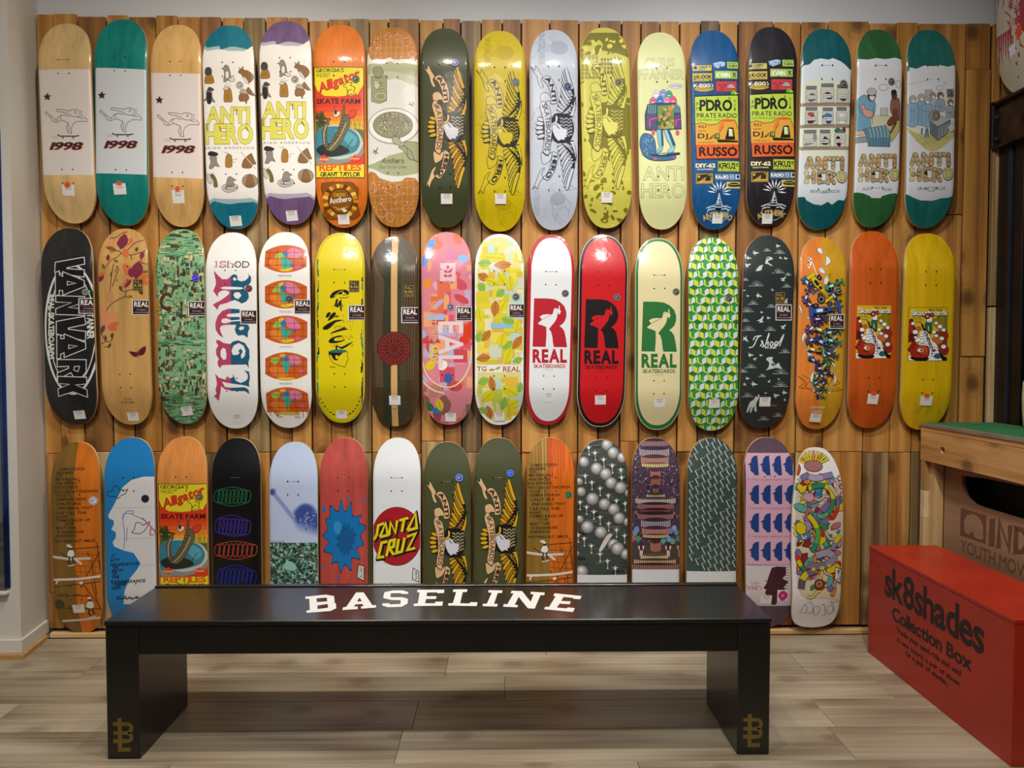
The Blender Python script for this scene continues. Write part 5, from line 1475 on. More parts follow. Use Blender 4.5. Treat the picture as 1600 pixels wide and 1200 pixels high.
def art_birth(a):
    a.use(SHB); K = '#33302e'
    a.poly('#d8dce0', [(0, -30), (60, -50), (150, -42), (220, -55), (300, -45), (380, -60), (460, -40), (460, 1100), (410, 1105), (380, 1098), (330, 1105), (265, 1125), (262, 1140), (175, 1138), (172, 1125), (110, 1100), (60, 1092), (0, 1095)])
    a.poly('#c9c8a4', [(35, 430), (240, 440), (420, 440), (420, 560), (35, 560)]); a.lines('#8a8a80', [[(35, 440), (420, 442)]], 3)
    a.ring('#8a8a88', 275, 200, 40, 26, 5); a.ring('#8a8a88', 405, 170, 22, 32, 5); a.fo('#b9b9b4', [(250, 375), (312, 375), (312, 440), (248, 440)], K, 3, False)
    # doctor and baby
    a.fo('#6fa0ba', [(45, 350), (60, 300), (110, 262), (165, 290), (205, 330), (205, 400), (190, 440), (165, 475), (160, 560), (50, 560), (50, 440)], K, 3)
    a.fo('#6a2a2a', ell_pts(175, 270, 34, 50), K, 3); a.fo('#b4b6b4', ell_pts(175, 236, 40, 32), K, 3); a.fo('#d0d6da', [(155, 275), (200, 275), (195, 305), (170, 312)], K, 2)
    a.fo('#d49a8c', [(80, 360), (110, 345), (125, 385), (170, 395), (190, 420), (180, 445), (140, 455), (105, 430), (100, 395)], K, 3); a.lines(K, [[(60, 330), (80, 400), (120, 450)], [(190, 360), (185, 440)], [(180, 445), (185, 520)]], 3)
    # partner and mother
    a.fo('#8a5a52', [(335, 400), (340, 310), (365, 280), (405, 290), (420, 330), (420, 480), (380, 470)], K, 3); a.fo('#5a3a34', ell_pts(368, 265, 24, 34), K, 3); a.poly('#2a2222', ell_pts(365, 240, 26, 24))
    a.fo('#74402f', [(305, 505), (330, 460), (355, 440), (358, 400), (375, 375), (395, 395), (390, 430), (410, 470), (380, 500), (330, 530)], K, 3)
    # bed
    a.fo('#b8b068', [(325, 640), (330, 560), (395, 480), (420, 480), (418, 560), (350, 660)], K, 3, False); a.line('#4a3226', [(335, 590), (388, 495)], 14)
    a.fo('#8e9298', [(35, 625), (150, 610), (160, 665), (35, 672)], K, 3, False); a.fo('#d4b09a', [(35, 575), (105, 568), (115, 600), (35, 605)], K, 3)
    a.fo('#5f8496', [(105, 555), (180, 540), (300, 520), (330, 580), (335, 640), (330, 705), (145, 700), (140, 640)], K, 3, False)
    a.lines('#b8d0da', [[(150 + 30 * k, 548 - 6 * k), (165 + 30 * k, 590), (170 + 28 * k, 625)] for k in range(6)], 5, True); a.lines('#34505e', [[(165 + 22 * k, 630), (160 + 23 * k, 700)] for k in range(8)], 4)
    bandage(a, aff(.955, 1.02, 92, 800, 62, 778))
    a.text('#333', 'AUSTI', 100, 1050, 178, 1076, 0.0, 0.15); a.text('#333', 'POUSH', 265, 1056, 350, 1080, 0.0, 0.15); a.text('#66666a', 'BARCODE', 196, 1050, 250, 1060, 0.02)
    a.use(S4)
def art_surgery(a):
    a.use(SHB); K = '#3a3f46'
    a.poly('#d5dade', [(460, 60), (500, 55), (505, 25), (560, 40), (620, 12), (700, 18), (760, 8), (830, 22), (880, 5), (930, 20), (930, 1115), (880, 1120), (840, 1135), (780, 1140), (700, 1162), (600, 1158), (540, 1135), (490, 1110), (440, 1100)])
    a.poly('#d3d4c0', [(480, 320), (600, 260), (760, 240), (890, 300), (890, 600), (660, 740), (500, 560)], sm=True)
    a.poly('#bfb878', [(480, 540), (600, 600), (890, 560), (860, 640), (700, 745), (560, 660)], sm=True); a.lines('#8a8448', [[(520 + 40 * k, 580 + 8 * k), (640 + 38 * k, 720 - 18 * k)] for k in range(7)] + [[(560, 650 + 0 * k), (640, 620)] for k in range(1)] + [[(600 + 10 * k, 690 - 20 * k), (780 + 14 * k, 640 - 24 * k)] for k in range(4)], 3)
    a.lines('#8f959a', [[(480, 172), (700, 128)], [(755, 118), (755, 160)], [(780, 150), (820, 165)], [(800, 150), (790, 190)]], 3)
    a.ring('#8a8f94', 755, 205, 28, 20, 5); a.fo('#b0b2b0', [(630, 222), (690, 222), (690, 272), (630, 272)], K, 3, False); a.fo('#7d8082', [(815, 215), (875, 210), (880, 285), (822, 285)], K, 3, False)
    for (x, y, s, c, h) in ((695, 270, .95, '#a8b4be', '#8a8d90'), (760, 268, 1.0, '#8fa4b8', '#6a5a50'), (848, 325, .95, '#9aa6b0', '#7a6a62')): scrubs(a, x, y, s, c, h, False)
    for (x, y, s) in ((598, 285, 1.05), (526, 298, 1.05), (645, 310, 1.0)): scrubs(a, x, y, s, '#86aac4', '#a8aaa6')
    a.lines('#55748c', [[(605, 545), (600, 600)], [(650, 545), (655, 625)], [(640, 550), (632, 625)]], 14)
    a.fo('#777c80', [(665, 490), (760, 440), (850, 480), (735, 545)], K, 3, False); a.fo('#aab0b2', [(672, 482), (765, 440), (848, 472), (735, 535)], K, 2, False)
    a.fo('#6e7478', [(670, 495), (735, 545), (735, 650), (668, 590)], K, 3, False); a.fo('#848a8e', [(735, 545), (850, 485), (820, 590), (735, 650)], K, 3, False); a.lines('#4a5056', [[(690, 520), (690, 600)], [(712, 535), (712, 625)], [(760, 540), (756, 630)], [(790, 522), (784, 610)]], 3)
    a.fo('#9a8e88', [(668, 420), (700, 392), (745, 405), (750, 460), (715, 485), (672, 465)], K, 3); a.ring('#2e2a2a', 722, 440, 26, 32, 6); a.ring('#4a4444', 722, 440, 14, 18, 5)
    a.fo('#c2c6c4', [(820, 540), (860, 500), (895, 520), (890, 560), (850, 580)], K, 2, False)
    bandage(a, aff(1.02, 1.06, 92, 800, 500, 765))
    a.text('#33383c', 'GRANT TAYLOR', 568, 1046, 808, 1074, 0.0, 0.12); a.text('#66666a', 'BARCODE', 655, 1076, 712, 1086, 0.02)
    a.use(S4)

# ---- middle row
def art_melt(a):
    a.use((60, 380, 4.62)); W = '#d6d6d6'; rnd = random.Random(12)
    a.ring(W, 240, 620, 192, 468, 15, -1, 48); a.ring('#1a1a1c', 240, 620, 178, 440, 16, -1, 48); a.ring(W, 240, 620, 165, 400, 7, -1, 48)
    base = [('V', 95, 255), ('A', 195, 380), ('N', 370, 520), ('V', 520, 715), ('A', 650, 835), ('R', 825, 985), ('K', 955, 1115)]
    # letters with wavy sides: white outline, black body
    for i, (ch, y0, y1) in enumerate(base):
        xo = 118 + i * 3.5; h = y1 - y0 - 14; m = 10
        def wv(x, y): return (x, y + 6 * math.sin((x - xo) * 0.085 + i * 1.7))
        def pl(pts):
            q = []
            for k in range(len(pts)):
                p, n = pts[k], pts[(k + 1) % len(pts)]
                st = max(1, int(abs(n[0] - p[0]) / 14))
                for j in range(st): q.append((p[0] + (n[0] - p[0]) * j / st, p[1] + (n[1] - p[1]) * j / st))
            return [wv(xo + p[0] * 208, y0 + m + p[1] * h) for p in q]
        S = {'V': [(0, .22), (.98, 0), (1.02, .34), (.42, .46), (.42, .5), (1.02, .62), (1.0, 1.0), (0, .72)],
             'A': [(0, 0), (.14, .0), (.14, .16), (.26, .2), (.26, .0), (1, .36), (1, .62), (.26, 1.0), (.26, .8), (.14, .82), (.14, 1.0), (0, 1)],
             'N': [(0, 0), (1, 0), (1, .30), (.45, .66), (1, .66), (1, 1), (0, 1), (0, .70), (.55, .34), (0, .34)],
             'R': [(0, 0), (1, 0), (1, .6), (.86, .95), (.6, .95), (.48, .72), (0, 1.0), (0, .66), (.40, .46), (.40, .36), (0, .36)],
             'K': [(0, 0), (1, 0), (1, .34), (.62, .36), (1, .62), (1, 1), (.52, .72), (0, 1), (0, .62), (.42, .40), (0, .36)]}[ch]
        q = pl(S)
        a.raw('#171516', tess(q)); a.raw(W, stroke_polys(q, 6, True))
        if ch in 'AR': a.raw(W, stroke_polys(pl([(.42, .40), (.72, .46), (.42, .56)] if ch == 'A' else [(.6, .36), (.78, .38), (.72, .6), (.58, .56)]), 5, True))
    a.text(W, 'REAL SKATEBOARDS', 70, 372, 112, 838, 0.06, rot=90); a.text(W, 'TANNER', 350, 508, 394, 690, 0.06, rot=90)
    a.ell('#8a8a84', 338, 352, 26, 24); a.text('#333', '8.5', 326, 344, 352, 360, 0.03); a.ell('#58d848', 362, 350, 8, 12)
    a.use(S5)
def leaf(a, c, x, y, l, w, rot, lc=None):
    q = [(t, w * math.sin(math.pi * (t / l)) ** 0.8) for t in [l * k / 8 for k in range(9)]]
    pts = q + [(t, -v) for t, v in q[-2:0:-1]]
    cs, sn = math.cos(R(rot)), math.sin(R(rot))
    P = [(x + p[0] * cs - p[1] * sn, y + p[0] * sn + p[1] * cs) for p in pts]
    a.raw(c, tess(P))
    if lc: a.raw(lc, stroke_polys([(x, y), (x + l * 0.95 * cs, y + l * 0.95 * sn)], 2.2))
def art_magnolia(a):
    a.use((150, 350, 5.714)); B = '#5f3c1c'
    a.lines(B, [[(70, 405), (105, 350), (130, 320), (180, 295), (215, 262), (290, 275), (330, 268), (400, 245), (455, 220)], [(215, 262), (180, 235), (110, 248)], [(300, 275), (312, 320)], [(260, 240), (320, 165), (420, 130)], [(90, 120), (150, 110), (190, 75), (240, 60)],
                [(90, 775), (130, 720), (190, 680), (260, 645), (270, 600), (330, 585)], [(270, 600), (230, 598), (215, 570)], [(260, 645), (300, 660)], [(395, 300), (400, 340), (440, 355), (460, 345)],
                [(125, 600), (135, 480), (155, 352)], [(145, 560), (175, 470), (205, 400)], [(130, 470), (132, 430)], [(165, 430), (200, 378)], [(35, 960), (85, 1045), (130, 1045), (150, 1005)], [(85, 1045), (40, 1075)], [(70, 1100), (110, 1090), (120, 1070)]], 8, True)
    pk, dk, or_, ol = '#d68a62', '#7a2a40', '#cc6a3e', '#7a5a28'
    for (c, x, y, l, w, r) in ((ol, 60, 200, 110, 18, 15), (pk, 65, 180, 100, 22, -8), (or_, 215, 190, 110, 28, -38), (or_, 235, 215, 95, 30, 70), (pk, 250, 170, 40, 20, -80), (dk, 205, 225, 150, 46, -84), (dk, 170, 190, 60, 24, -60),
                               (dk, 100, 330, 62, 18, -95), (ol, 62, 405, 55, 14, -95), (ol, 150, 320, 50, 12, 25), (dk, 395, 315, 75, 20, -85), (B, 345, 245, 45, 15, -90), (pk, 430, 235, 95, 24, -85), (dk, 15, 520, 95, 26, -60), (or_, 20, 470, 80, 18, -40),
                               (or_, 330, 480, 160, 36, -125), (or_, 345, 485, 120, 26, -100), (dk, 355, 495, 170, 50, -82), (dk, 320, 480, 90, 26, -100), (or_, 370, 480, 105, 24, -10), (or_, 320, 490, 120, 26, 140), (dk, 318, 495, 100, 16, 130), (or_, 395, 490, 80, 24, 40),
                               (B, 230, 600, 55, 14, -110), (B, 385, 585, 55, 18, 60), (ol, 290, 640, 40, 10, 20), (ol, 410, 430, 60, 12, -10)): leaf(a, c, x, y, l, w, r)
    a.ell('#c08a5c', 118, 650, 38, 58, 8, 18); leaf(a, pk, 60, 930, 200, 36, -88); leaf(a, pk, 85, 935, 180, 38, -58); leaf(a, or_, 100, 930, 120, 26, -25); leaf(a, or_, 110, 940, 80, 18, -5); leaf(a, '#6a3a52', 30, 980, 90, 22, -60); leaf(a, '#6a3a52', 85, 1050, 60, 14, -95); leaf(a, B, 135, 1020, 50, 15, -75); leaf(a, B, 105, 1110, 55, 12, -60); leaf(a, or_, 150, 950, 40, 12, -30)
    M_ = '#5c1c22'
    a.poly(M_, [(370, 1150), (400, 1110), (440, 1092), (438, 1140), (415, 1170), (382, 1172)], sm=True); a.poly(M_, [(366, 1150), (330, 1140), (295, 1138), (320, 1172), (350, 1188), (368, 1178)], sm=True); a.line(M_, [(366, 1140), (376, 1195)], 7); a.lines(M_, [[(366, 1140), (350, 1110)], [(368, 1140), (375, 1105)]], 2)
    a.use(S5); a.text('#6a4a28', 'Kyle', 500, 958, 545, 978, 0.0, 0.2); a.text('#5a3a20', 'WALKER', 482, 980, 554, 992, 0.03, track=0.14)
def art_camo(a):
    rnd = random.Random(21)
    Gn, Br, Tn = ['#4f8a5e', '#6fae7c', '#86b98c', '#5f9a6c'], ['#5a4a34', '#463826', '#54442e'], ['#c7b98a', '#b5a878', '#d0c49a']
    a.rect('#7fae82', 660, 20, 980, 1120)
    for L in range(5):
        groups = {}
        for k in range(200):
            y = rnd.uniform(30, 1105); x = rnd.uniform(672, 960)
            edge = y < 170 or y > 930 or 600 < y < 670
            p = rnd.random()
            c = rnd.choice(Gn) if p < (.62 if edge else .36) else (rnd.choice(Br) if p < (.86 if edge else .70) else rnd.choice(Tn))
            h = rnd.uniform(4, 11); w = rnd.uniform(14, 62)
            if not edge:
                h = rnd.uniform(7, 22); w = rnd.uniform(7, 26)
                if rnd.random() < .45: h, w = rnd.uniform(14, 36), rnd.uniform(6, 13)
            groups.setdefault(c, []).append((x, y, x + w, y + h))
        for c, l in groups.items(): a.rects(c, l)
    a.line('#4a3a28', [(770, 400), (745, 385), (718, 405), (714, 440), (735, 465), (768, 460)], 16, True); a.text('#c08a2c', 'DENNIS BUSENITZ', 688, 410, 706, 580, 0.05, rot=90)
def art_black(a):
    a.use((320, 390, 4.8)); pk, bl = '#b8426c', '#1f5a78'
    glyphs = [
     ([(65, 155), (95, 190), (130, 222), (170, 222), (195, 200), (215, 185), (235, 188), (245, 205), (245, 228), (270, 238), (300, 232), (322, 215), (330, 195), (318, 172), (345, 205), (345, 240), (330, 262), (298, 275), (298, 300), (325, 325), (330, 360), (310, 390), (275, 405), (255, 390), (225, 378), (200, 385), (165, 400), (110, 415), (92, 452), (75, 430), (57, 415), (80, 400), (120, 380), (160, 352), (185, 330), (180, 312), (150, 305), (125, 308), (100, 325), (97, 358), (80, 335), (62, 310), (70, 290), (82, 260), (80, 225), (72, 190)],
      [[(115, 288), (140, 278), (200, 278), (270, 282), (292, 289), (270, 298), (200, 300), (140, 297)], [(212, 212), (228, 208), (240, 222), (225, 235), (212, 225)], [(225, 320), (260, 320), (275, 345), (250, 372), (225, 360), (215, 340)]]),
     ([(262, 448), (230, 445), (180, 442), (130, 460), (95, 500), (78, 550), (80, 600), (105, 640), (140, 662), (120, 620), (112, 590), (125, 570), (165, 564), (235, 564), (225, 600), (235, 630), (250, 645), (290, 640), (322, 662), (322, 620), (335, 590), (325, 565), (270, 553), (262, 535), (200, 540), (160, 552), (135, 552), (122, 540), (130, 520), (160, 514), (200, 530), (262, 525), (262, 505), (180, 505), (160, 498), (175, 482), (262, 475)], [[(252, 590), (270, 575), (295, 580), (290, 598), (265, 605)]]),
     ([(82, 680), (105, 678), (140, 700), (190, 708), (210, 690), (250, 680), (300, 700), (332, 750), (335, 810), (325, 850), (332, 890), (310, 862), (200, 864), (130, 866), (115, 888), (98, 870), (95, 840), (105, 820), (85, 790), (82, 750), (100, 720), (85, 695)],
      [[(118, 760), (135, 735), (155, 745), (162, 780), (160, 820), (140, 828), (118, 800)], [(200, 760), (215, 720), (255, 700), (290, 720), (305, 760), (298, 800), (275, 820), (270, 792), (284, 765), (270, 742), (250, 760), (262, 772), (245, 790), (210, 790)]]),
     ([(75, 930), (105, 960), (150, 975), (170, 965), (165, 940), (185, 965), (205, 960), (215, 950), (203, 932), (215, 940), (225, 965), (235, 985), (270, 1000), (305, 985), (322, 965), (320, 935), (295, 905), (330, 915), (338, 960), (330, 1000), (333, 1030), (300, 1018), (240, 1010), (170, 1000), (128, 990), (150, 1030), (200, 1036), (300, 1032), (325, 1050), (333, 1085), (300, 1062), (200, 1060), (150, 1048), (122, 1024), (118, 1060), (98, 1138), (75, 1110), (62, 1105), (85, 1080), (78, 1050), (90, 1010), (84, 965)], [])]
    for o, hs in glyphs:
        tr = tess(o, hs); L, Rr = [], []
        for t in tr:
            l = clip_halfplane(t, 0, 196, -1); r = clip_halfplane(t, 0, 196, 1)
            if len(l) > 2: L.append(l)
            if len(r) > 2: Rr.append(r)
        a.raw(pk, L); a.raw(bl, Rr)
    for i, (ch, x0, x1, c) in enumerate((('S', 108, 156, '#b0606c'), ('h', 168, 210, '#8a6068'), ('O', 220, 268, '#3a4048'), ('D', 278, 328, '#3a4450'))):
        a.text(c, ch, x0, 86, x1, 134, 0.05); a.text('#e8e6e4', ch, x0 + 6, 92, x1 - 6, 128, -0.01)
    a.line('#b8607c', [(80, 88), (84, 110), (80, 132)], 9); a.lines('#8a6068', [[(65, 132), (95, 128)], [(66, 90), (92, 86)], [(112, 92), (118, 130)], [(234, 88), (240, 132)], [(292, 88), (296, 132)]], 3)
    a.use(S5)
def art_maps(a):
    O, O2 = '#c85a1c', '#dd7a2a'; K = '#5a2c10'
    rows = [(160, 190, 'PERMIAN', 0), (164, 388, 'TRIASSIC', 1), (166, 583, 'JURASSIC', 2), (166, 785, 'PRESENT', 3), (168, 978, 'TODAY', 4)]
    for cx, cy, nm, k in rows:
        w, h = 116, 78
        top_ = [(cx + w * u / 6, cy - 44 - 34 * (1 - (u / 6) ** 2)) for u in range(-6, 7)]; q = top_ + [(cx - p[0] + cx, 2 * cy - p[1]) for p in top_]
        if k == 4: q = top_ + [(cx + w + 4, cy + 60), (cx + 60, cy + 62), (cx + 40, cy + 80), (cx + 20, cy + 66), (cx - 40, cy + 70), (cx - 60, cy + 90), (cx - 80, cy + 62), (cx - w, cy + 66)]
        a.poly(O, q)
        a.ell(O2, cx - 40, cy + 30, 55, 30, 20)
        if k == 0:
            a.poly('#9ab84a', [(cx - 60, cy - 10), (cx - 45, cy - 32), (cx - 15, cy - 36), (cx - 10, cy - 12), (cx - 40, cy)], sm=True); a.poly('#d67a9a', [(cx + 5, cy - 40), (cx + 40, cy - 62), (cx + 90, cy - 30), (cx + 60, cy - 5), (cx + 15, cy - 10)], sm=True)
            a.poly('#2f78c0', [(cx - 20, cy - 38), (cx + 12, cy - 36), (cx + 8, cy - 18), (cx - 10, cy - 16)], sm=True); a.poly('#2fae98', [(cx - 20, cy - 12), (cx + 20, cy + 8), (cx + 40, cy + 40), (cx - 10, cy + 55), (cx - 22, cy + 20)], sm=True)
            a.poly('#7a5aa8', [(cx + 30, cy + 25), (cx + 55, cy + 35), (cx + 45, cy + 48), (cx + 30, cy + 45)], sm=True); a.poly('#d85a80', [(cx + 55, cy + 35), (cx + 85, cy + 35), (cx + 70, cy + 58), (cx + 52, cy + 52)], sm=True); a.poly('#e0c030', [(cx - 25, cy + 60), (cx + 45, cy + 50), (cx + 20, cy + 70), (cx - 20, cy + 70)], sm=True)
        elif k in (1, 2):
            a.poly('#9ab84a', [(cx - 75, cy - 15), (cx - 55, cy - 45), (cx - 15, cy - 50), (cx - 22, cy - 20), (cx - 50, cy - 12)], sm=True); a.poly('#e0b838', [(cx - 45, cy - 55), (cx - 15, cy - 68), (cx - 18, cy - 48)], sm=True)
            a.poly('#d67a9a', [(cx - 5, cy - 68), (cx + 45, cy - 58), (cx + 80, cy - 15), (cx + 40, cy - 5), (cx + 5, cy - 20)], sm=True); a.poly('#2f78c0', ell_pts(cx - 14, cy - 34, 16, 18)); a.poly('#2fae98', [(cx - 40, cy - 12), (cx, cy - 5), (cx + 28, cy + 10), (cx, cy + 45), (cx - 22, cy + 40), (cx - 25, cy + 10)], sm=True)
            a.poly('#e0c030', [(cx - 30, cy + 62), (cx + 30, cy + 50), (cx + 45, cy + 60), (cx, cy + 72)], sm=True); a.ell('#7a5aa8', cx + 45, cy + 8, 11, 11); a.ell('#d85a80', cx + 60, cy + 45, 18, 12); a.poly('#e08a28', [(cx - 80, cy + 5), (cx - 40, cy + 10), (cx - 35, cy + 55), (cx - 60, cy + 40)], sm=True)
        else:
            a.poly('#9ab84a', [(cx - 90, cy - 35), (cx - 60, cy - 52), (cx - 35, cy - 48), (cx - 45, cy - 20), (cx - 65, cy - 12)], sm=True); a.ell('#e0a838', cx - 20, cy - 60, 18, 10); a.poly('#d67a9a', [(cx + 15, cy - 55), (cx + 60, cy - 58), (cx + 85, cy - 25), (cx + 50, cy - 8), (cx + 20, cy - 20)], sm=True)
            a.ell('#2f78c0', cx, cy - 42, 18, 14); a.poly('#2fae98', [(cx - 30, cy - 20), (cx, cy - 28), (cx + 22, cy - 10), (cx + 10, cy + 25), (cx - 5, cy + 35), (cx - 15, cy)], sm=True); a.poly('#e08030', [(cx - 70, cy - 5), (cx - 42, cy + 5), (cx - 52, cy + 45), (cx - 66, cy + 30)], sm=True); a.ell('#d85a80', cx + 85, cy + 28, 16, 10); a.ell('#7a5aa8', cx + 44, cy - 6, 10, 10); a.ell('#e0c030', cx, cy + 68, 52, 7)
        a.lines(K, [[(cx - w + 3, cy + y), (cx + w - 3, cy + y)] for y in (-36, 0, 36)] + [[(cx + x, cy - 66 + abs(x) * .2), (cx + x * 1.05, cy + 66 - abs(x) * .2)] for x in (-90, -45, 0, 45, 90)], 1.8)
        if k < 4: a.text('#4a4644', nm, cx - 36, cy + 90, cx + 36, cy + 101, 0.0, track=0.14)
    a.lines(O, [[(x, 1030), (x + 1, 1030 + h)] for x, h in ((70, 32), (95, 20), (225, 18), (250, 40), (275, 26), (280, 15))], 4); a.poly('#d8b050', [(90, 1046), (150, 1040), (240, 1048), (230, 1056), (100, 1054)]); a.text('#4a4644', 'TODAY', 106, 1062, 140, 1072); a.text('#4a4644', 'REAL', 206, 1064, 238, 1074)
def art_brush(a):
    rnd = random.Random(14); K = '#14120c'
    a.rim('#b9b010', 0.97, 0.05)
    for k in range(34):
        for sx in (-1, 1):
            if rnd.random() < .62:
                x = 462 + sx * (121 + rnd.uniform(-3, 5)); y = 190 + k * 24 + rnd.uniform(-10, 10)
                a.line(rnd.choice(('#2a7a70', '#3a5a60', '#222018', '#2a7a70')), [(x, y), (x + rnd.uniform(-3, 3), y + rnd.uniform(20, 60))], rnd.uniform(3, 8))
    for k in range(16):
        t = math.pi * (0.12 + 0.76 * k / 15); x, y = 460 - 118 * math.cos(t), 900 + 165 * math.sin(t)
        a.line(K if k % 3 else '#2a7a70', [(x, y), (x + 12 * math.sin(t), y + 9 * math.cos(t))], 7)
    a.use((490, 440, 7.5))
    a.poly(K, [(188, 185), (220, 130), (290, 98), (370, 95), (408, 115), (412, 150), (380, 140), (340, 120), (330, 150), (280, 150), (230, 190)], sm=True); a.lines(K, [[(230, 180), (290, 130), (350, 110)], [(300, 190), (380, 190), (410, 175)], [(340, 160), (405, 150)]], 7); a.lines('#dac806', [[(240, 170), (300, 120), (350, 108)], [(270, 180), (320, 150)]], 6)
    a.poly(K, [(265, 205), (290, 205), (275, 270), (300, 230), (325, 205), (328, 270), (330, 350), (315, 340), (305, 280), (285, 305), (262, 295), (240, 290)], sm=False)
    for q in ([(140, 415), (165, 365), (200, 362), (190, 395), (165, 420)], [(165, 460), (200, 390), (245, 358), (262, 380), (240, 415), (200, 445)], [(245, 415), (290, 395), (285, 415)], [(105, 555), (120, 525), (190, 480), (260, 450), (350, 450), (260, 478), (200, 535), (150, 565)], [(195, 615), (230, 585), (330, 545), (355, 530), (375, 545), (400, 560), (340, 572), (240, 600)], [(175, 705), (195, 670), (260, 640), (320, 630), (330, 645), (255, 660), (240, 690), (290, 695), (370, 680), (340, 700), (260, 720), (200, 722)], [(260, 750), (320, 765), (350, 755), (462, 702), (400, 755), (330, 790), (280, 765), (280, 820), (262, 825)]):
        a.poly(K, q, sm=True)
    a.lines('#5a5410', [[(x, y), (x + 1, y + rnd.uniform(16, 34))] for x, y in [(rnd.uniform(200, 460), rnd.choice((270, 390, 455, 515, 540, 630, 655, 720, 735)) + rnd.uniform(-8, 8)) for k in range(70)]], 4)
    a.poly('#2a6a70', ell_pts(290, 815, 100, 20)); a.poly(K, [(175, 815), (210, 830), (300, 835), (340, 838), (300, 870), (280, 920), (240, 915), (215, 880), (200, 850), (190, 870)], sm=True); a.poly('#dac806', [(255, 870), (285, 865), (290, 900), (265, 905)], sm=True)
    a.line(K, [(175, 815), (185, 880), (225, 950), (290, 980), (365, 1002), (385, 970), (390, 930), (410, 915), (395, 880), (400, 840), (388, 815)], 5); a.text('#4a440c', 'REAL', 195, 992, 262, 1010)
    a.use(S6)
def art_seal(a):
    a.rect('#c9a068', 744, 70, 779, 1125)
    a.poly('#2e3424', [(700, 80), (742, 75), (742, 1120), (700, 1110)]); a.poly('#3a3a26', [(781, 75), (820, 85), (820, 1110), (781, 1120)])
    a.lines('#7a6a50', [spline([(640 + 8 * k, 150 + 30 * k), (660 + 9 * k, 330), (652 + 8 * k, 560), (664 + 7 * k, 900)], False, 4) for k in range(6)] + [spline([(800 + 14 * k, 110 + 20 * k), (806 + 14 * k, 420), (800 + 13 * k, 860)], False, 4) for k in range(6)], 1.6)
    Rd = '#5e1a18'
    rnd = random.Random(3)
    a.poly(Rd, [(762 + (92 + rnd.uniform(-5, 9)) * math.cos(k * math.pi / 14), 686 + (94 + rnd.uniform(-6, 8)) * math.sin(k * math.pi / 14)) for k in range(28)], sm=True)
    for r, c in ((84, '#7a2c26'), (78, Rd), (58, '#7a2c26'), (54, '#541614'), (30, '#7a2c26'), (24, Rd)): a.ell(c, 762, 686, r, r * 1.02, 0, 28)
    for k in range(22):
        t = k * math.pi / 11; a.line('#8a3a30', [(762 + 62 * math.cos(t), 686 + 62 * math.sin(t)), (762 + 74 * math.cos(t + .08), 686 + 74 * math.sin(t + .08))], 5)
    for k in range(14):
        t = k * math.pi / 7; a.line('#8a3a30', [(762 + 34 * math.cos(t), 686 + 34 * math.sin(t)), (762 + 50 * math.cos(t + .1), 686 + 50 * math.sin(t + .1))], 4)
    a.text('#5a4a34', 'REAL', 750, 1015, 774, 1026)
def art_pink(a):
    rnd = random.Random(33)
    C = ['#d4506a', '#e07f9a', '#c84a5a', '#d8a0b8', '#b9a3c8', '#d86a4a', '#e0a070', '#9fb4d8', '#c87aa0', '#c04850']
    for L in range(5):
        for k in range(16):
            x, y = rnd.uniform(905, 1190), rnd.uniform(40, 1105); w, h = rnd.uniform(25, 95), rnd.uniform(20, 90)
            c = rnd.choice(C if y < 900 else ['#8a5a4c', '#a86a50', '#b8604a', '#7a6a5a', '#c07a6a', '#9a4a50'])
            if rnd.random() < .4: a.ell(c, x, y, w * .6, h * .5, rnd.uniform(0, 180), 12)
            else: a.rect(c, x, y, x + w, y + h)
    for (x, y, c) in ((925, 200, '#5a8ac8'), (1140, 190, '#7fb0e0'), (960, 105, '#4a90d0'), (945, 330, '#e08a30'), (1170, 570, '#d8401c'), (1150, 640, '#d03a20'), (1060, 850, '#3a5a9c'), (960, 780, '#d8c020'), (1030, 780, '#e8e0d8'), (950, 1010, '#3a6a48')):
        a.ell(c, x, y, 30, 24, rnd.uniform(0, 180), 10)
    a.rect('#e0b8c4', 1015, 215, 1100, 315)
    for (x, y, r) in ((1058, 250, -90), (1058, 268, -150), (1058, 268, -30), (1058, 290, -160), (1058, 290, -20)): leaf(a, '#c8506a', x, y, 26, 8, r)
    a.text('#dcc8d0', 'EAL', 1008, 540, 1140, 790, 0.03, rot=90); a.text('#d8a070', 'SKATEBO', 955, 425, 995, 650, 0.03, rot=90); a.text('#d8c83a', 'ARDS', 958, 660, 1000, 770, 0.05, rot=90)
    a.poly('#c03a4a', [(920, 655), (940, 630), (955, 655), (965, 630), (985, 655), (1000, 628), (1020, 655)]); a.poly('#d03a1c', [(1145, 545), (1165, 570), (1190, 540), (1190, 640), (1165, 620), (1142, 645)])
    a.line('#e8c89a', [(918, 760), (935, 820), (975, 870), (1040, 900), (1100, 890), (1150, 840), (1180, 770), (1190, 670)], 8, True)
    a.line('#e0d0b8', [(905, 845), (940, 890), (985, 920), (1040, 935)], 9, True)
    leaf(a, '#d8c030', 1000, 960, 80, 22, 75, '#8a6a20'); leaf(a, '#2a7ac0', 970, 1020, 50, 16, 35)
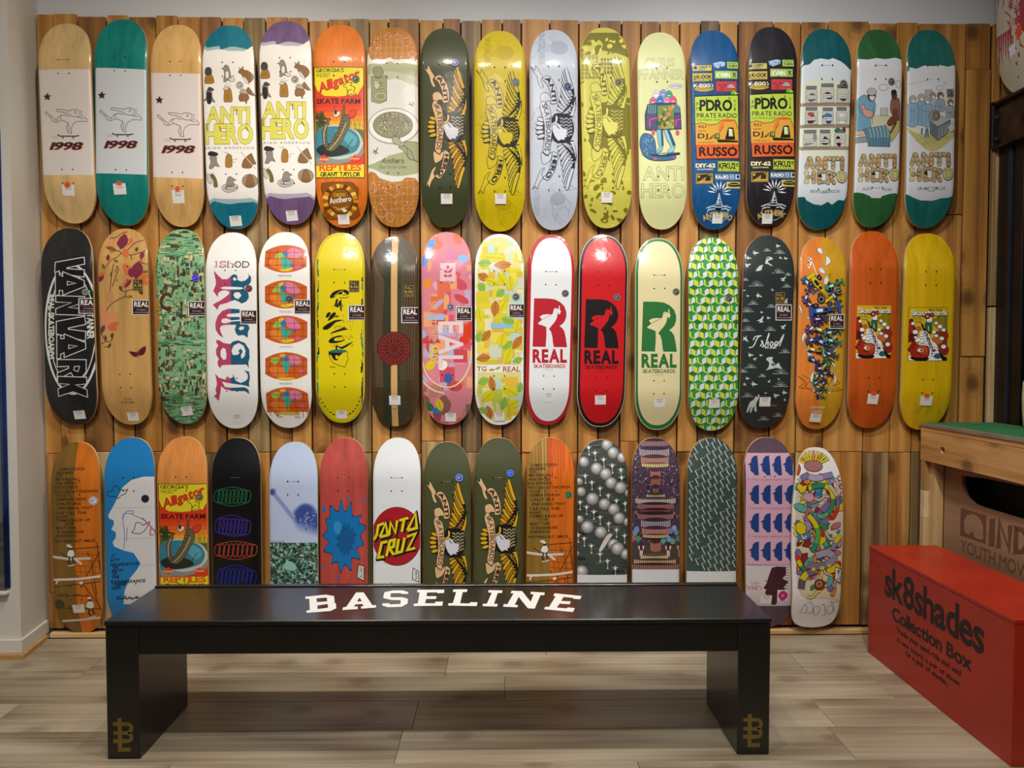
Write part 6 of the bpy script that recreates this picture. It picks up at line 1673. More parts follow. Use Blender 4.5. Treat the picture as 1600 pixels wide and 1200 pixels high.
def art_leaves(a):
    rnd = random.Random(41)
    a.inset('#d3cc86', 0.90, 0.965)
    T = a.dk
    G = ['#d8c832', '#c9bc2a', '#e0d050', '#b9c04a', '#d0a84a', '#c9cdb8', '#b0ccc4', '#dcd6a8', '#d8b440', '#d6cc3a', '#cfc22a']
    for L in range(5):
        for k in range(34):
            x, y = rnd.uniform(40, 290), rnd.uniform(90, 1060)
            if 768 < y < 830: continue
            w, h = rnd.uniform(20, 75), rnd.uniform(20, 80); h = min(h, 770 - y) if y < 770 else h
            if h < 8: continue
            a.rect(rnd.choice(G), max(x, 50), y, min(x + w, 306), min(y + h, 1085 - abs(x - 180) * .4))
    a.rect('#8ab8cc', 130, 545, 300, 575)
    a.rect('#e4e3da', 48, 778, 304, 818)
    Y2, Gr, Br = '#d2ca1e', '#86b44a', '#b8742c'
    for (c, x, y, l, w, r) in ((Gr, 60, 215, 75, 22, 0), (Y2, 100, 180, 110, 24, 5), (Y2, 265, 160, 60, 26, 60), (Br, 145, 228, 100, 22, -4), (Br, 60, 275, 70, 24, 30), (Y2, 95, 300, 90, 20, 25), (Gr, 60, 330, 50, 22, 40), (Y2, 235, 285, 75, 24, 85), (Y2, 170, 270, 80, 24, 60),
                               (Gr, 160, 400, 60, 22, -40), (Br, 150, 510, 90, 24, -85), (Y2, 185, 480, 70, 24, -65), (Gr, 190, 520, 80, 22, 20), (Y2, 60, 460, 80, 26, 80), (Br, 82, 645, 75, 22, -52), (Gr, 55, 650, 60, 20, -70), (Br, 250, 690, 90, 22, -55), (Gr, 195, 690, 70, 20, -40), (Y2, 185, 680, 80, 28, -80),
                               (Y2, 210, 770, 90, 26, -70), (Br, 50, 745, 80, 22, -8), (Y2, 270, 590, 60, 24, -80), (Gr, 250, 760, 60, 16, -20), (Br, 145, 930, 95, 20, -100), (Y2, 200, 900, 100, 28, 30), (Gr, 60, 880, 65, 22, -25), (Y2, 80, 980, 90, 30, -40), (Gr, 190, 1030, 80, 22, -75), (Br, 130, 1080, 80, 22, -105), (Gr, 60, 1020, 60, 18, 20), (Gr, 285, 930, 60, 18, -80), (Y2, 225, 1010, 70, 24, -30)):
        leaf(a, c, x, y, l, w, r, '#8a7a20' if c != Br else '#7a4414')
    B = '#a8662c'
    a.text(B, 'TG', 54, 786, 106, 812, 0.05); a.text(B, 'REAL', 198, 786, 292, 814, 0.05); leaf(a, Br, 118, 806, 36, 6, -6); leaf(a, Gr, 152, 802, 38, 7, -22)
def art_r(a, sh, bg, fg, rimf, S):
    a.inset(bg, *rimf)
    a.use(sh)
    a.poly(fg, [(135, 55), (330, 58), (430, 70), (510, 110), (570, 170), (600, 250), (600, 320), (575, 390), (540, 430), (500, 455), (540, 485), (570, 530), (590, 620), (610, 762), (112, 755)])
    a.poly(bg, [(310, 468), (345, 500), (375, 530), (395, 600), (405, 690), (420, 775), (300, 775), (312, 600)])
    a.poly(bg, [(190, 415), (250, 366), (300, 338), (370, 302), (405, 277), (412, 235), (425, 205), (445, 195), (465, 208), (485, 215), (490, 165), (500, 158), (505, 190), (505, 225), (525, 250), (512, 262), (505, 290), (485, 280), (478, 250), (470, 300), (460, 345), (435, 390), (400, 435), (345, 500), (310, 470), (280, 458), (240, 440), (205, 432)])
    a.poly(bg, [(215, 318), (270, 292), (330, 285), (380, 290), (310, 325), (245, 362)])
    a.ell(fg, 442, 218, 7, 7)
    a.text(fg, 'REAL', 122, 800, 598, 976, 0.085, track=0.15); a.text(fg, 'SKATEBOARDS', 132, 1008, 582, 1060, 0.05, track=0.10); a.text(fg, 'EST SAN FRANCISCO', 270, 1082, 418, 1090, 0.02)
    a.use(S)
def art_r_white(a): art_r(a, (820, 460, 9.225), '#dfe3e6', '#b3202e', (0.875, 0.962, 0.02, -0.002), S7)
def art_r_red(a): a.rim('#d8d0cc', 0.985, 0.02); art_r(a, (900.8, 461.4, 9.2), '#c4161e', '#1a1416', (0.88, 0.962, 0.01, -0.003), S7)
def art_r_green(a): a.rim('#dcd8c0', 0.985, 0.02); art_r(a, (990, 465.1, 9.0), '#ded3a4', '#2c7038', (0.875, 0.955, 0.0, -0.004), S7)
def art_cubes(a):
    a.use((1070, 370, 8.0))
    W, Y, Gd = '#d3dcdc', '#d2d844', '#1f7030'
    ws, ys, dk = [], [], []
    for r in range(-1, 24):
        for i in range(-2, 14):
            x = -60 + i * 122 - (r * 50) % 244 + (122 if False else 0); y = -15 + r * 108
            if x < -60 or x > 680: continue
            odd = (i + ((r * 50) // 244)) % 2
            if not odd:
                ws.append([(x, y + 34), (x + 54, y + 4), (x + 54, y + 74), (x, y + 106)]); ys.append([(x + 62, y + 4), (x + 116, y + 34), (x + 116, y + 104), (x + 62, y + 76)])
            else:
                ws.append([(x + 14, y + 28), (x + 44, y + 10), (x + 56, y + 72), (x, y + 104)]); ys.append([(x + 62, y + 4), (x + 82, y + 14), (x + 84, y + 74), (x + 118, y + 90), (x + 118, y + 106), (x + 64, y + 78)])
            dk.append([(x + 58, y - 36), (x + 116, y - 8), (x + 58, y + 0), (x, y - 8)] if odd else [(x + 58, y + 74), (x + 112, y + 108), (x + 58, y + 136), (x + 4, y + 108)])
    a.raw(Gd, dk); a.raw(W, ws); a.raw(Y, ys)
    a.use(S8)
def bird(a, c, x, y, s, r):
    cs, sn = math.cos(R(r)), math.sin(R(r))
    q = [(-16, 2), (-6, -2), (-12, -14), (4, -4), (16, -2), (22, 1), (12, 5), (2, 6), (-2, 16), (-8, 6)]
    a.poly(c, [(x + s * (p[0] * cs - p[1] * sn), y + s * (p[0] * sn + p[1] * cs)) for p in q])
def art_dogs(a):
    a.use((1155, 380, 4.286)); rnd = random.Random(17); W = '#c4cec8'; Gy = '#8f9c96'
    def tuft(x, y, s):
        a.lines(Gy, [[(x, y), (x + s * dx, y - s * dy)] for dx, dy in ((-30, 12), (-20, 22), (-8, 28), (6, 26), (18, 20), (30, 10))], 3); a.line(Gy, [(x - 45 * s, y + 4), (x + 40 * s, y + 3)], 5)
    for (x, y, s) in ((120, 282, 1.2), (55, 455, 1.1), (65, 580, 1.1), (210, 580, .9), (265, 195, 1), (285, 60, .9), (200, 45, .6), (80, 830, .9), (280, 955, 1.2), (155, 890, .6), (45, 245, .5), (45, 520, .6), (330, 210, .5), (280, 870, 1.3), (310, 730, .9), (60, 1025, .9), (180, 1185, .9), (275, 1160, .8), (95, 405, .8), (215, 425, .7), (320, 290, .7), (30, 860, .7)): tuft(x, y, s)
    for (x, y, s, r) in ((118, 60, 1.2, 0), (70, 95, 1, 10), (60, 145, 1.2, -20), (285, 95, .7, 30), (320, 98, .8, 0), (295, 240, 1.2, -40), (130, 350, 1.2, 20), (58, 352, .6, 0), (222, 312, .6, 30), (145, 515, 1.5, -60), (195, 500, .8, 0), (150, 462, .6, 0), (295, 560, 1.2, -40), (45, 640, 1.3, 50), (75, 748, 1.1, 0), (105, 775, .8, -30), (145, 750, .7, 0), (55, 905, .8, 0), (38, 945, .7, 40), (98, 942, 1.2, 10), (200, 925, .7, -50), (265, 910, .5, 0), (248, 1020, 1.2, -10), (305, 1000, 1.1, 10), (312, 1050, .6, 30), (30, 315, .8, 0), (178, 1003, .5, 0), (275, 12, 1, 0), (312, 390, 1.2, -60)): bird(a, W, x, y, s, r)
    a.fo(W, [(112, 185), (140, 150), (170, 140), (185, 110), (195, 88), (225, 92), (232, 105), (205, 115), (200, 128), (228, 148), (215, 150), (190, 138), (160, 152), (150, 180)], '#59635e', 2); a.ells('#2a302e', [(172, 140, 12, 9, 0), (200, 98, 8, 6, 0)])
    a.fo(W, [(180, 850), (195, 830), (200, 800), (180, 780), (190, 765), (225, 762), (222, 785), (240, 810), (230, 830), (262, 800), (275, 820), (290, 845), (255, 835), (205, 845)], '#59635e', 2); a.ells('#2a302e', [(225, 812, 10, 8, 0)])
    a.fo(W, [(60, 1130), (75, 1070), (100, 1048), (115, 1020), (138, 1015), (132, 1045), (120, 1080), (128, 1130), (112, 1125), (105, 1095), (92, 1135), (82, 1135), (86, 1095), (70, 1135)], '#59635e', 2); a.ells('#2a302e', [(120, 1022, 10, 7, 30)])
    a.lines('#d8dedc', [[(65, 700), (95, 690), (120, 640), (135, 622)], [(95, 650), (110, 625), (150, 620)], [(140, 690), (158, 662), (150, 655), (165, 690), (150, 692)], [(172, 690), (200, 612), (195, 615), (180, 672), (195, 660), (192, 688)], [(205, 680), (215, 660), (228, 672), (215, 690), (206, 680)], [(235, 682), (245, 660), (262, 668), (250, 690), (238, 682), (265, 668), (300, 612), (270, 690)]], 7, True)
    a.text('#d8dedc', 'WAIR', 168, 692, 248, 706, 0.06, track=0.12); a.text('#7a8682', 'Ishod', 215, 1078, 258, 1096, 0.0, 0.2)
    a.use(S8)
def car(a, x, y, s, r, c, c2='#e8e8e8'):
    cs, sn = math.cos(R(r)), math.sin(R(r))
    P = lambda q: [(x + s * (p[0] * cs - p[1] * sn), y + s * (p[0] * sn + p[1] * cs)) for p in q]
    K = '#17171c'
    for wx, wy in ((-36, -26), (-36, 26), (34, -24), (34, 24)):
        w = P([(wx, wy)])[0]; a.ell(K, w[0], w[1], 15 * s, 12 * s, r, 12); a.ell('#6a6a6e', w[0], w[1], 7 * s, 6 * s, r, 10)
    a.fo(c, P([(-62, -10), (-30, -16), (0, -14), (30, -8), (72, -4), (74, 4), (30, 8), (0, 14), (-30, 16), (-62, 10)]), K, 3, False)
    a.fo(c, P([(66, -26), (80, -26), (80, 26), (66, 26)]), K, 2.5, False); a.fo(c, P([(-76, -24), (-58, -24), (-58, 24), (-76, 24)]), K, 2.5, False)
    a.poly(c2, P([(-40, -7), (-10, -8), (-10, 8), (-40, 7)])); a.ell(K, *P([(6, 0)])[0], 10 * s, 7 * s, r, 10); a.line(K, P([(25, 0), (70, 0)]), 3)
def art_cars(a):
    a.use((1245, 380, 4.615)); rnd = random.Random(10); K = '#1a1414'
    a.lines('#a04a14', [spline([(x, 950 + rnd.uniform(-20, 20)), (x + 60, 990 + rnd.uniform(-20, 40)), (x + 20, 1040 + rnd.uniform(-20, 20)), (x + 110, 1060 + rnd.uniform(-20, 30))], False, 4) for x in (0, 15, 40, 200, 230, 250)], 5)
    def smoke(pts, w): a.raw(K, stroke_polys(spline(pts, False, 5), [x + 5 for x in wlist(w, len(pts))])); a.raw('#dfe2e4', stroke_polys(spline(pts, False, 5), wlist(w, len(pts))))
    def wlist(w, n):
        m = (n - 1) * 5 + 1
        return [max(3, w * (0.45 + 0.55 * math.sin(i * 0.55))) for i in range(m)]
    smoke([(180, 30), (190, 60), (225, 90), (235, 130), (200, 170), (180, 190), (205, 220), (215, 250), (206, 295)], 34)
    smoke([(25, 450), (40, 500), (60, 530), (95, 540)], 10); smoke([(72, 640), (45, 690), (60, 760), (110, 830), (125, 900), (110, 960), (108, 1010), (125, 1070)], 22); smoke([(240, 855), (275, 880), (270, 940), (280, 990), (250, 1040), (235, 1085)], 14); smoke([(300, 650), (270, 690), (300, 740), (265, 790)], 8)
    a.line('#ece8e0', [(118, 130), (152, 255)], 5); a.poly('#f0ece8', [(92, 95), (118, 105), (112, 150), (92, 185), (84, 160), (98, 135)]); a.rects(K, [(96, 102, 105, 116), (104, 118, 113, 130), (94, 132, 102, 146), (90, 152, 98, 166)])
    cols = ['#2a4a9c', '#3a8a8a', '#5a3a80', '#d8b82a', '#2a6ab0', '#3fa07a', '#6a4a90']
    for (x, y, s, r, c) in ((175, 1110, .45, 20, '#3a8a8a'), (150, 1090, .45, 80, '#2a4a9c'), (190, 1070, .5, -30, '#d8b82a'), (160, 1045, .5, 40, '#3fa07a'), (190, 1020, .5, 100, '#2a6ab0'), (150, 1000, .55, -20, '#3a8a8a'), (185, 970, .6, 60, '#5a3a80'), (215, 940, .6, 20, '#2a4a9c'), (150, 945, .6, -60, '#3fa07a'), (180, 905, .7, 10, '#5a3a80'), (215, 870, .7, -40, '#d8b82a'), (130, 850, .7, 30, '#2a4a9c'), (200, 820, .85, 70, '#3a9a80'), (245, 800, .7, 20, '#2a6ab0'), (130, 770, .8, 15, '#d8b82a'), (190, 720, 1.0, 28, '#2f62a8'), (260, 705, .8, 12, '#3fa090'), (120, 690, .8, -20, '#3a4a9c'), (180, 630, .9, 20, '#d0b42a'), (250, 640, .8, -10, '#3a8a8a'), (120, 600, .9, -35, '#5a3a90'), (170, 540, 1.0, -10, '#4a3a80'), (110, 450, .8, 30, '#23232c'), (75, 370, .8, -70, '#6a4a98'), (90, 300, .9, 50, '#2a6ab0'), (280, 400, 1.0, 60, '#2a5a98')): car(a, x, y, s, r, c)
    car(a, 195, 480, 1.45, -8, '#2a56a8'); car(a, 165, 315, 1.5, 52, '#d6bc22', '#1c1c20'); car(a, 270, 300, .9, -20, '#3fa080')
    a.ell('#1c1c20', 175, 405, 30, 30); a.ring('#b8b8b8', 175, 405, 18, 18, 4)
    a.use(S8)
    a.text('#e8dcc8', 'Kyle Walker', 724, 990, 808, 1008, 0.02, 0.2); a.text('#e8dcc8', 'REAL', 736, 1016, 792, 1026, 0.03, track=0.2)
def art_comic(a, T, plain_bg):
    a.use((1330, 470, 9.41)); a.T = T; K = '#17100e'
    if plain_bg: a.line(K, [(82, 66), (594, 66), (584, 848), (66, 848)], 5, False, True)
    a.poly('#cfae1e', [(90, 68), (592, 70), (582, 845), (70, 845)])
    a.poly('#8a7a1c', [(375, 255), (590, 130), (588, 420), (480, 400), (400, 330)]); a.lines(K, [[(375, 255), (590, 132)], [(462, 205), (468, 300)], [(560, 155), (562, 380)]], 5)
    a.poly('#5e1410', [(85, 240), (130, 220), (150, 330), (200, 420), (170, 560), (75, 580)]); a.poly('#a02818', [(88, 300), (120, 255), (140, 330), (135, 420), (85, 450)])
    a.poly('#7c3a1a', [(430, 420), (590, 380), (585, 700), (470, 650), (400, 520)]); a.poly('#b86a2a', ell_pts(455, 540, 75, 65)); a.poly('#8e2a1a', ell_pts(550, 480, 60, 60)); a.poly('#8e2420', ell_pts(545, 690, 70, 80))
    a.poly('#b06020', ell_pts(205, 380, 40, 40))
    # stairs and crowd of white caps
    a.poly('#e6e6ea', [(225, 420), (300, 395), (385, 560), (440, 600), (500, 820), (540, 840), (80, 843), (75, 770), (200, 800), (330, 800), (320, 640), (210, 610), (220, 500)])
    a.lines('#2a2430', [[(225, 450 + 38 * k), (300 + 24 * k, 440 + 40 * k)] for k in range(6)] + [[(345, 660 + 40 * k), (500, 650 + 44 * k)] for k in range(4)], 5)
    for (x, y, r) in ((162, 425, 34), (195, 540, 36), (250, 560, 26), (490, 345, 32), (410, 425, 26), (515, 520, 30), (440, 295, 24), (540, 640, 34), (245, 470, 24), (135, 300, 24), (540, 395, 28), (165, 505, 20), (440, 480, 26)):
        a.ell(K, x + 3, y + 3, r + 3, r + 3, 0, 16); a.ell('#ecebea', x, y, r, r * .9, 0, 16)
    a.poly('#2a5a5c', ell_pts(460, 780, 55, 38)); a.poly('#7a1820', ell_pts(410, 695, 22, 20)); a.poly(K, [(480, 700), (540, 780), (585, 800), (582, 845), (520, 840), (450, 640)]); a.poly(K, [(100, 790), (330, 800), (300, 845), (150, 840)], sm=True)
    a.lines('#d8ccc8', [[(262, 390), (390, 680)]], 6); a.lines(K, [[(235, 280), (300, 430), (385, 640), (382, 770)], [(240, 310), (370, 680)], [(262, 300), (278, 390)], [(320, 440), (330, 560)], [(350, 510), (355, 640)]], 9)
    # big red head
    a.fo('#a32414', [(75, 690), (110, 590), (150, 570), (210, 620), (320, 630), (345, 700), (320, 790), (200, 805), (115, 780), (100, 720)], K, 7); a.poly('#c24a20', [(190, 640), (300, 640), (330, 700), (300, 760), (230, 740)], sm=True)
    a.poly('#ded8ce', ell_pts(225, 692, 40, 26)); a.ell(K, 240, 692, 14, 16); a.lines(K, [[(180, 740), (270, 750), (310, 720)], [(110, 640), (60, 680), (100, 690)], [(160, 590), (130, 620), (130, 660)]], 7)
    # the rider
    a.fo('#1f6060', [(290, 310), (305, 275), (380, 285), (382, 400), (372, 440), (345, 430), (340, 340), (322, 335), (318, 390), (290, 400)], K, 6, False); a.poly('#cfae1e', [(322, 335), (342, 340), (345, 420), (325, 400)])
    a.fo('#e4e0dc', [(308, 280), (310, 235), (370, 195), (388, 230), (378, 285)], K, 5, False); a.fo('#8c2418', ell_pts(320, 190, 38, 40), K, 5, False); a.ell('#d8a88a', 318, 195, 20, 16); a.line('#8c2418', [(290, 200), (250, 185), (300, 170)], 20); a.line('#8c2418', [(355, 170), (385, 150), (400, 180), (370, 205)], 22)
    a.line(K, [(265, 370), (310, 400), (370, 450)], 18)
    a.text(K, 'Skateboards', 116, 112, 590, 186, 0.06, track=0.05); a.text('#ecebe6', 'Skateboards', 112, 108, 586, 180, 0.03, track=0.05); a.text('#6a5a4a', 'REAL TALE', 335, 82, 515, 110, 0.04)
    a.text('#6a6048', 'ALL TRUE', 140, 205, 235, 222, 0.03); a.text('#6a6048', 'FIFTY CENTS', 142, 236, 272, 254, 0.03); a.text('#6a6048', 'COMIC', 155, 266, 235, 282, 0.03)
    a.fo('#8c2418', ell_pts(322, 185, 34, 36), K, 4, False); a.ell('#d8a88a', 318, 195, 18, 14); a.line('#8c2418', [(355, 170), (385, 150), (400, 180), (375, 205)], 20)
    a.T = None; a.use(S8)
def art_comic_a(a): art_comic(a, None, False)
def art_comic_b(a): art_comic(a, aff(1.105, 1.003, 80, 65, 853, 98), True)

# ---- bottom row
def art_rails(a, stripes):
    rnd = random.Random(5 if stripes else 6)
    if stripes:
        a.T = lambda p: (p[0] * 1.19 + 318, p[1] * 1.22 - 28)
        for k in range(16):
            x = 82 + k * 17.5; a.poly(rnd.choice(('#b98a3a', '#8a6a34', '#a8742a') if x < 190 else ('#d8701c', '#c4501a', '#e08a2a', '#d0401a')), [(x, 60), (x + 12, 60), (x + 9, 250 + rnd.uniform(-30, 420)), (x + 3, 250)])
    K = '#2c1f10'
    for (s, x0, y0, x1) in (('COMPATICHION', 105, 222, 255), ('BREING', 98, 243, 190), ('OUR', 96, 262, 132), ('MATIRIUAL!', 94, 278, 232), ('WIN TRICKS', 92, 301, 215), ('OLD SCHOOL', 80, 323, 228), ('PAY LESS ATTINCHION', 90, 347, 332), ('TO OUR', 98, 371, 158), ('COMPATICHION', 98, 391, 270), ('I PUT IRS', 104, 417, 240), ('AND BANG THAT', 108, 441, 305), ('TAP TILL THE', 96, 469, 270), ('BOARD', 98, 491, 165), ('COMES BACK UP', 96, 510, 292), ('TO THE', 150, 531, 200), ('BEAT THIS', 100, 554, 215), ('IS INGENIUSE', 106, 577, 258), ('ANDERSON', 98, 600, 215), ('NOTHING BUT SMILES', 92, 628, 322)):
        a.textq(K, s, (x0, y0 + 4), (x1, y0), (x1, y0 + 15), (x0, y0 + 19), 0.05, 0.16)
    W = '#d8d2c8'
    a.lines('#4a3012', [[(205, 682), (350, 672)], [(330, 645), (352, 850), (355, 1000)], [(280, 700), (300, 760), (330, 950)], [(215, 830), (330, 990)], [(350, 690), (240, 900)], [(80, 900), (350, 870)], [(90, 1022), (355, 1028)], [(115, 950), (285, 948)], [(300, 870), (352, 1060)], [(120, 700), (160, 730)]], 5)
    a.lines('#5a3c18', [[(220 + 26 * k, 690), (250 + 26 * k, 860)] for k in range(5)] + [[(215, 710 + 34 * k), (350, 720 + 34 * k)] for k in range(5)], 2)
    a.line('#b8b0a4', [(75, 730), (180, 742), (295, 738)], 14); a.line(W, [(75, 726), (180, 738), (295, 734)], 8); a.line(W, [(80, 860), (120, 858), (245, 852), (362, 838)], 13); a.line(W, [(115, 1106), (230, 1096), (350, 1082)], 13)
    for (x, y, s) in ((185, 705, 1.2), (290, 1000, 1.3)):
        a.fo('#e4e2de', [(x - 20 * s, y + 8 * s), (x - 8 * s, y - 14 * s), (x + 10 * s, y - 14 * s), (x + 18 * s, y + 6 * s), (x + 8 * s, y + 22 * s), (x - 8 * s, y + 20 * s)], '#2a2420', 3); a.ell('#3a2a1c', x, y - 22 * s, 8 * s, 9 * s); a.ell('#e8e6e2', x - 2, y - 28 * s, 9 * s, 4 * s)
        a.lines('#2c2620', [[(x - 6, y + 18 * s), (x - 14, y + 45 * s), (x + 2, y + 60 * s)], [(x + 6, y + 18 * s), (x + 18, y + 48 * s)]], 8); a.lines('#d8d4ce', [[(x - 16, y + 62 * s), (x + 24, y + 56 * s)]], 6)
    a.line(W, [(210, 740), (245, 770)], 12); a.ell(W, 172, 664, 14, 8); a.line(W, [(112, 852), (98, 884)], 10); a.ell(W, 243, 875, 12, 9)
    a.lines('#4a3418', [[(115, 945), (150, 938), (180, 950), (215, 940), (250, 950), (285, 945)]], 4, True); a.ell('#4a3a1c', 115, 1000, 30, 28)
    a.T = None
def art_rails_a(a): art_rails(a, False)
def art_rails_b(a): art_rails(a, True)
def art_profile(a):
    W = '#dcdcde'; K = '#18202c'
    a.poly(W, [(670, 275), (600, 272), (530, 290), (480, 330), (450, 390), (425, 440), (395, 490), (398, 510), (425, 520), (428, 545), (412, 572), (440, 590), (438, 620), (420, 645), (430, 670), (480, 690), (540, 705), (580, 765), (560, 800), (520, 850), (490, 920), (480, 1000), (700, 1000), (700, 275)])
    a.lines(K, [[(388, 370), (395, 358), (420, 352), (425, 330), (445, 325), (462, 345), (500, 348), (508, 342), (490, 372), (470, 378), (455, 395), (430, 385), (405, 385), (388, 372)], [(530, 590), (545, 570), (555, 535), (580, 535), (595, 548), (632, 530), (605, 575), (580, 595), (555, 595), (530, 590)]], 4, True)
    a.lines('#6a86b8', [[(485, 685), (490, 600), (480, 490), (530, 482), (540, 468), (500, 470), (480, 510)], [(500, 640), (505, 560)], [(530, 485), (600, 520), (640, 560), (665, 590)]], 4, True); a.lines('#c85a80', [[(588, 505), (620, 540), (655, 580), (660, 608)], [(640, 560), (632, 600), (650, 605)]], 7, True)
    a.lines('#b9b9bc', [[(440, 450), (668, 445)], [(440, 625), (668, 620)], [(575, 775), (668, 775)]], 2)
    for (s, x0, y0, x1) in (('PUT', 412, 716, 438), ('INTO', 410, 740, 460), ('PERSPECKTIVE', 408, 764, 568), ('THE', 420, 782, 452), ('BIRTH', 416, 800, 480), ('OF', 420, 820, 446), ('THE', 416, 838, 458), ('RAINNESSANCE', 412, 860, 606), ('THINK', 424, 878, 494), ('AGIN', 412, 898, 466)): a.textq(K, s, (x0, y0 + 2), (x1, y0 - 6), (x1, y0 + 10), (x0, y0 + 18), 0.05, 0.14)
    a.lines(K, [[(445, 950), (450, 970), (462, 950), (470, 972), (490, 952), (500, 970), (520, 955), (530, 970), (560, 955), (570, 962)], [(440, 968), (575, 962)]], 5)
def art_neon(a):
    # plain coils of rings drawn in neon line, one colour each
    for (c, x0, y0, x1, y1, r0, r1) in (('#1f7a4c', 1012, 385, 1190, 385, 34, 40), ('#4a34b0', 1018, 550, 1190, 560, 40, 46), ('#c24a34', 1015, 690, 1225, 690, 32, 38), ('#1a2ec0', 1030, 840, 1220, 850, 42, 52)):
        n = 9
        for k in range(n):
            t = k / (n - 1)
            a.ring(c, x0 + (x1 - x0) * t, y0 + (y1 - y0) * t, 16, r0 + (r1 - r0) * math.sin(t * 3.1), 3.2, 8, 22)
        a.line(c, [(x0, y0 - r0), ((x0 + x1) / 2, y0 - r1 - 14), (x1, y1 - r0)], 3.2, True); a.line(c, [(x0, y0 + r0), ((x0 + x1) / 2, y0 + r1 + 14), (x1, y1 + r0)], 3.2, True)
def art_blot(a):
    rnd = random.Random(19)
    for k, c in enumerate(('#a9b9e2', '#94a6d8', '#7a8ecb', '#6076b8', '#4a60a4', '#3c5096')):
        a.poly(c, spline([(240 + 8 * k, 590), (290 + 4 * k, 530 + 3 * k), (350, 512 + 4 * k), (410 - 4 * k, 540 + 4 * k), (440 - 2 * k, 640), (438 - 4 * k, 750 - 14 * k), (370, 740 - 18 * k), (290 + 8 * k, 705 - 14 * k), (255 + 9 * k, 650)], True, 4))
    for k, (w, c) in enumerate(((34, '#a9b4da'), (22, '#8a98cc'))): a.line(c, [(112, 440), (180, 520), (260, 620)], w, True)
    a.ell('#7a86c0', 115, 440, 24, 26); a.ell('#4a568c', 112, 440, 15, 18)
    for k in range(60): a.ell(rnd.choice(('#4a62a8', '#7488c4', '#3a4e92', '#8fa2d6')), rnd.gauss(355, 32), rnd.gauss(625, 42), rnd.uniform(4, 12), rnd.uniform(3, 8), rnd.uniform(0, 180), 8)
    a.text('#3a4468', 'Paul Grund', 98, 776, 195, 790, 0.0)
    a.rect('#2a4640', 80, 792, 440, 1340)
    G = ['#1a302c', '#3a6a5c', '#5f9a8c', '#86b8ac', '#a9ccc0', '#4a5a48', '#6f7a60', '#22403a']
    for L in range(3):
        for c in G: a.raw(c, [ell_pts(rnd.uniform(88, 436), rnd.uniform(796, 1120), rnd.uniform(5, 18), rnd.uniform(3, 10), rnd.uniform(0, 180), 7) for k in range(42)])
    a.poly('#8fc4c0', [(190, 960), (205, 930), (245, 920), (275, 945), (280, 975), (235, 985)], sm=True)
def art_splash(a):
    # a plain blue paint splash (generic)
    B, B2, K = '#1272b8', '#0d5a96', '#0e1c2c'
    rnd = random.Random(77)
    lob = [(150 * (1.0 if k % 2 else 0.74) * rnd.uniform(.9, 1.1), 235 * (1.0 if k % 2 else 0.76) * rnd.uniform(.9, 1.1)) for k in range(26)]
    def blob(c, grow, dx=0, dy=0):
        a.poly(c, [(606 + dx + lob[k][0] * grow * math.cos(k * math.pi / 13), 745 + dy + lob[k][1] * grow * math.sin(k * math.pi / 13)) for k in range(26)], sm=True)
    blob(K, 1.04); blob(B, 1.0); blob(B2, .5, 15, 20); blob('#2f8fd2', .22, -40, -60)
    a.ells(B, [(470, 560, 14, 18, 0), (745, 500, 10, 14, 0), (470, 960, 12, 9, 0), (560, 1030, 9, 12, 0), (640, 480, 9, 12, 0)])
    a.fo('#e2e0dc', [(712, 945), (752, 958), (750, 1058), (700, 1030)], K, 5, False); a.fo('#e2e0dc', [(722, 962), (748, 970), (745, 1040), (712, 1022)], '#5a5a5c', 3, False); a.textq('#2a2a2c', 'MATTE', (738, 975), (736, 1030), (724, 1028), (726, 972), 0.03)
def art_disc(a):
    Rd, Y, K = '#a81c28', '#e4cf1a', '#16120e'
    a.ell(K, 978, 747, 174, 205, 0, 48); a.ell(Rd, 978, 747, 171, 202, 0, 48)
    S_ = [[(890, 655), (848, 672), (838, 735), (822, 765), (812, 772)],                       # S (its lower end runs off the edge)
          [(860, 752), (900, 655), (915, 738), (860, 752)],                                   # A
          [(925, 738), (935, 650), (968, 722), (980, 636)],                                   # N
          [(995, 636), (1058, 618)], [(1028, 630), (1012, 716)],                              # T
          [(1050, 705), (1108, 590), (1115, 690), (1052, 706)],                               # A
          [(912, 782), (872, 792), (848, 895), (890, 888)],                                   # C
          [(905, 885), (930, 778), (962, 770), (955, 818), (925, 830), (958, 876)],           # R
          [(990, 765), (975, 862), (1012, 852), (1032, 756)],                                 # U
          [(1048, 750), (1108, 728), (1050, 842), (1105, 828)]]                               # Z
    a.lines(K, [[(x + 7, y + 6) for x, y in p] for p in S_], 36); a.lines(K, S_, 30); a.lines(Y, S_, 19)
    a.rects('#6a1018', [(890 + 22 * k, 932, 895 + 22 * k, 937) for k in range(8)])
    a.fo('#e2e0dc', [(1090, 968), (1128, 992), (1130, 1068), (1085, 1045)], K, 5, False); a.textq('#2a2a2c', 'MATTE', (1118, 1000), (1116, 1050), (1104, 1044), (1106, 992), 0.03)
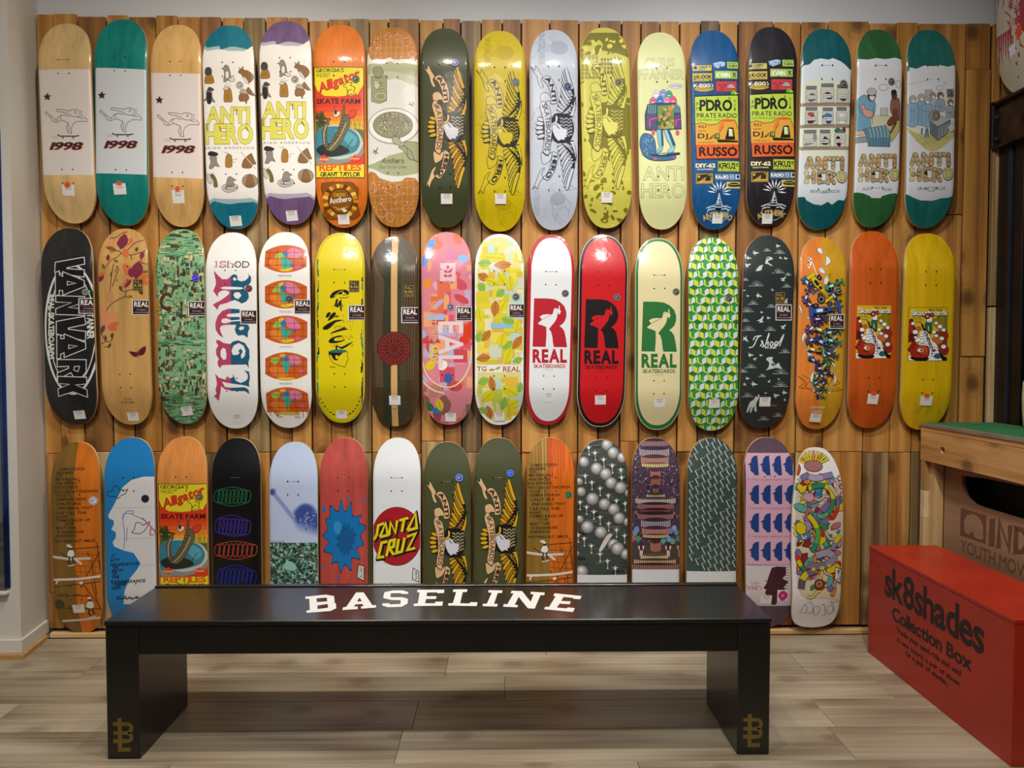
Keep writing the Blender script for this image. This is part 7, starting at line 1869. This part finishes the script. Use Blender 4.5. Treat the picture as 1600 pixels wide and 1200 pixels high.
def art_balls(a):
    a.use((900, 690, 5.456)); rnd = random.Random(23)
    G = ['#27312c', '#46524c', '#333f39', '#1f2723', '#55625a']
    for k in range(70):
        x, y = rnd.uniform(10, 460), rnd.uniform(-10, 1130); a.ell(rnd.choice(G), x, y, rnd.uniform(30, 70), rnd.uniform(5, 14), rnd.uniform(-8, 8), 10)
    def ball(x, y, r):
        for f, c, dx, dy in ((1, '#4a443c', 0, 0), (.93, '#6e675c', 0, -2), (.82, '#8d8981', -1, -5), (.66, '#a5a6a6', -3, -9), (.46, '#bcc2c8', -5, -13), (.24, '#dfe4e8', -8, -16)):
            a.ell(c, x + dx, y + dy, r * f, r * f * .98, 0, 18)
    def gym(x, y, s):
        a.ell('#c8c8c4', x, y - 16 * s, 6 * s, 7 * s); a.poly('#e4e4e2', [(x - 14 * s, y - 8 * s), (x + 14 * s, y - 10 * s), (x + 9 * s, y + 14 * s), (x - 9 * s, y + 14 * s)]); a.line('#ddd8d2', [(x - 30 * s, y - 6 * s), (x, y - 4 * s), (x + 30 * s, y - 8 * s)], 4 * s); a.line('#b0a498', [(x + 1, y + 14 * s), (x + 2, y + 62 * s)], 7 * s); a.ell('#e0e0dc', x + 2, y + 66 * s, 8 * s, 6 * s)
    for (x, y) in ((115, 60), (168, 105), (240, 160), (312, 210), (385, 245), (80, 295), (135, 350), (205, 400), (275, 460), (345, 505), (420, 530), (90, 560), (152, 600), (205, 645), (278, 700), (345, 755), (415, 805), (70, 830), (130, 890), (205, 960), (268, 1020), (335, 1080), (35, 520), (20, 800), (390, 310), (450, 380)): gym(x, y, .9)
    for (x, y, r) in ((275, 40, 54), (325, 105, 54), (400, 145, 48), (72, 180, 48), (178, 235, 56), (255, 280, 56), (30, 345, 34), (45, 430, 45), (300, 355, 56), (380, 395, 58), (450, 445, 38), (140, 490, 60), (243, 535, 56), (322, 580, 56), (368, 655, 56), (440, 690, 40), (35, 665, 36), (98, 730, 60), (212, 775, 58), (320, 880, 56), (355, 915, 62), (425, 965, 50), (10, 960, 24), (50, 1110, 58)): ball(x, y, r)
    a.poly('#cfcac2', [(195, 925), (230, 850), (262, 800), (290, 785), (310, 795), (290, 825), (262, 870), (215, 935)], sm=True)
    a.rect('#d4d8da', -20, 1137, 500, 1700); a.use(SC)
def art_tower(a):
    a.use((985, 690, 5.456)); rnd = random.Random(29)
    sp = ['#2c2438', '#5a4a66', '#8a7a92', '#3a3048', '#6a5060', '#a898a8', '#241c2c']
    for c in sp: a.raw(c, [ell_pts(rnd.uniform(0, 436), rnd.uniform(-20, 880), rnd.uniform(3, 9), rnd.uniform(4, 10), rnd.uniform(0, 90), 6) for k in range(110)])
    a.rect('#4a3c34', -10, 880, 450, 1100)
    def ringrow(y, w, h, c, dk_, n, cx=215, lean=0):
        a.ell(dk_, cx, y, w + 8, h * .8, 0, 24)
        for k in range(n):
            x = cx - w + 2 * w * (k + .5) / n; f = (x - cx) / w
            yy = y + (1 - f * f) ** .5 * h * .35 if abs(f) < 1 else y
            a.poly(c, [(x - w / n * .72, yy - h / 2), (x + w / n * .62, yy - h / 2), (x + w / n * .62 + lean * f, yy + h / 2), (x - w / n * .72 + lean * f, yy + h / 2)])
    ringrow(15, 130, 40, '#a07a80', '#3a2430', 20); ringrow(90, 130, 55, '#b0a0a8', '#33283a', 16); ringrow(155, 120, 50, '#c08a80', '#4a2c34', 18); ringrow(200, 115, 26, '#d8c88a', '#6a5a3a', 12)
    ringrow(270, 44, 60, '#b87a70', '#5a3038', 8); ringrow(330, 42, 56, '#a86a60', '#4a2a30', 8); ringrow(410, 26, 60, '#8a6a60', '#33262c', 4); ringrow(465, 80, 44, '#cdbb90', '#4a3a30', 12); ringrow(500, 172, 40, '#c4beb0', '#4a4048', 22); ringrow(545, 150, 40, '#a8706c', '#33202a', 24, lean=14); ringrow(590, 130, 34, '#7a4c54', '#2a1a24', 24); ringrow(630, 165, 46, '#a06c6a', '#2c1c26', 26, lean=-16)
    ringrow(690, 128, 56, '#a89aa4', '#30283c', 16); ringrow(755, 120, 50, '#c0857a', '#44283a', 18); ringrow(800, 110, 24, '#cdb48a', '#5a4438', 12); ringrow(880, 46, 70, '#b07a62', '#44282c', 8)
    for (x, y, c) in ((40, 780, '#5a9aa0'), (25, 825, '#c05a5c'), (65, 830, '#4a8a70'), (55, 750, '#7a8ac0'), (280, 845, '#5aa098'), (328, 830, '#5a9ad0'), (375, 740, '#8a9ad0'), (395, 775, '#5a90a0'), (360, 850, '#6a9a7a'), (410, 830, '#4a9088'), (345, 760, '#6a80a8')): a.ell(c, x, y, 21, 26, 0, 14)
    for x in (92, 322, 425):
        a.poly('#e2dcda', [(x - 24, 890), (x + 26, 888), (x + 20, 920), (x - 20, 922)]); a.poly('#5a1e2c', [(x - 14, 880), (x + 14, 880), (x + 12, 928), (x - 12, 928)]); a.ell('#3a2a26', x, 868, 11, 13); a.line('#cfc6c4', [(x - 6, 928), (x - 6, 985)], 11); a.line('#cfc6c4', [(x + 8, 928), (x + 8, 985)], 11)
    ringrow(985, 118, 48, '#d2c496', '#5a4a38', 14, 205); ringrow(1020, 180, 34, '#c4a888', '#4a342c', 22, 210); ringrow(1060, 215, 36, '#a0706a', '#33201f', 26, 210)
    a.rect('#d2d8dc', -30, 1090, 470, 1700); a.use(SC)
def art_legs(a):
    a.use((1075, 690, 10.91)); W = '#cdd8d6'; L1, L2 = [], []
    for i in range(-14, 22):
        for j in range(-14, 40):
            x, y = 235 + 105 * i + 105 * j - 0, 160 - 62 * i + 75 * j
            if -60 < x < 900 and -160 < y < 2260:
                if y > 0 and (i * 7 + j * 3) % 11 == 0: continue
                L1.append([(x, y), (x + 18, y + 45), (x + 52, y + 108)]); L1.append([(x - 4, y + 4), (x + 20, y - 8), (x + 66, y - 12)]); L2.append([(x + 66, y - 12), (x + 84, y - 34)]); L2.append([(x - 60, y + 40), (x + 10, y + 42)])
    a.lines('#27332f', [[(p[0][0] + 10, p[0][1] + 12), (p[0][0] + 90, p[0][1] + 16)] for p in L2[1::2]], 10)
    a.lines('#8fa09a', L2[0::2], 7); a.lines('#a3b2ac', L1[1::2], 8); a.lines(W, L1[0::2], 13)
    a.rect('#d4d8d8', -100, 2212, 1000, 3600); a.use(SD)
def art_heads(a):
    P, Bl = '#d4a8bc', '#1d3f80'
    a.poly('#cfc9cb', [(340, 775), (660, 775), (660, 1012), (470, 1012), (340, 990)])
    a.poly(P, [(388, 142), (660, 142), (660, 775), (382, 772)])
    for r, (y0, y1) in enumerate(((155, 265), (318, 428), (478, 588), (640, 750))):
        for cI, x in enumerate((458, 524, 590, 655)):
            h = y1 - y0; w = 52
            a.poly(Bl, [(x, y0), (x - 22, y0 + h * .05), (x - w * .68, y0 + h * .18), (x - w * .76, y0 + h * .36), (x - w * 1.12, y0 + h * (.46 + .02 * ((cI + r) % 3))), (x - w * .84, y0 + h * .52), (x - w * .94, y0 + h * .60), (x - w * .80, y0 + h * .65), (x - w * .90, y0 + h * .70), (x - w * .82, y0 + h * .80), (x - w * .5, y0 + h * .92), (x - w * .44, y1), (x, y1)])
        a.text('#5a4658', ('IF THE TALENT POINT OUT', 'CLOSE AND IN TO ENVELOP TURN', 'IF THE BONE ARRIVES OUT', 'THAT SHUN TO BACK FURTHERMORE')[r], 398, y1 + 20, 640, y1 + 29, 0.0, track=0.2)
    a.poly('#43202c', [(530, 790), (560, 782), (612, 785), (612, 830), (590, 850), (625, 870), (600, 900), (620, 930), (570, 960), (560, 1005), (535, 1005), (520, 985), (505, 950), (492, 930), (500, 915), (482, 905), (500, 880), (512, 840)])
    a.lines('#43202c', [[(560 + 3 * k, 785 + 15 * k), (630, 790 + 15 * k)] for k in range(11)], 3)
    a.text('#4a4044', 'CODY', 414, 872, 462, 886, 0.0); a.textq('#c88a98', 'UMA', (470, 918), (388, 918), (388, 892), (470, 892), 0.05)
    a.rect('#e4dfe2', 563, 916, 624, 982); a.ell('#c8207c', 596, 948, 27, 27); a.poly('#c8207c', [(578, 960), (612, 960), (606, 980), (584, 980)]); a.text('#f0e8ee', 'r', 591, 944, 602, 956, 0.04)
def art_wild(a):
    a.use((1235, 700, 4.286)); rnd = random.Random(51); K = '#241c1c'
    C = ['#d8c41e', '#c8352a', '#2f8a50', '#7a6aa0', '#d88a2a', '#3a86b8', '#b86a80', '#e2d060', '#8a2a2c', '#5aa8a0', '#c8b0b8', '#9a90a8']
    for k, t in enumerate(range(-160, -10, 15)):
        x, y = 165 + 50 * math.cos(R(t)), 120 + 34 * math.sin(R(t)); x2, y2 = 170 + 118 * math.cos(R(t)), 118 + 95 * math.sin(R(t))
        a.raw(K, stroke_polys([(x, y), (x2, y2)], 18)); a.raw(C[k % 2 * 4] if k % 3 else '#d8c41e', stroke_polys([(x, y), (x2, y2)], 12))
    a.fo('#a06a6a', ell_pts(165, 125, 62, 36), K, 3, False)
    a.fo('#b04a30', [(35, 130), (60, 100), (80, 140), (60, 185), (40, 170)], K, 3)
    a.poly('#d2c8a8', [(60, 190), (150, 170), (290, 190), (335, 260), (345, 450), (345, 700), (335, 990), (240, 1010), (110, 1000), (60, 960), (40, 800), (35, 560), (40, 300)], sm=True)
    for k in range(150):
        x, y = rnd.uniform(52, 328), rnd.uniform(200, 980); c = C[(k * 5 + 3) % len(C)]
        kind = k % 3; s = rnd.uniform(18, 50); r = rnd.uniform(0, 360)
        if kind == 0: a.fo(c, ell_pts(x, y, s, s * .55, r, 12), K, 2.5, False)
        elif kind == 1: a.fo(c, [(x + s * q * math.cos(R(r + d)), y + s * q * math.sin(R(r + d))) for d, q in ((0, 1), (80, .6), (150, 1), (220, .7), (300, .8))], K, 2.5, False)
        else:
            p = [(x + s * math.cos(R(r)) * t, y + s * math.sin(R(r)) * t + 14 * math.sin(t * 3)) for t in (-1, -.4, .2, .8, 1.4)]
            q = spline(p, False, 4); a.raw(K, stroke_polys(q, 21)); a.raw(c, stroke_polys(q, 15))
    def band(pts, w, cs):
        q = spline(pts, False, 6); a.raw(K, stroke_polys(q, w + 6))
        n = len(q) // len(cs)
        for i, c in enumerate(cs): a.raw(c, stroke_polys(q[i * n:(i + 1) * n + 2], w))
    band([(80, 210), (110, 190), (170, 205), (240, 190), (290, 180)], 34, ['#7a6aa0', '#a89ab8', '#8a7aa8'])
    band([(140, 265), (200, 250), (260, 270), (285, 340), (270, 410), (220, 455), (180, 450)], 28, ['#2f8a50', '#d8c41e', '#2f8a50', '#5aa870'])
    band([(120, 450), (165, 510), (185, 580), (160, 660), (140, 690)], 30, ['#d8c41e', '#5aa850', '#2f8a60']); band([(260, 250), (310, 320), (315, 400), (280, 470)], 22, ['#c8b8a8', '#7a6aa0', '#c8352a'])
    band([(110, 780), (180, 790), (260, 770), (290, 730), (240, 700), (170, 720)], 44, ['#7a7288', '#8f88a0', '#a09ab0']); band([(70, 940), (80, 880), (110, 840), (170, 820)], 40, ['#5a5468', '#d8c41e', '#6a6478'])
    a.rects('#d8c41e', [(140, 800, 165, 820), (195, 792, 225, 812), (248, 776, 268, 796)])
    band([(330, 590), (300, 630), (280, 680)], 30, ['#d8c41e', '#8a80a0']); band([(45, 720), (60, 770), (95, 820)], 26, ['#c8352a', '#d8c41e', '#2f8a50'])
    a.ell(K, 193, 912, 37, 37); a.ell('#7a3a34', 193, 912, 34, 34); a.ell('#b88a5a', 190, 908, 20, 20); a.ell('#3a2420', 190, 908, 9, 9)
    for (x, y) in ((335, 205), (342, 255), (345, 310)): a.ring(K, x, y, 14, 18, 4); a.ring('#c87a5a', x, y, 9, 12, 4)
    a.fo('#d8c41e', [(40, 260), (60, 235), (85, 255), (112, 245), (100, 290), (70, 305)], K, 3, False); a.fo('#d8c41e', [(40, 560), (35, 510), (65, 490), (105, 520), (100, 570), (65, 580)], K, 3, False); a.fo('#c8a0a0', [(75, 330), (110, 300), (150, 310), (155, 345), (120, 360)], K, 3)
    a.fo('#e6e4e0', [(300, 795), (342, 815), (335, 905), (296, 880)], K, 5, False); a.textq('#2a2a2c', 'MATTE', (334, 820), (330, 890), (308, 882), (312, 812), 0.03)
    a.lines(K, [[(75, 1120), (100, 1055), (112, 1060), (120, 1115), (95, 1110)], [(120, 1035), (150, 1045), (160, 1110), (130, 1115)], [(165, 1075), (185, 1065), (205, 1085), (195, 1130), (170, 1125), (165, 1080)], [(215, 1060), (232, 1052), (245, 1130), (225, 1135)], [(250, 1080), (280, 1060), (298, 1100), (270, 1125), (250, 1085)], [(280, 1040), (300, 1070), (305, 1110)]], 3, True); a.lines('#c88a50', [[(255, 1035), (345, 1020)], [(262, 1045), (340, 1030)], [(275, 1020), (300, 1045)], [(310, 1015), (330, 1040)]], 2)
    a.use(SD)
def art_ship(a):
    # white and red print on the deck of the side wall; print units are metres: x across, v down from the nose
    rnd = random.Random(61); Rd = '#a83040'
    sv = a.P; a.P = lambda p: p
    W, L = a.dk.W, a.dk.L
    for k in range(60):
        x = rnd.uniform(-W / 2, W / 2); v = rnd.uniform(L * .25, L * .76); q = [(x, v)]
        for j in range(3): q.append((q[-1][0] + rnd.uniform(-.02, .02), q[-1][1] + rnd.uniform(.01, .035)))
        a.raw(Rd, stroke_polys(q, 0.0045))
    for k in range(7): x = -W / 2 + .006 + k * .014; a.raw(Rd, [[(x, L * .70), (x + .012, L * .70), (x + .004, L * (.80 + .03 * (k % 3))), (x + .001, L * .80)]])
    a.raw(Rd, [ell_pts(x, v, r, r * 1.8, 10, 12) for x, v, r in ((.03, L * .84, .005), (.045, L * .80, .004), (.01, L * .87, .004), (.0, L * .93, .003))])
    a.raw(Rd, [[(W * .22, L * .55), (W * .36, L * .55), (W * .33, L * .76), (W * .2, L * .72)]])
    tp, bb = text_tris('PET SHIP', 0.03)
    sx, sy = .19 / (bb[1] - bb[0]), .030 / (bb[3] - bb[2])
    a.raw(Rd, [[(.016 + (p[1] - bb[2]) * sy, L * .48 + (p[0] - bb[0]) * sx) for p in g] for g in tp])
    a.raw('#e0511c', [[(.02, L * .72), (.05, L * .70), (.055, L * .755), (.028, L * .775)]]); a.raw('#e4e6ec', [[(-.02, L * .785), (.016, L * .775), (.018, L * .825), (-.018, L * .835)]])
    del a.P

# ================================================================== THE DECKS, ROW BY ROW
def deck(at, sheet, face, label, art=None, **kw):
    d = dict(at=at, sheet=sheet, face=face, label=label, art=art); d.update(kw); DECKS.append(d)
A_ = globals().get
# ---- top row
deck((101,37,108.5,349.5,82.5), S1, 'stain:#d3b37c', 'natural maple deck with white 1998 skating figure panel, far left of top row', A_('art_1998a'), price=(219,957,64,55,2), dot=(216,929,15), wire=1)
deck((190.5,30.5,190,352.5,83.5), S1, 'stain:#0b7d74', 'teal stained deck with white 1998 skating figure panel', A_('art_1998b'), price=(488,950,66,56,-2), dot=(487,920,13))
deck((276,39,278.5,355,79.5), S1, 'stain:#d2a767', 'honey maple deck with white 1998 skating figure panel, right of the teal one', A_('art_1998c'), price=(791,990,62,66,-1), dot=(790,950,13))
deck((356.5,40,364,358,82), S1, 'stain:#0d6f86', 'white deck of small animal drawings with teal nose and tail', A_('art_animals_teal'), price=(1081,1112,62,52,-3), size=(1115,410,20,'#8b8a86','#d8d6d0'))
deck((445.5,33,453.5,351,82.5), S2, 'stain:#6f5580', 'white deck of small animal drawings with purple nose and tail', A_('art_animals_purple'), price=(210,1085,60,52,-4), size=(236,380,20,'#77756f','#d8d6d0'))
deck((530.5,39,534.5,356,81), S2, 'stain:#d8721c', 'orange deck with reptile farm poster and gold emblem on tail, top row', A_('art_gator_top'), price=(483,1105,60,50,-2), size=(553,377,20))
deck((613.5,43,615,355,79.5), S2, 'stain:#b97a2c', 'tan deck with a soup plate, tin can and spoon drawing', A_('art_soup'), price=(769,1105,60,50,-1), size=(821,394,20))
deck((694.5,44.5,696,355.5,76), S2, '#3c4226', 'olive deck with golden eagle and banner in the top row', A_('art_eagle_olive'), price=(1026,1001,60,52,0), size=(1069,292,21,'#27327e','#b6bedc'))
deck((781,48.5,781,362,79), S3, '#c8b306', 'mustard yellow deck with black line eagle and banner', A_('art_eagle_yellow'), price=(174,1002,58,52,0), size=(252,394,20,'#4d5a58','#93a29c'))
deck((864.5,47,866,360,75), S3, '#bcc4d4', 'silver grey deck with black line eagle and banner', A_('art_eagle_silver'), size=(524,418,20,'#1e2550','#7986b5'))
deck((943,43.5,951,357,77.5), S3, '#c9c352', 'olive and lemon deck with eagle over a printed city', A_('art_eagle_lemon'), price=(728,995,56,52,0), size=(787,395,18))
deck((1031.5,51,1037.5,359,76), S3, '#d8dba0', 'pale yellow green deck with a figure carrying a huge backpack', A_('art_backpack'), price=(1020,1112,58,48,0), size=(1103,467,20), wire=0)
deck((1114,48,1121,359,77.5), S4, 'stain:#0f4f86', 'blue deck covered with radio station stickers', A_('art_radio_blue'), price=(213,1100,54,50,0))
deck((1206.5,42.5,1204.5,352.5,77.5), S4, 'stain:#232027', 'black deck covered with radio station stickers', A_('art_radio_black'), price=(477,1100,54,50,0))
deck((1290.5,45.5,1285,359,81), S4, 'stain:#0a555a', 'dark teal deck with rows of specimen jars on shelves', A_('art_jars'), size=(860,403,20), wire=1)
deck((1373.5,46.5,1369,355.5,73.5), S4, 'stain:#2b6035', 'green deck with a doctor holding a newborn by a bed', A_('art_birth'), size=(1109,391,18), wire=1)
deck((1453,47,1454,356.5,79), S4, 'stain:#1c6660', 'teal deck with a team of surgeons round a table, far right of top row', A_('art_surgery'), size=(1417,449,16), wire=1)
# ---- middle row
deck((105,357,111,664,82), S5, 'stain:#1f2022', 'black deck with white oval and tall melting letters', A_('art_melt'), price=(242,1056,62,48,-3), brand=(256,408,362,494))
deck((193,357.5,198,664,79), S5, 'stain:#c69a5a', 'natural wood deck with magnolia branches and a dark red butterfly', A_('art_magnolia'), price=(538,1067,60,48,-3), foil=(556,304,610,368), foil_txt='8.38', brand=(551,418,652,502))
deck((282.5,358.5,285,662.5,77), S5, '#7fae74', 'green and brown pixel camouflage deck', A_('art_camo'), price=(843,1034,60,52,-8), size=(902,297,20,'#2a1fd0','#8f86ff'), brand=(863,426,957,508), holes=False)
deck((362,363.5,363,670,80.5), S5, '#ebebea', 'white deck with pink and blue blackletter running down', A_('art_black'), price=(1120,1078,56,50,-6), size=(1194,356,20,'#3a2c2c','#c06b68'), brand=(1149,474,1238,553))
deck((444.5,363,447,669,81), S6, '#ecebe8', 'white deck with five orange world maps in a column', A_('art_maps'), size=(184,413,20,'#3a3c40','#7e838a'), brand=(209,416,306,497), holes=False)
deck((532,364,531,661,78), S6, '#dac806', 'bright yellow deck with black brush drawing over a small head', A_('art_brush'), price=(464,1055,60,46,0), foil=(513,311,569,375), foil_txt='8.06', brand=(508,447,604,531), wire=1)
deck((617,370,616,667,76), S6, 'stain:#45351f', 'dark wood deck with pale centre stripe and red wax seal', A_('art_seal'), price=(764,973,62,52,0), foil=(814,337,870,404), foil_txt='8.06', brand=(801,459,899,546))
deck((697.5,363,700,664,79), S6, '#cf7f8c', 'pink collage deck with ghosted letters and an oval ring', A_('art_pink'), price=(1071,1070,60,48,0), size=(1073,458,20,'#3a3a52','#c8c4d8'), brand=(1103,455,1190,535))
deck((780.5,366,780,664.5,77), S7, '#e9e9e4', 'white rimmed deck with yellow and green leaves', A_('art_leaves'), price=(178,1067,58,48,-3), size=(269,401,20), brand=(229,440,316,517))
deck((862,367,856,664.5,73), S7, '#b3202e', 'white deck with red rim and red letter with bird', A_('art_r_white'), price=(450,957,58,50,0), size=(541,383,20,'#3a3a38','#9a9a90'), wire=1)
deck((943.5,367,938.5,668,78), S7, '#191416', 'red deck with black rim and black letter with bird', A_('art_r_red'), price=(736,971,60,52,-2), size=(826,403,20,'#4c4040','#a89a98'))
deck((1029,372,1029.5,672.5,77), S7, '#2c7038', 'cream deck with green rim and green letter with bird', A_('art_r_green'), price=(1064,987,60,52,-2), size=(1153,374,20), wire=1)
deck((1113,371,1116,673.5,80), S8, '#2f9440', 'green deck with repeating white and yellow cube letters', A_('art_cubes'), price=(197,977,58,48,-2), size=(275,406,19))
deck((1201.5,368.5,1194.5,669.5,82), S8, '#29302f', 'dark grey green deck with white dogs and flying birds', A_('art_dogs'), price=(474,967,60,52,0), foil=(526,370,580,434), foil_txt='8.38', brand=(528,437,618,524))
deck((1285.5,371.5,1280.5,671,76), S8, 'stain2:#dc8030:#c4941e', 'orange and ochre deck with a tower of racing cars', A_('art_cars'), price=(754,1055,60,48,4), size=(867,362,20), brand=(815,490,899,569))
deck((1365,361.5,1363.5,669.5,78.5), S8, 'stain:#bd5212', 'burnt orange deck with a comic stair scene panel', A_('art_comic_a'), price=(1060,952,58,56,4), dot=(1062,920,13))
deck((1452,365,1447,672,83), S8, 'stain:#d0a806', 'plain yellow deck with a comic stair scene panel', A_('art_comic_b'), price=(1350,962,64,52,2), dot=(1351,934,13))
# ---- bottom row (partly hidden by the bench)
deck((119,691,120.5,990,77.5), SA, 'stain2:#7c5c22:#d0701a', 'orange and brown deck with handwriting and skaters on white rails, far left of bottom row', A_('art_rails_a'), price=(223,1026,66,50,-3), size=(310,409,24,'#e0e4ea','#2b5f8a'))
deck((203.5,684,205.5,986,81), SA, '#1d80c6', 'blue deck with a large white face in profile', A_('art_profile'), size=(606,397,22,'#1a1830','#3a3560'), holes=True)
deck((285.5,683,287,985,80), SA, 'stain:#de9048', 'orange deck with reptile farm poster in the bottom row behind the bench', A_('art_gator_low'), size=(914,387,22,'#5a4c34','#c0ae84'))
deck((370,684.5,371,985,78), SA, '#0b0b0e', 'black deck with neon line drawings in green, purple, red and blue', A_('art_neon'), wire=1, hole_col='#050505')
deck((459.5,691,459.5,988,77), SB, '#bccbea', 'pale blue deck with a blurred blue blot above a leafy photo', A_('art_blot'), wire=1)
deck((538,684,537,986,75.5), SB, 'stain:#b54a42', 'red stained deck with one big bright blue print', A_('art_splash'), wire=1)
deck((621,684.5,619.5,986,75.5), SB, '#dfe4e8', 'white deck with a red disc and yellow angular lettering', A_('art_disc'), wire=1)
deck((699,691,699.5,990,74.5), SB, '#454a2c', 'olive deck with golden eagle in bottom row, next to the white disc deck', A_('art_eagle_low_a'), size=(1411,340,28,'#3350a8','#aab6dc'), wire=1)
deck((779.5,684.5,777.5,986,75.5), SC, '#454a2c', 'olive deck with golden eagle in bottom row, next to the striped orange deck', A_('art_eagle_low_b'), size=(299,309,26,'#3a49c8','#58b4e8'), wire=1)
deck((860.5,684,858,986,75), SC, 'stain2:#8a6a2a:#cc6616', 'striped brown and orange deck with handwriting, beside the silver balls deck', A_('art_rails_b'), size=(705,459,24,'#0f5a3a','#48b88a'))
deck((941,687.5,941,988,81), SC, '#3c4642', 'deck printed with silver balls and tiny gymnasts', A_('art_balls'), holes=False)
deck((1023.5,684.5,1025,986,77), SC, '#4a3a4c', 'deck printed with a tiered human tower before a crowd', A_('art_tower'), holes=True)
deck((1112.5,685,1111,986,81.5), SD, '#3b4d49', 'dark green deck with repeated white sprinting legs', A_('art_legs'), holes=False)
deck((1199.5,684,1206,980,82), SD, 'stain:#5c4656', 'mauve deck with pink sheet of blue half heads', A_('art_heads'), price=(501,972,62,52,2))
deck((1277,699.5,1276,981,84), SD, '#e2e1df', 'white old school deck with wild cartoon collage, last of the bottom row', A_('art_wild'), shape='old', fwd=0.03, holes=False)
# ---- one more deck hangs on the side wall, seen at a slant
_L, _W = 0.80, 0.205
_f = Matrix.Translation((1.915, 2.912, 2.118 + _L / 2)) @ Matrix.Rotation(R(-90), 4, 'Z') @ Matrix.Rotation(R(2), 4, 'X')
deck((), SD, '#c9c1ab', 'cream deck with red carved line print on the side wall over the steel beam', A_('art_ship'), frame=(_f, _L, _W), holes=True, group='decks on the side wall')

for d_ in DECKS: build_deck(d_)
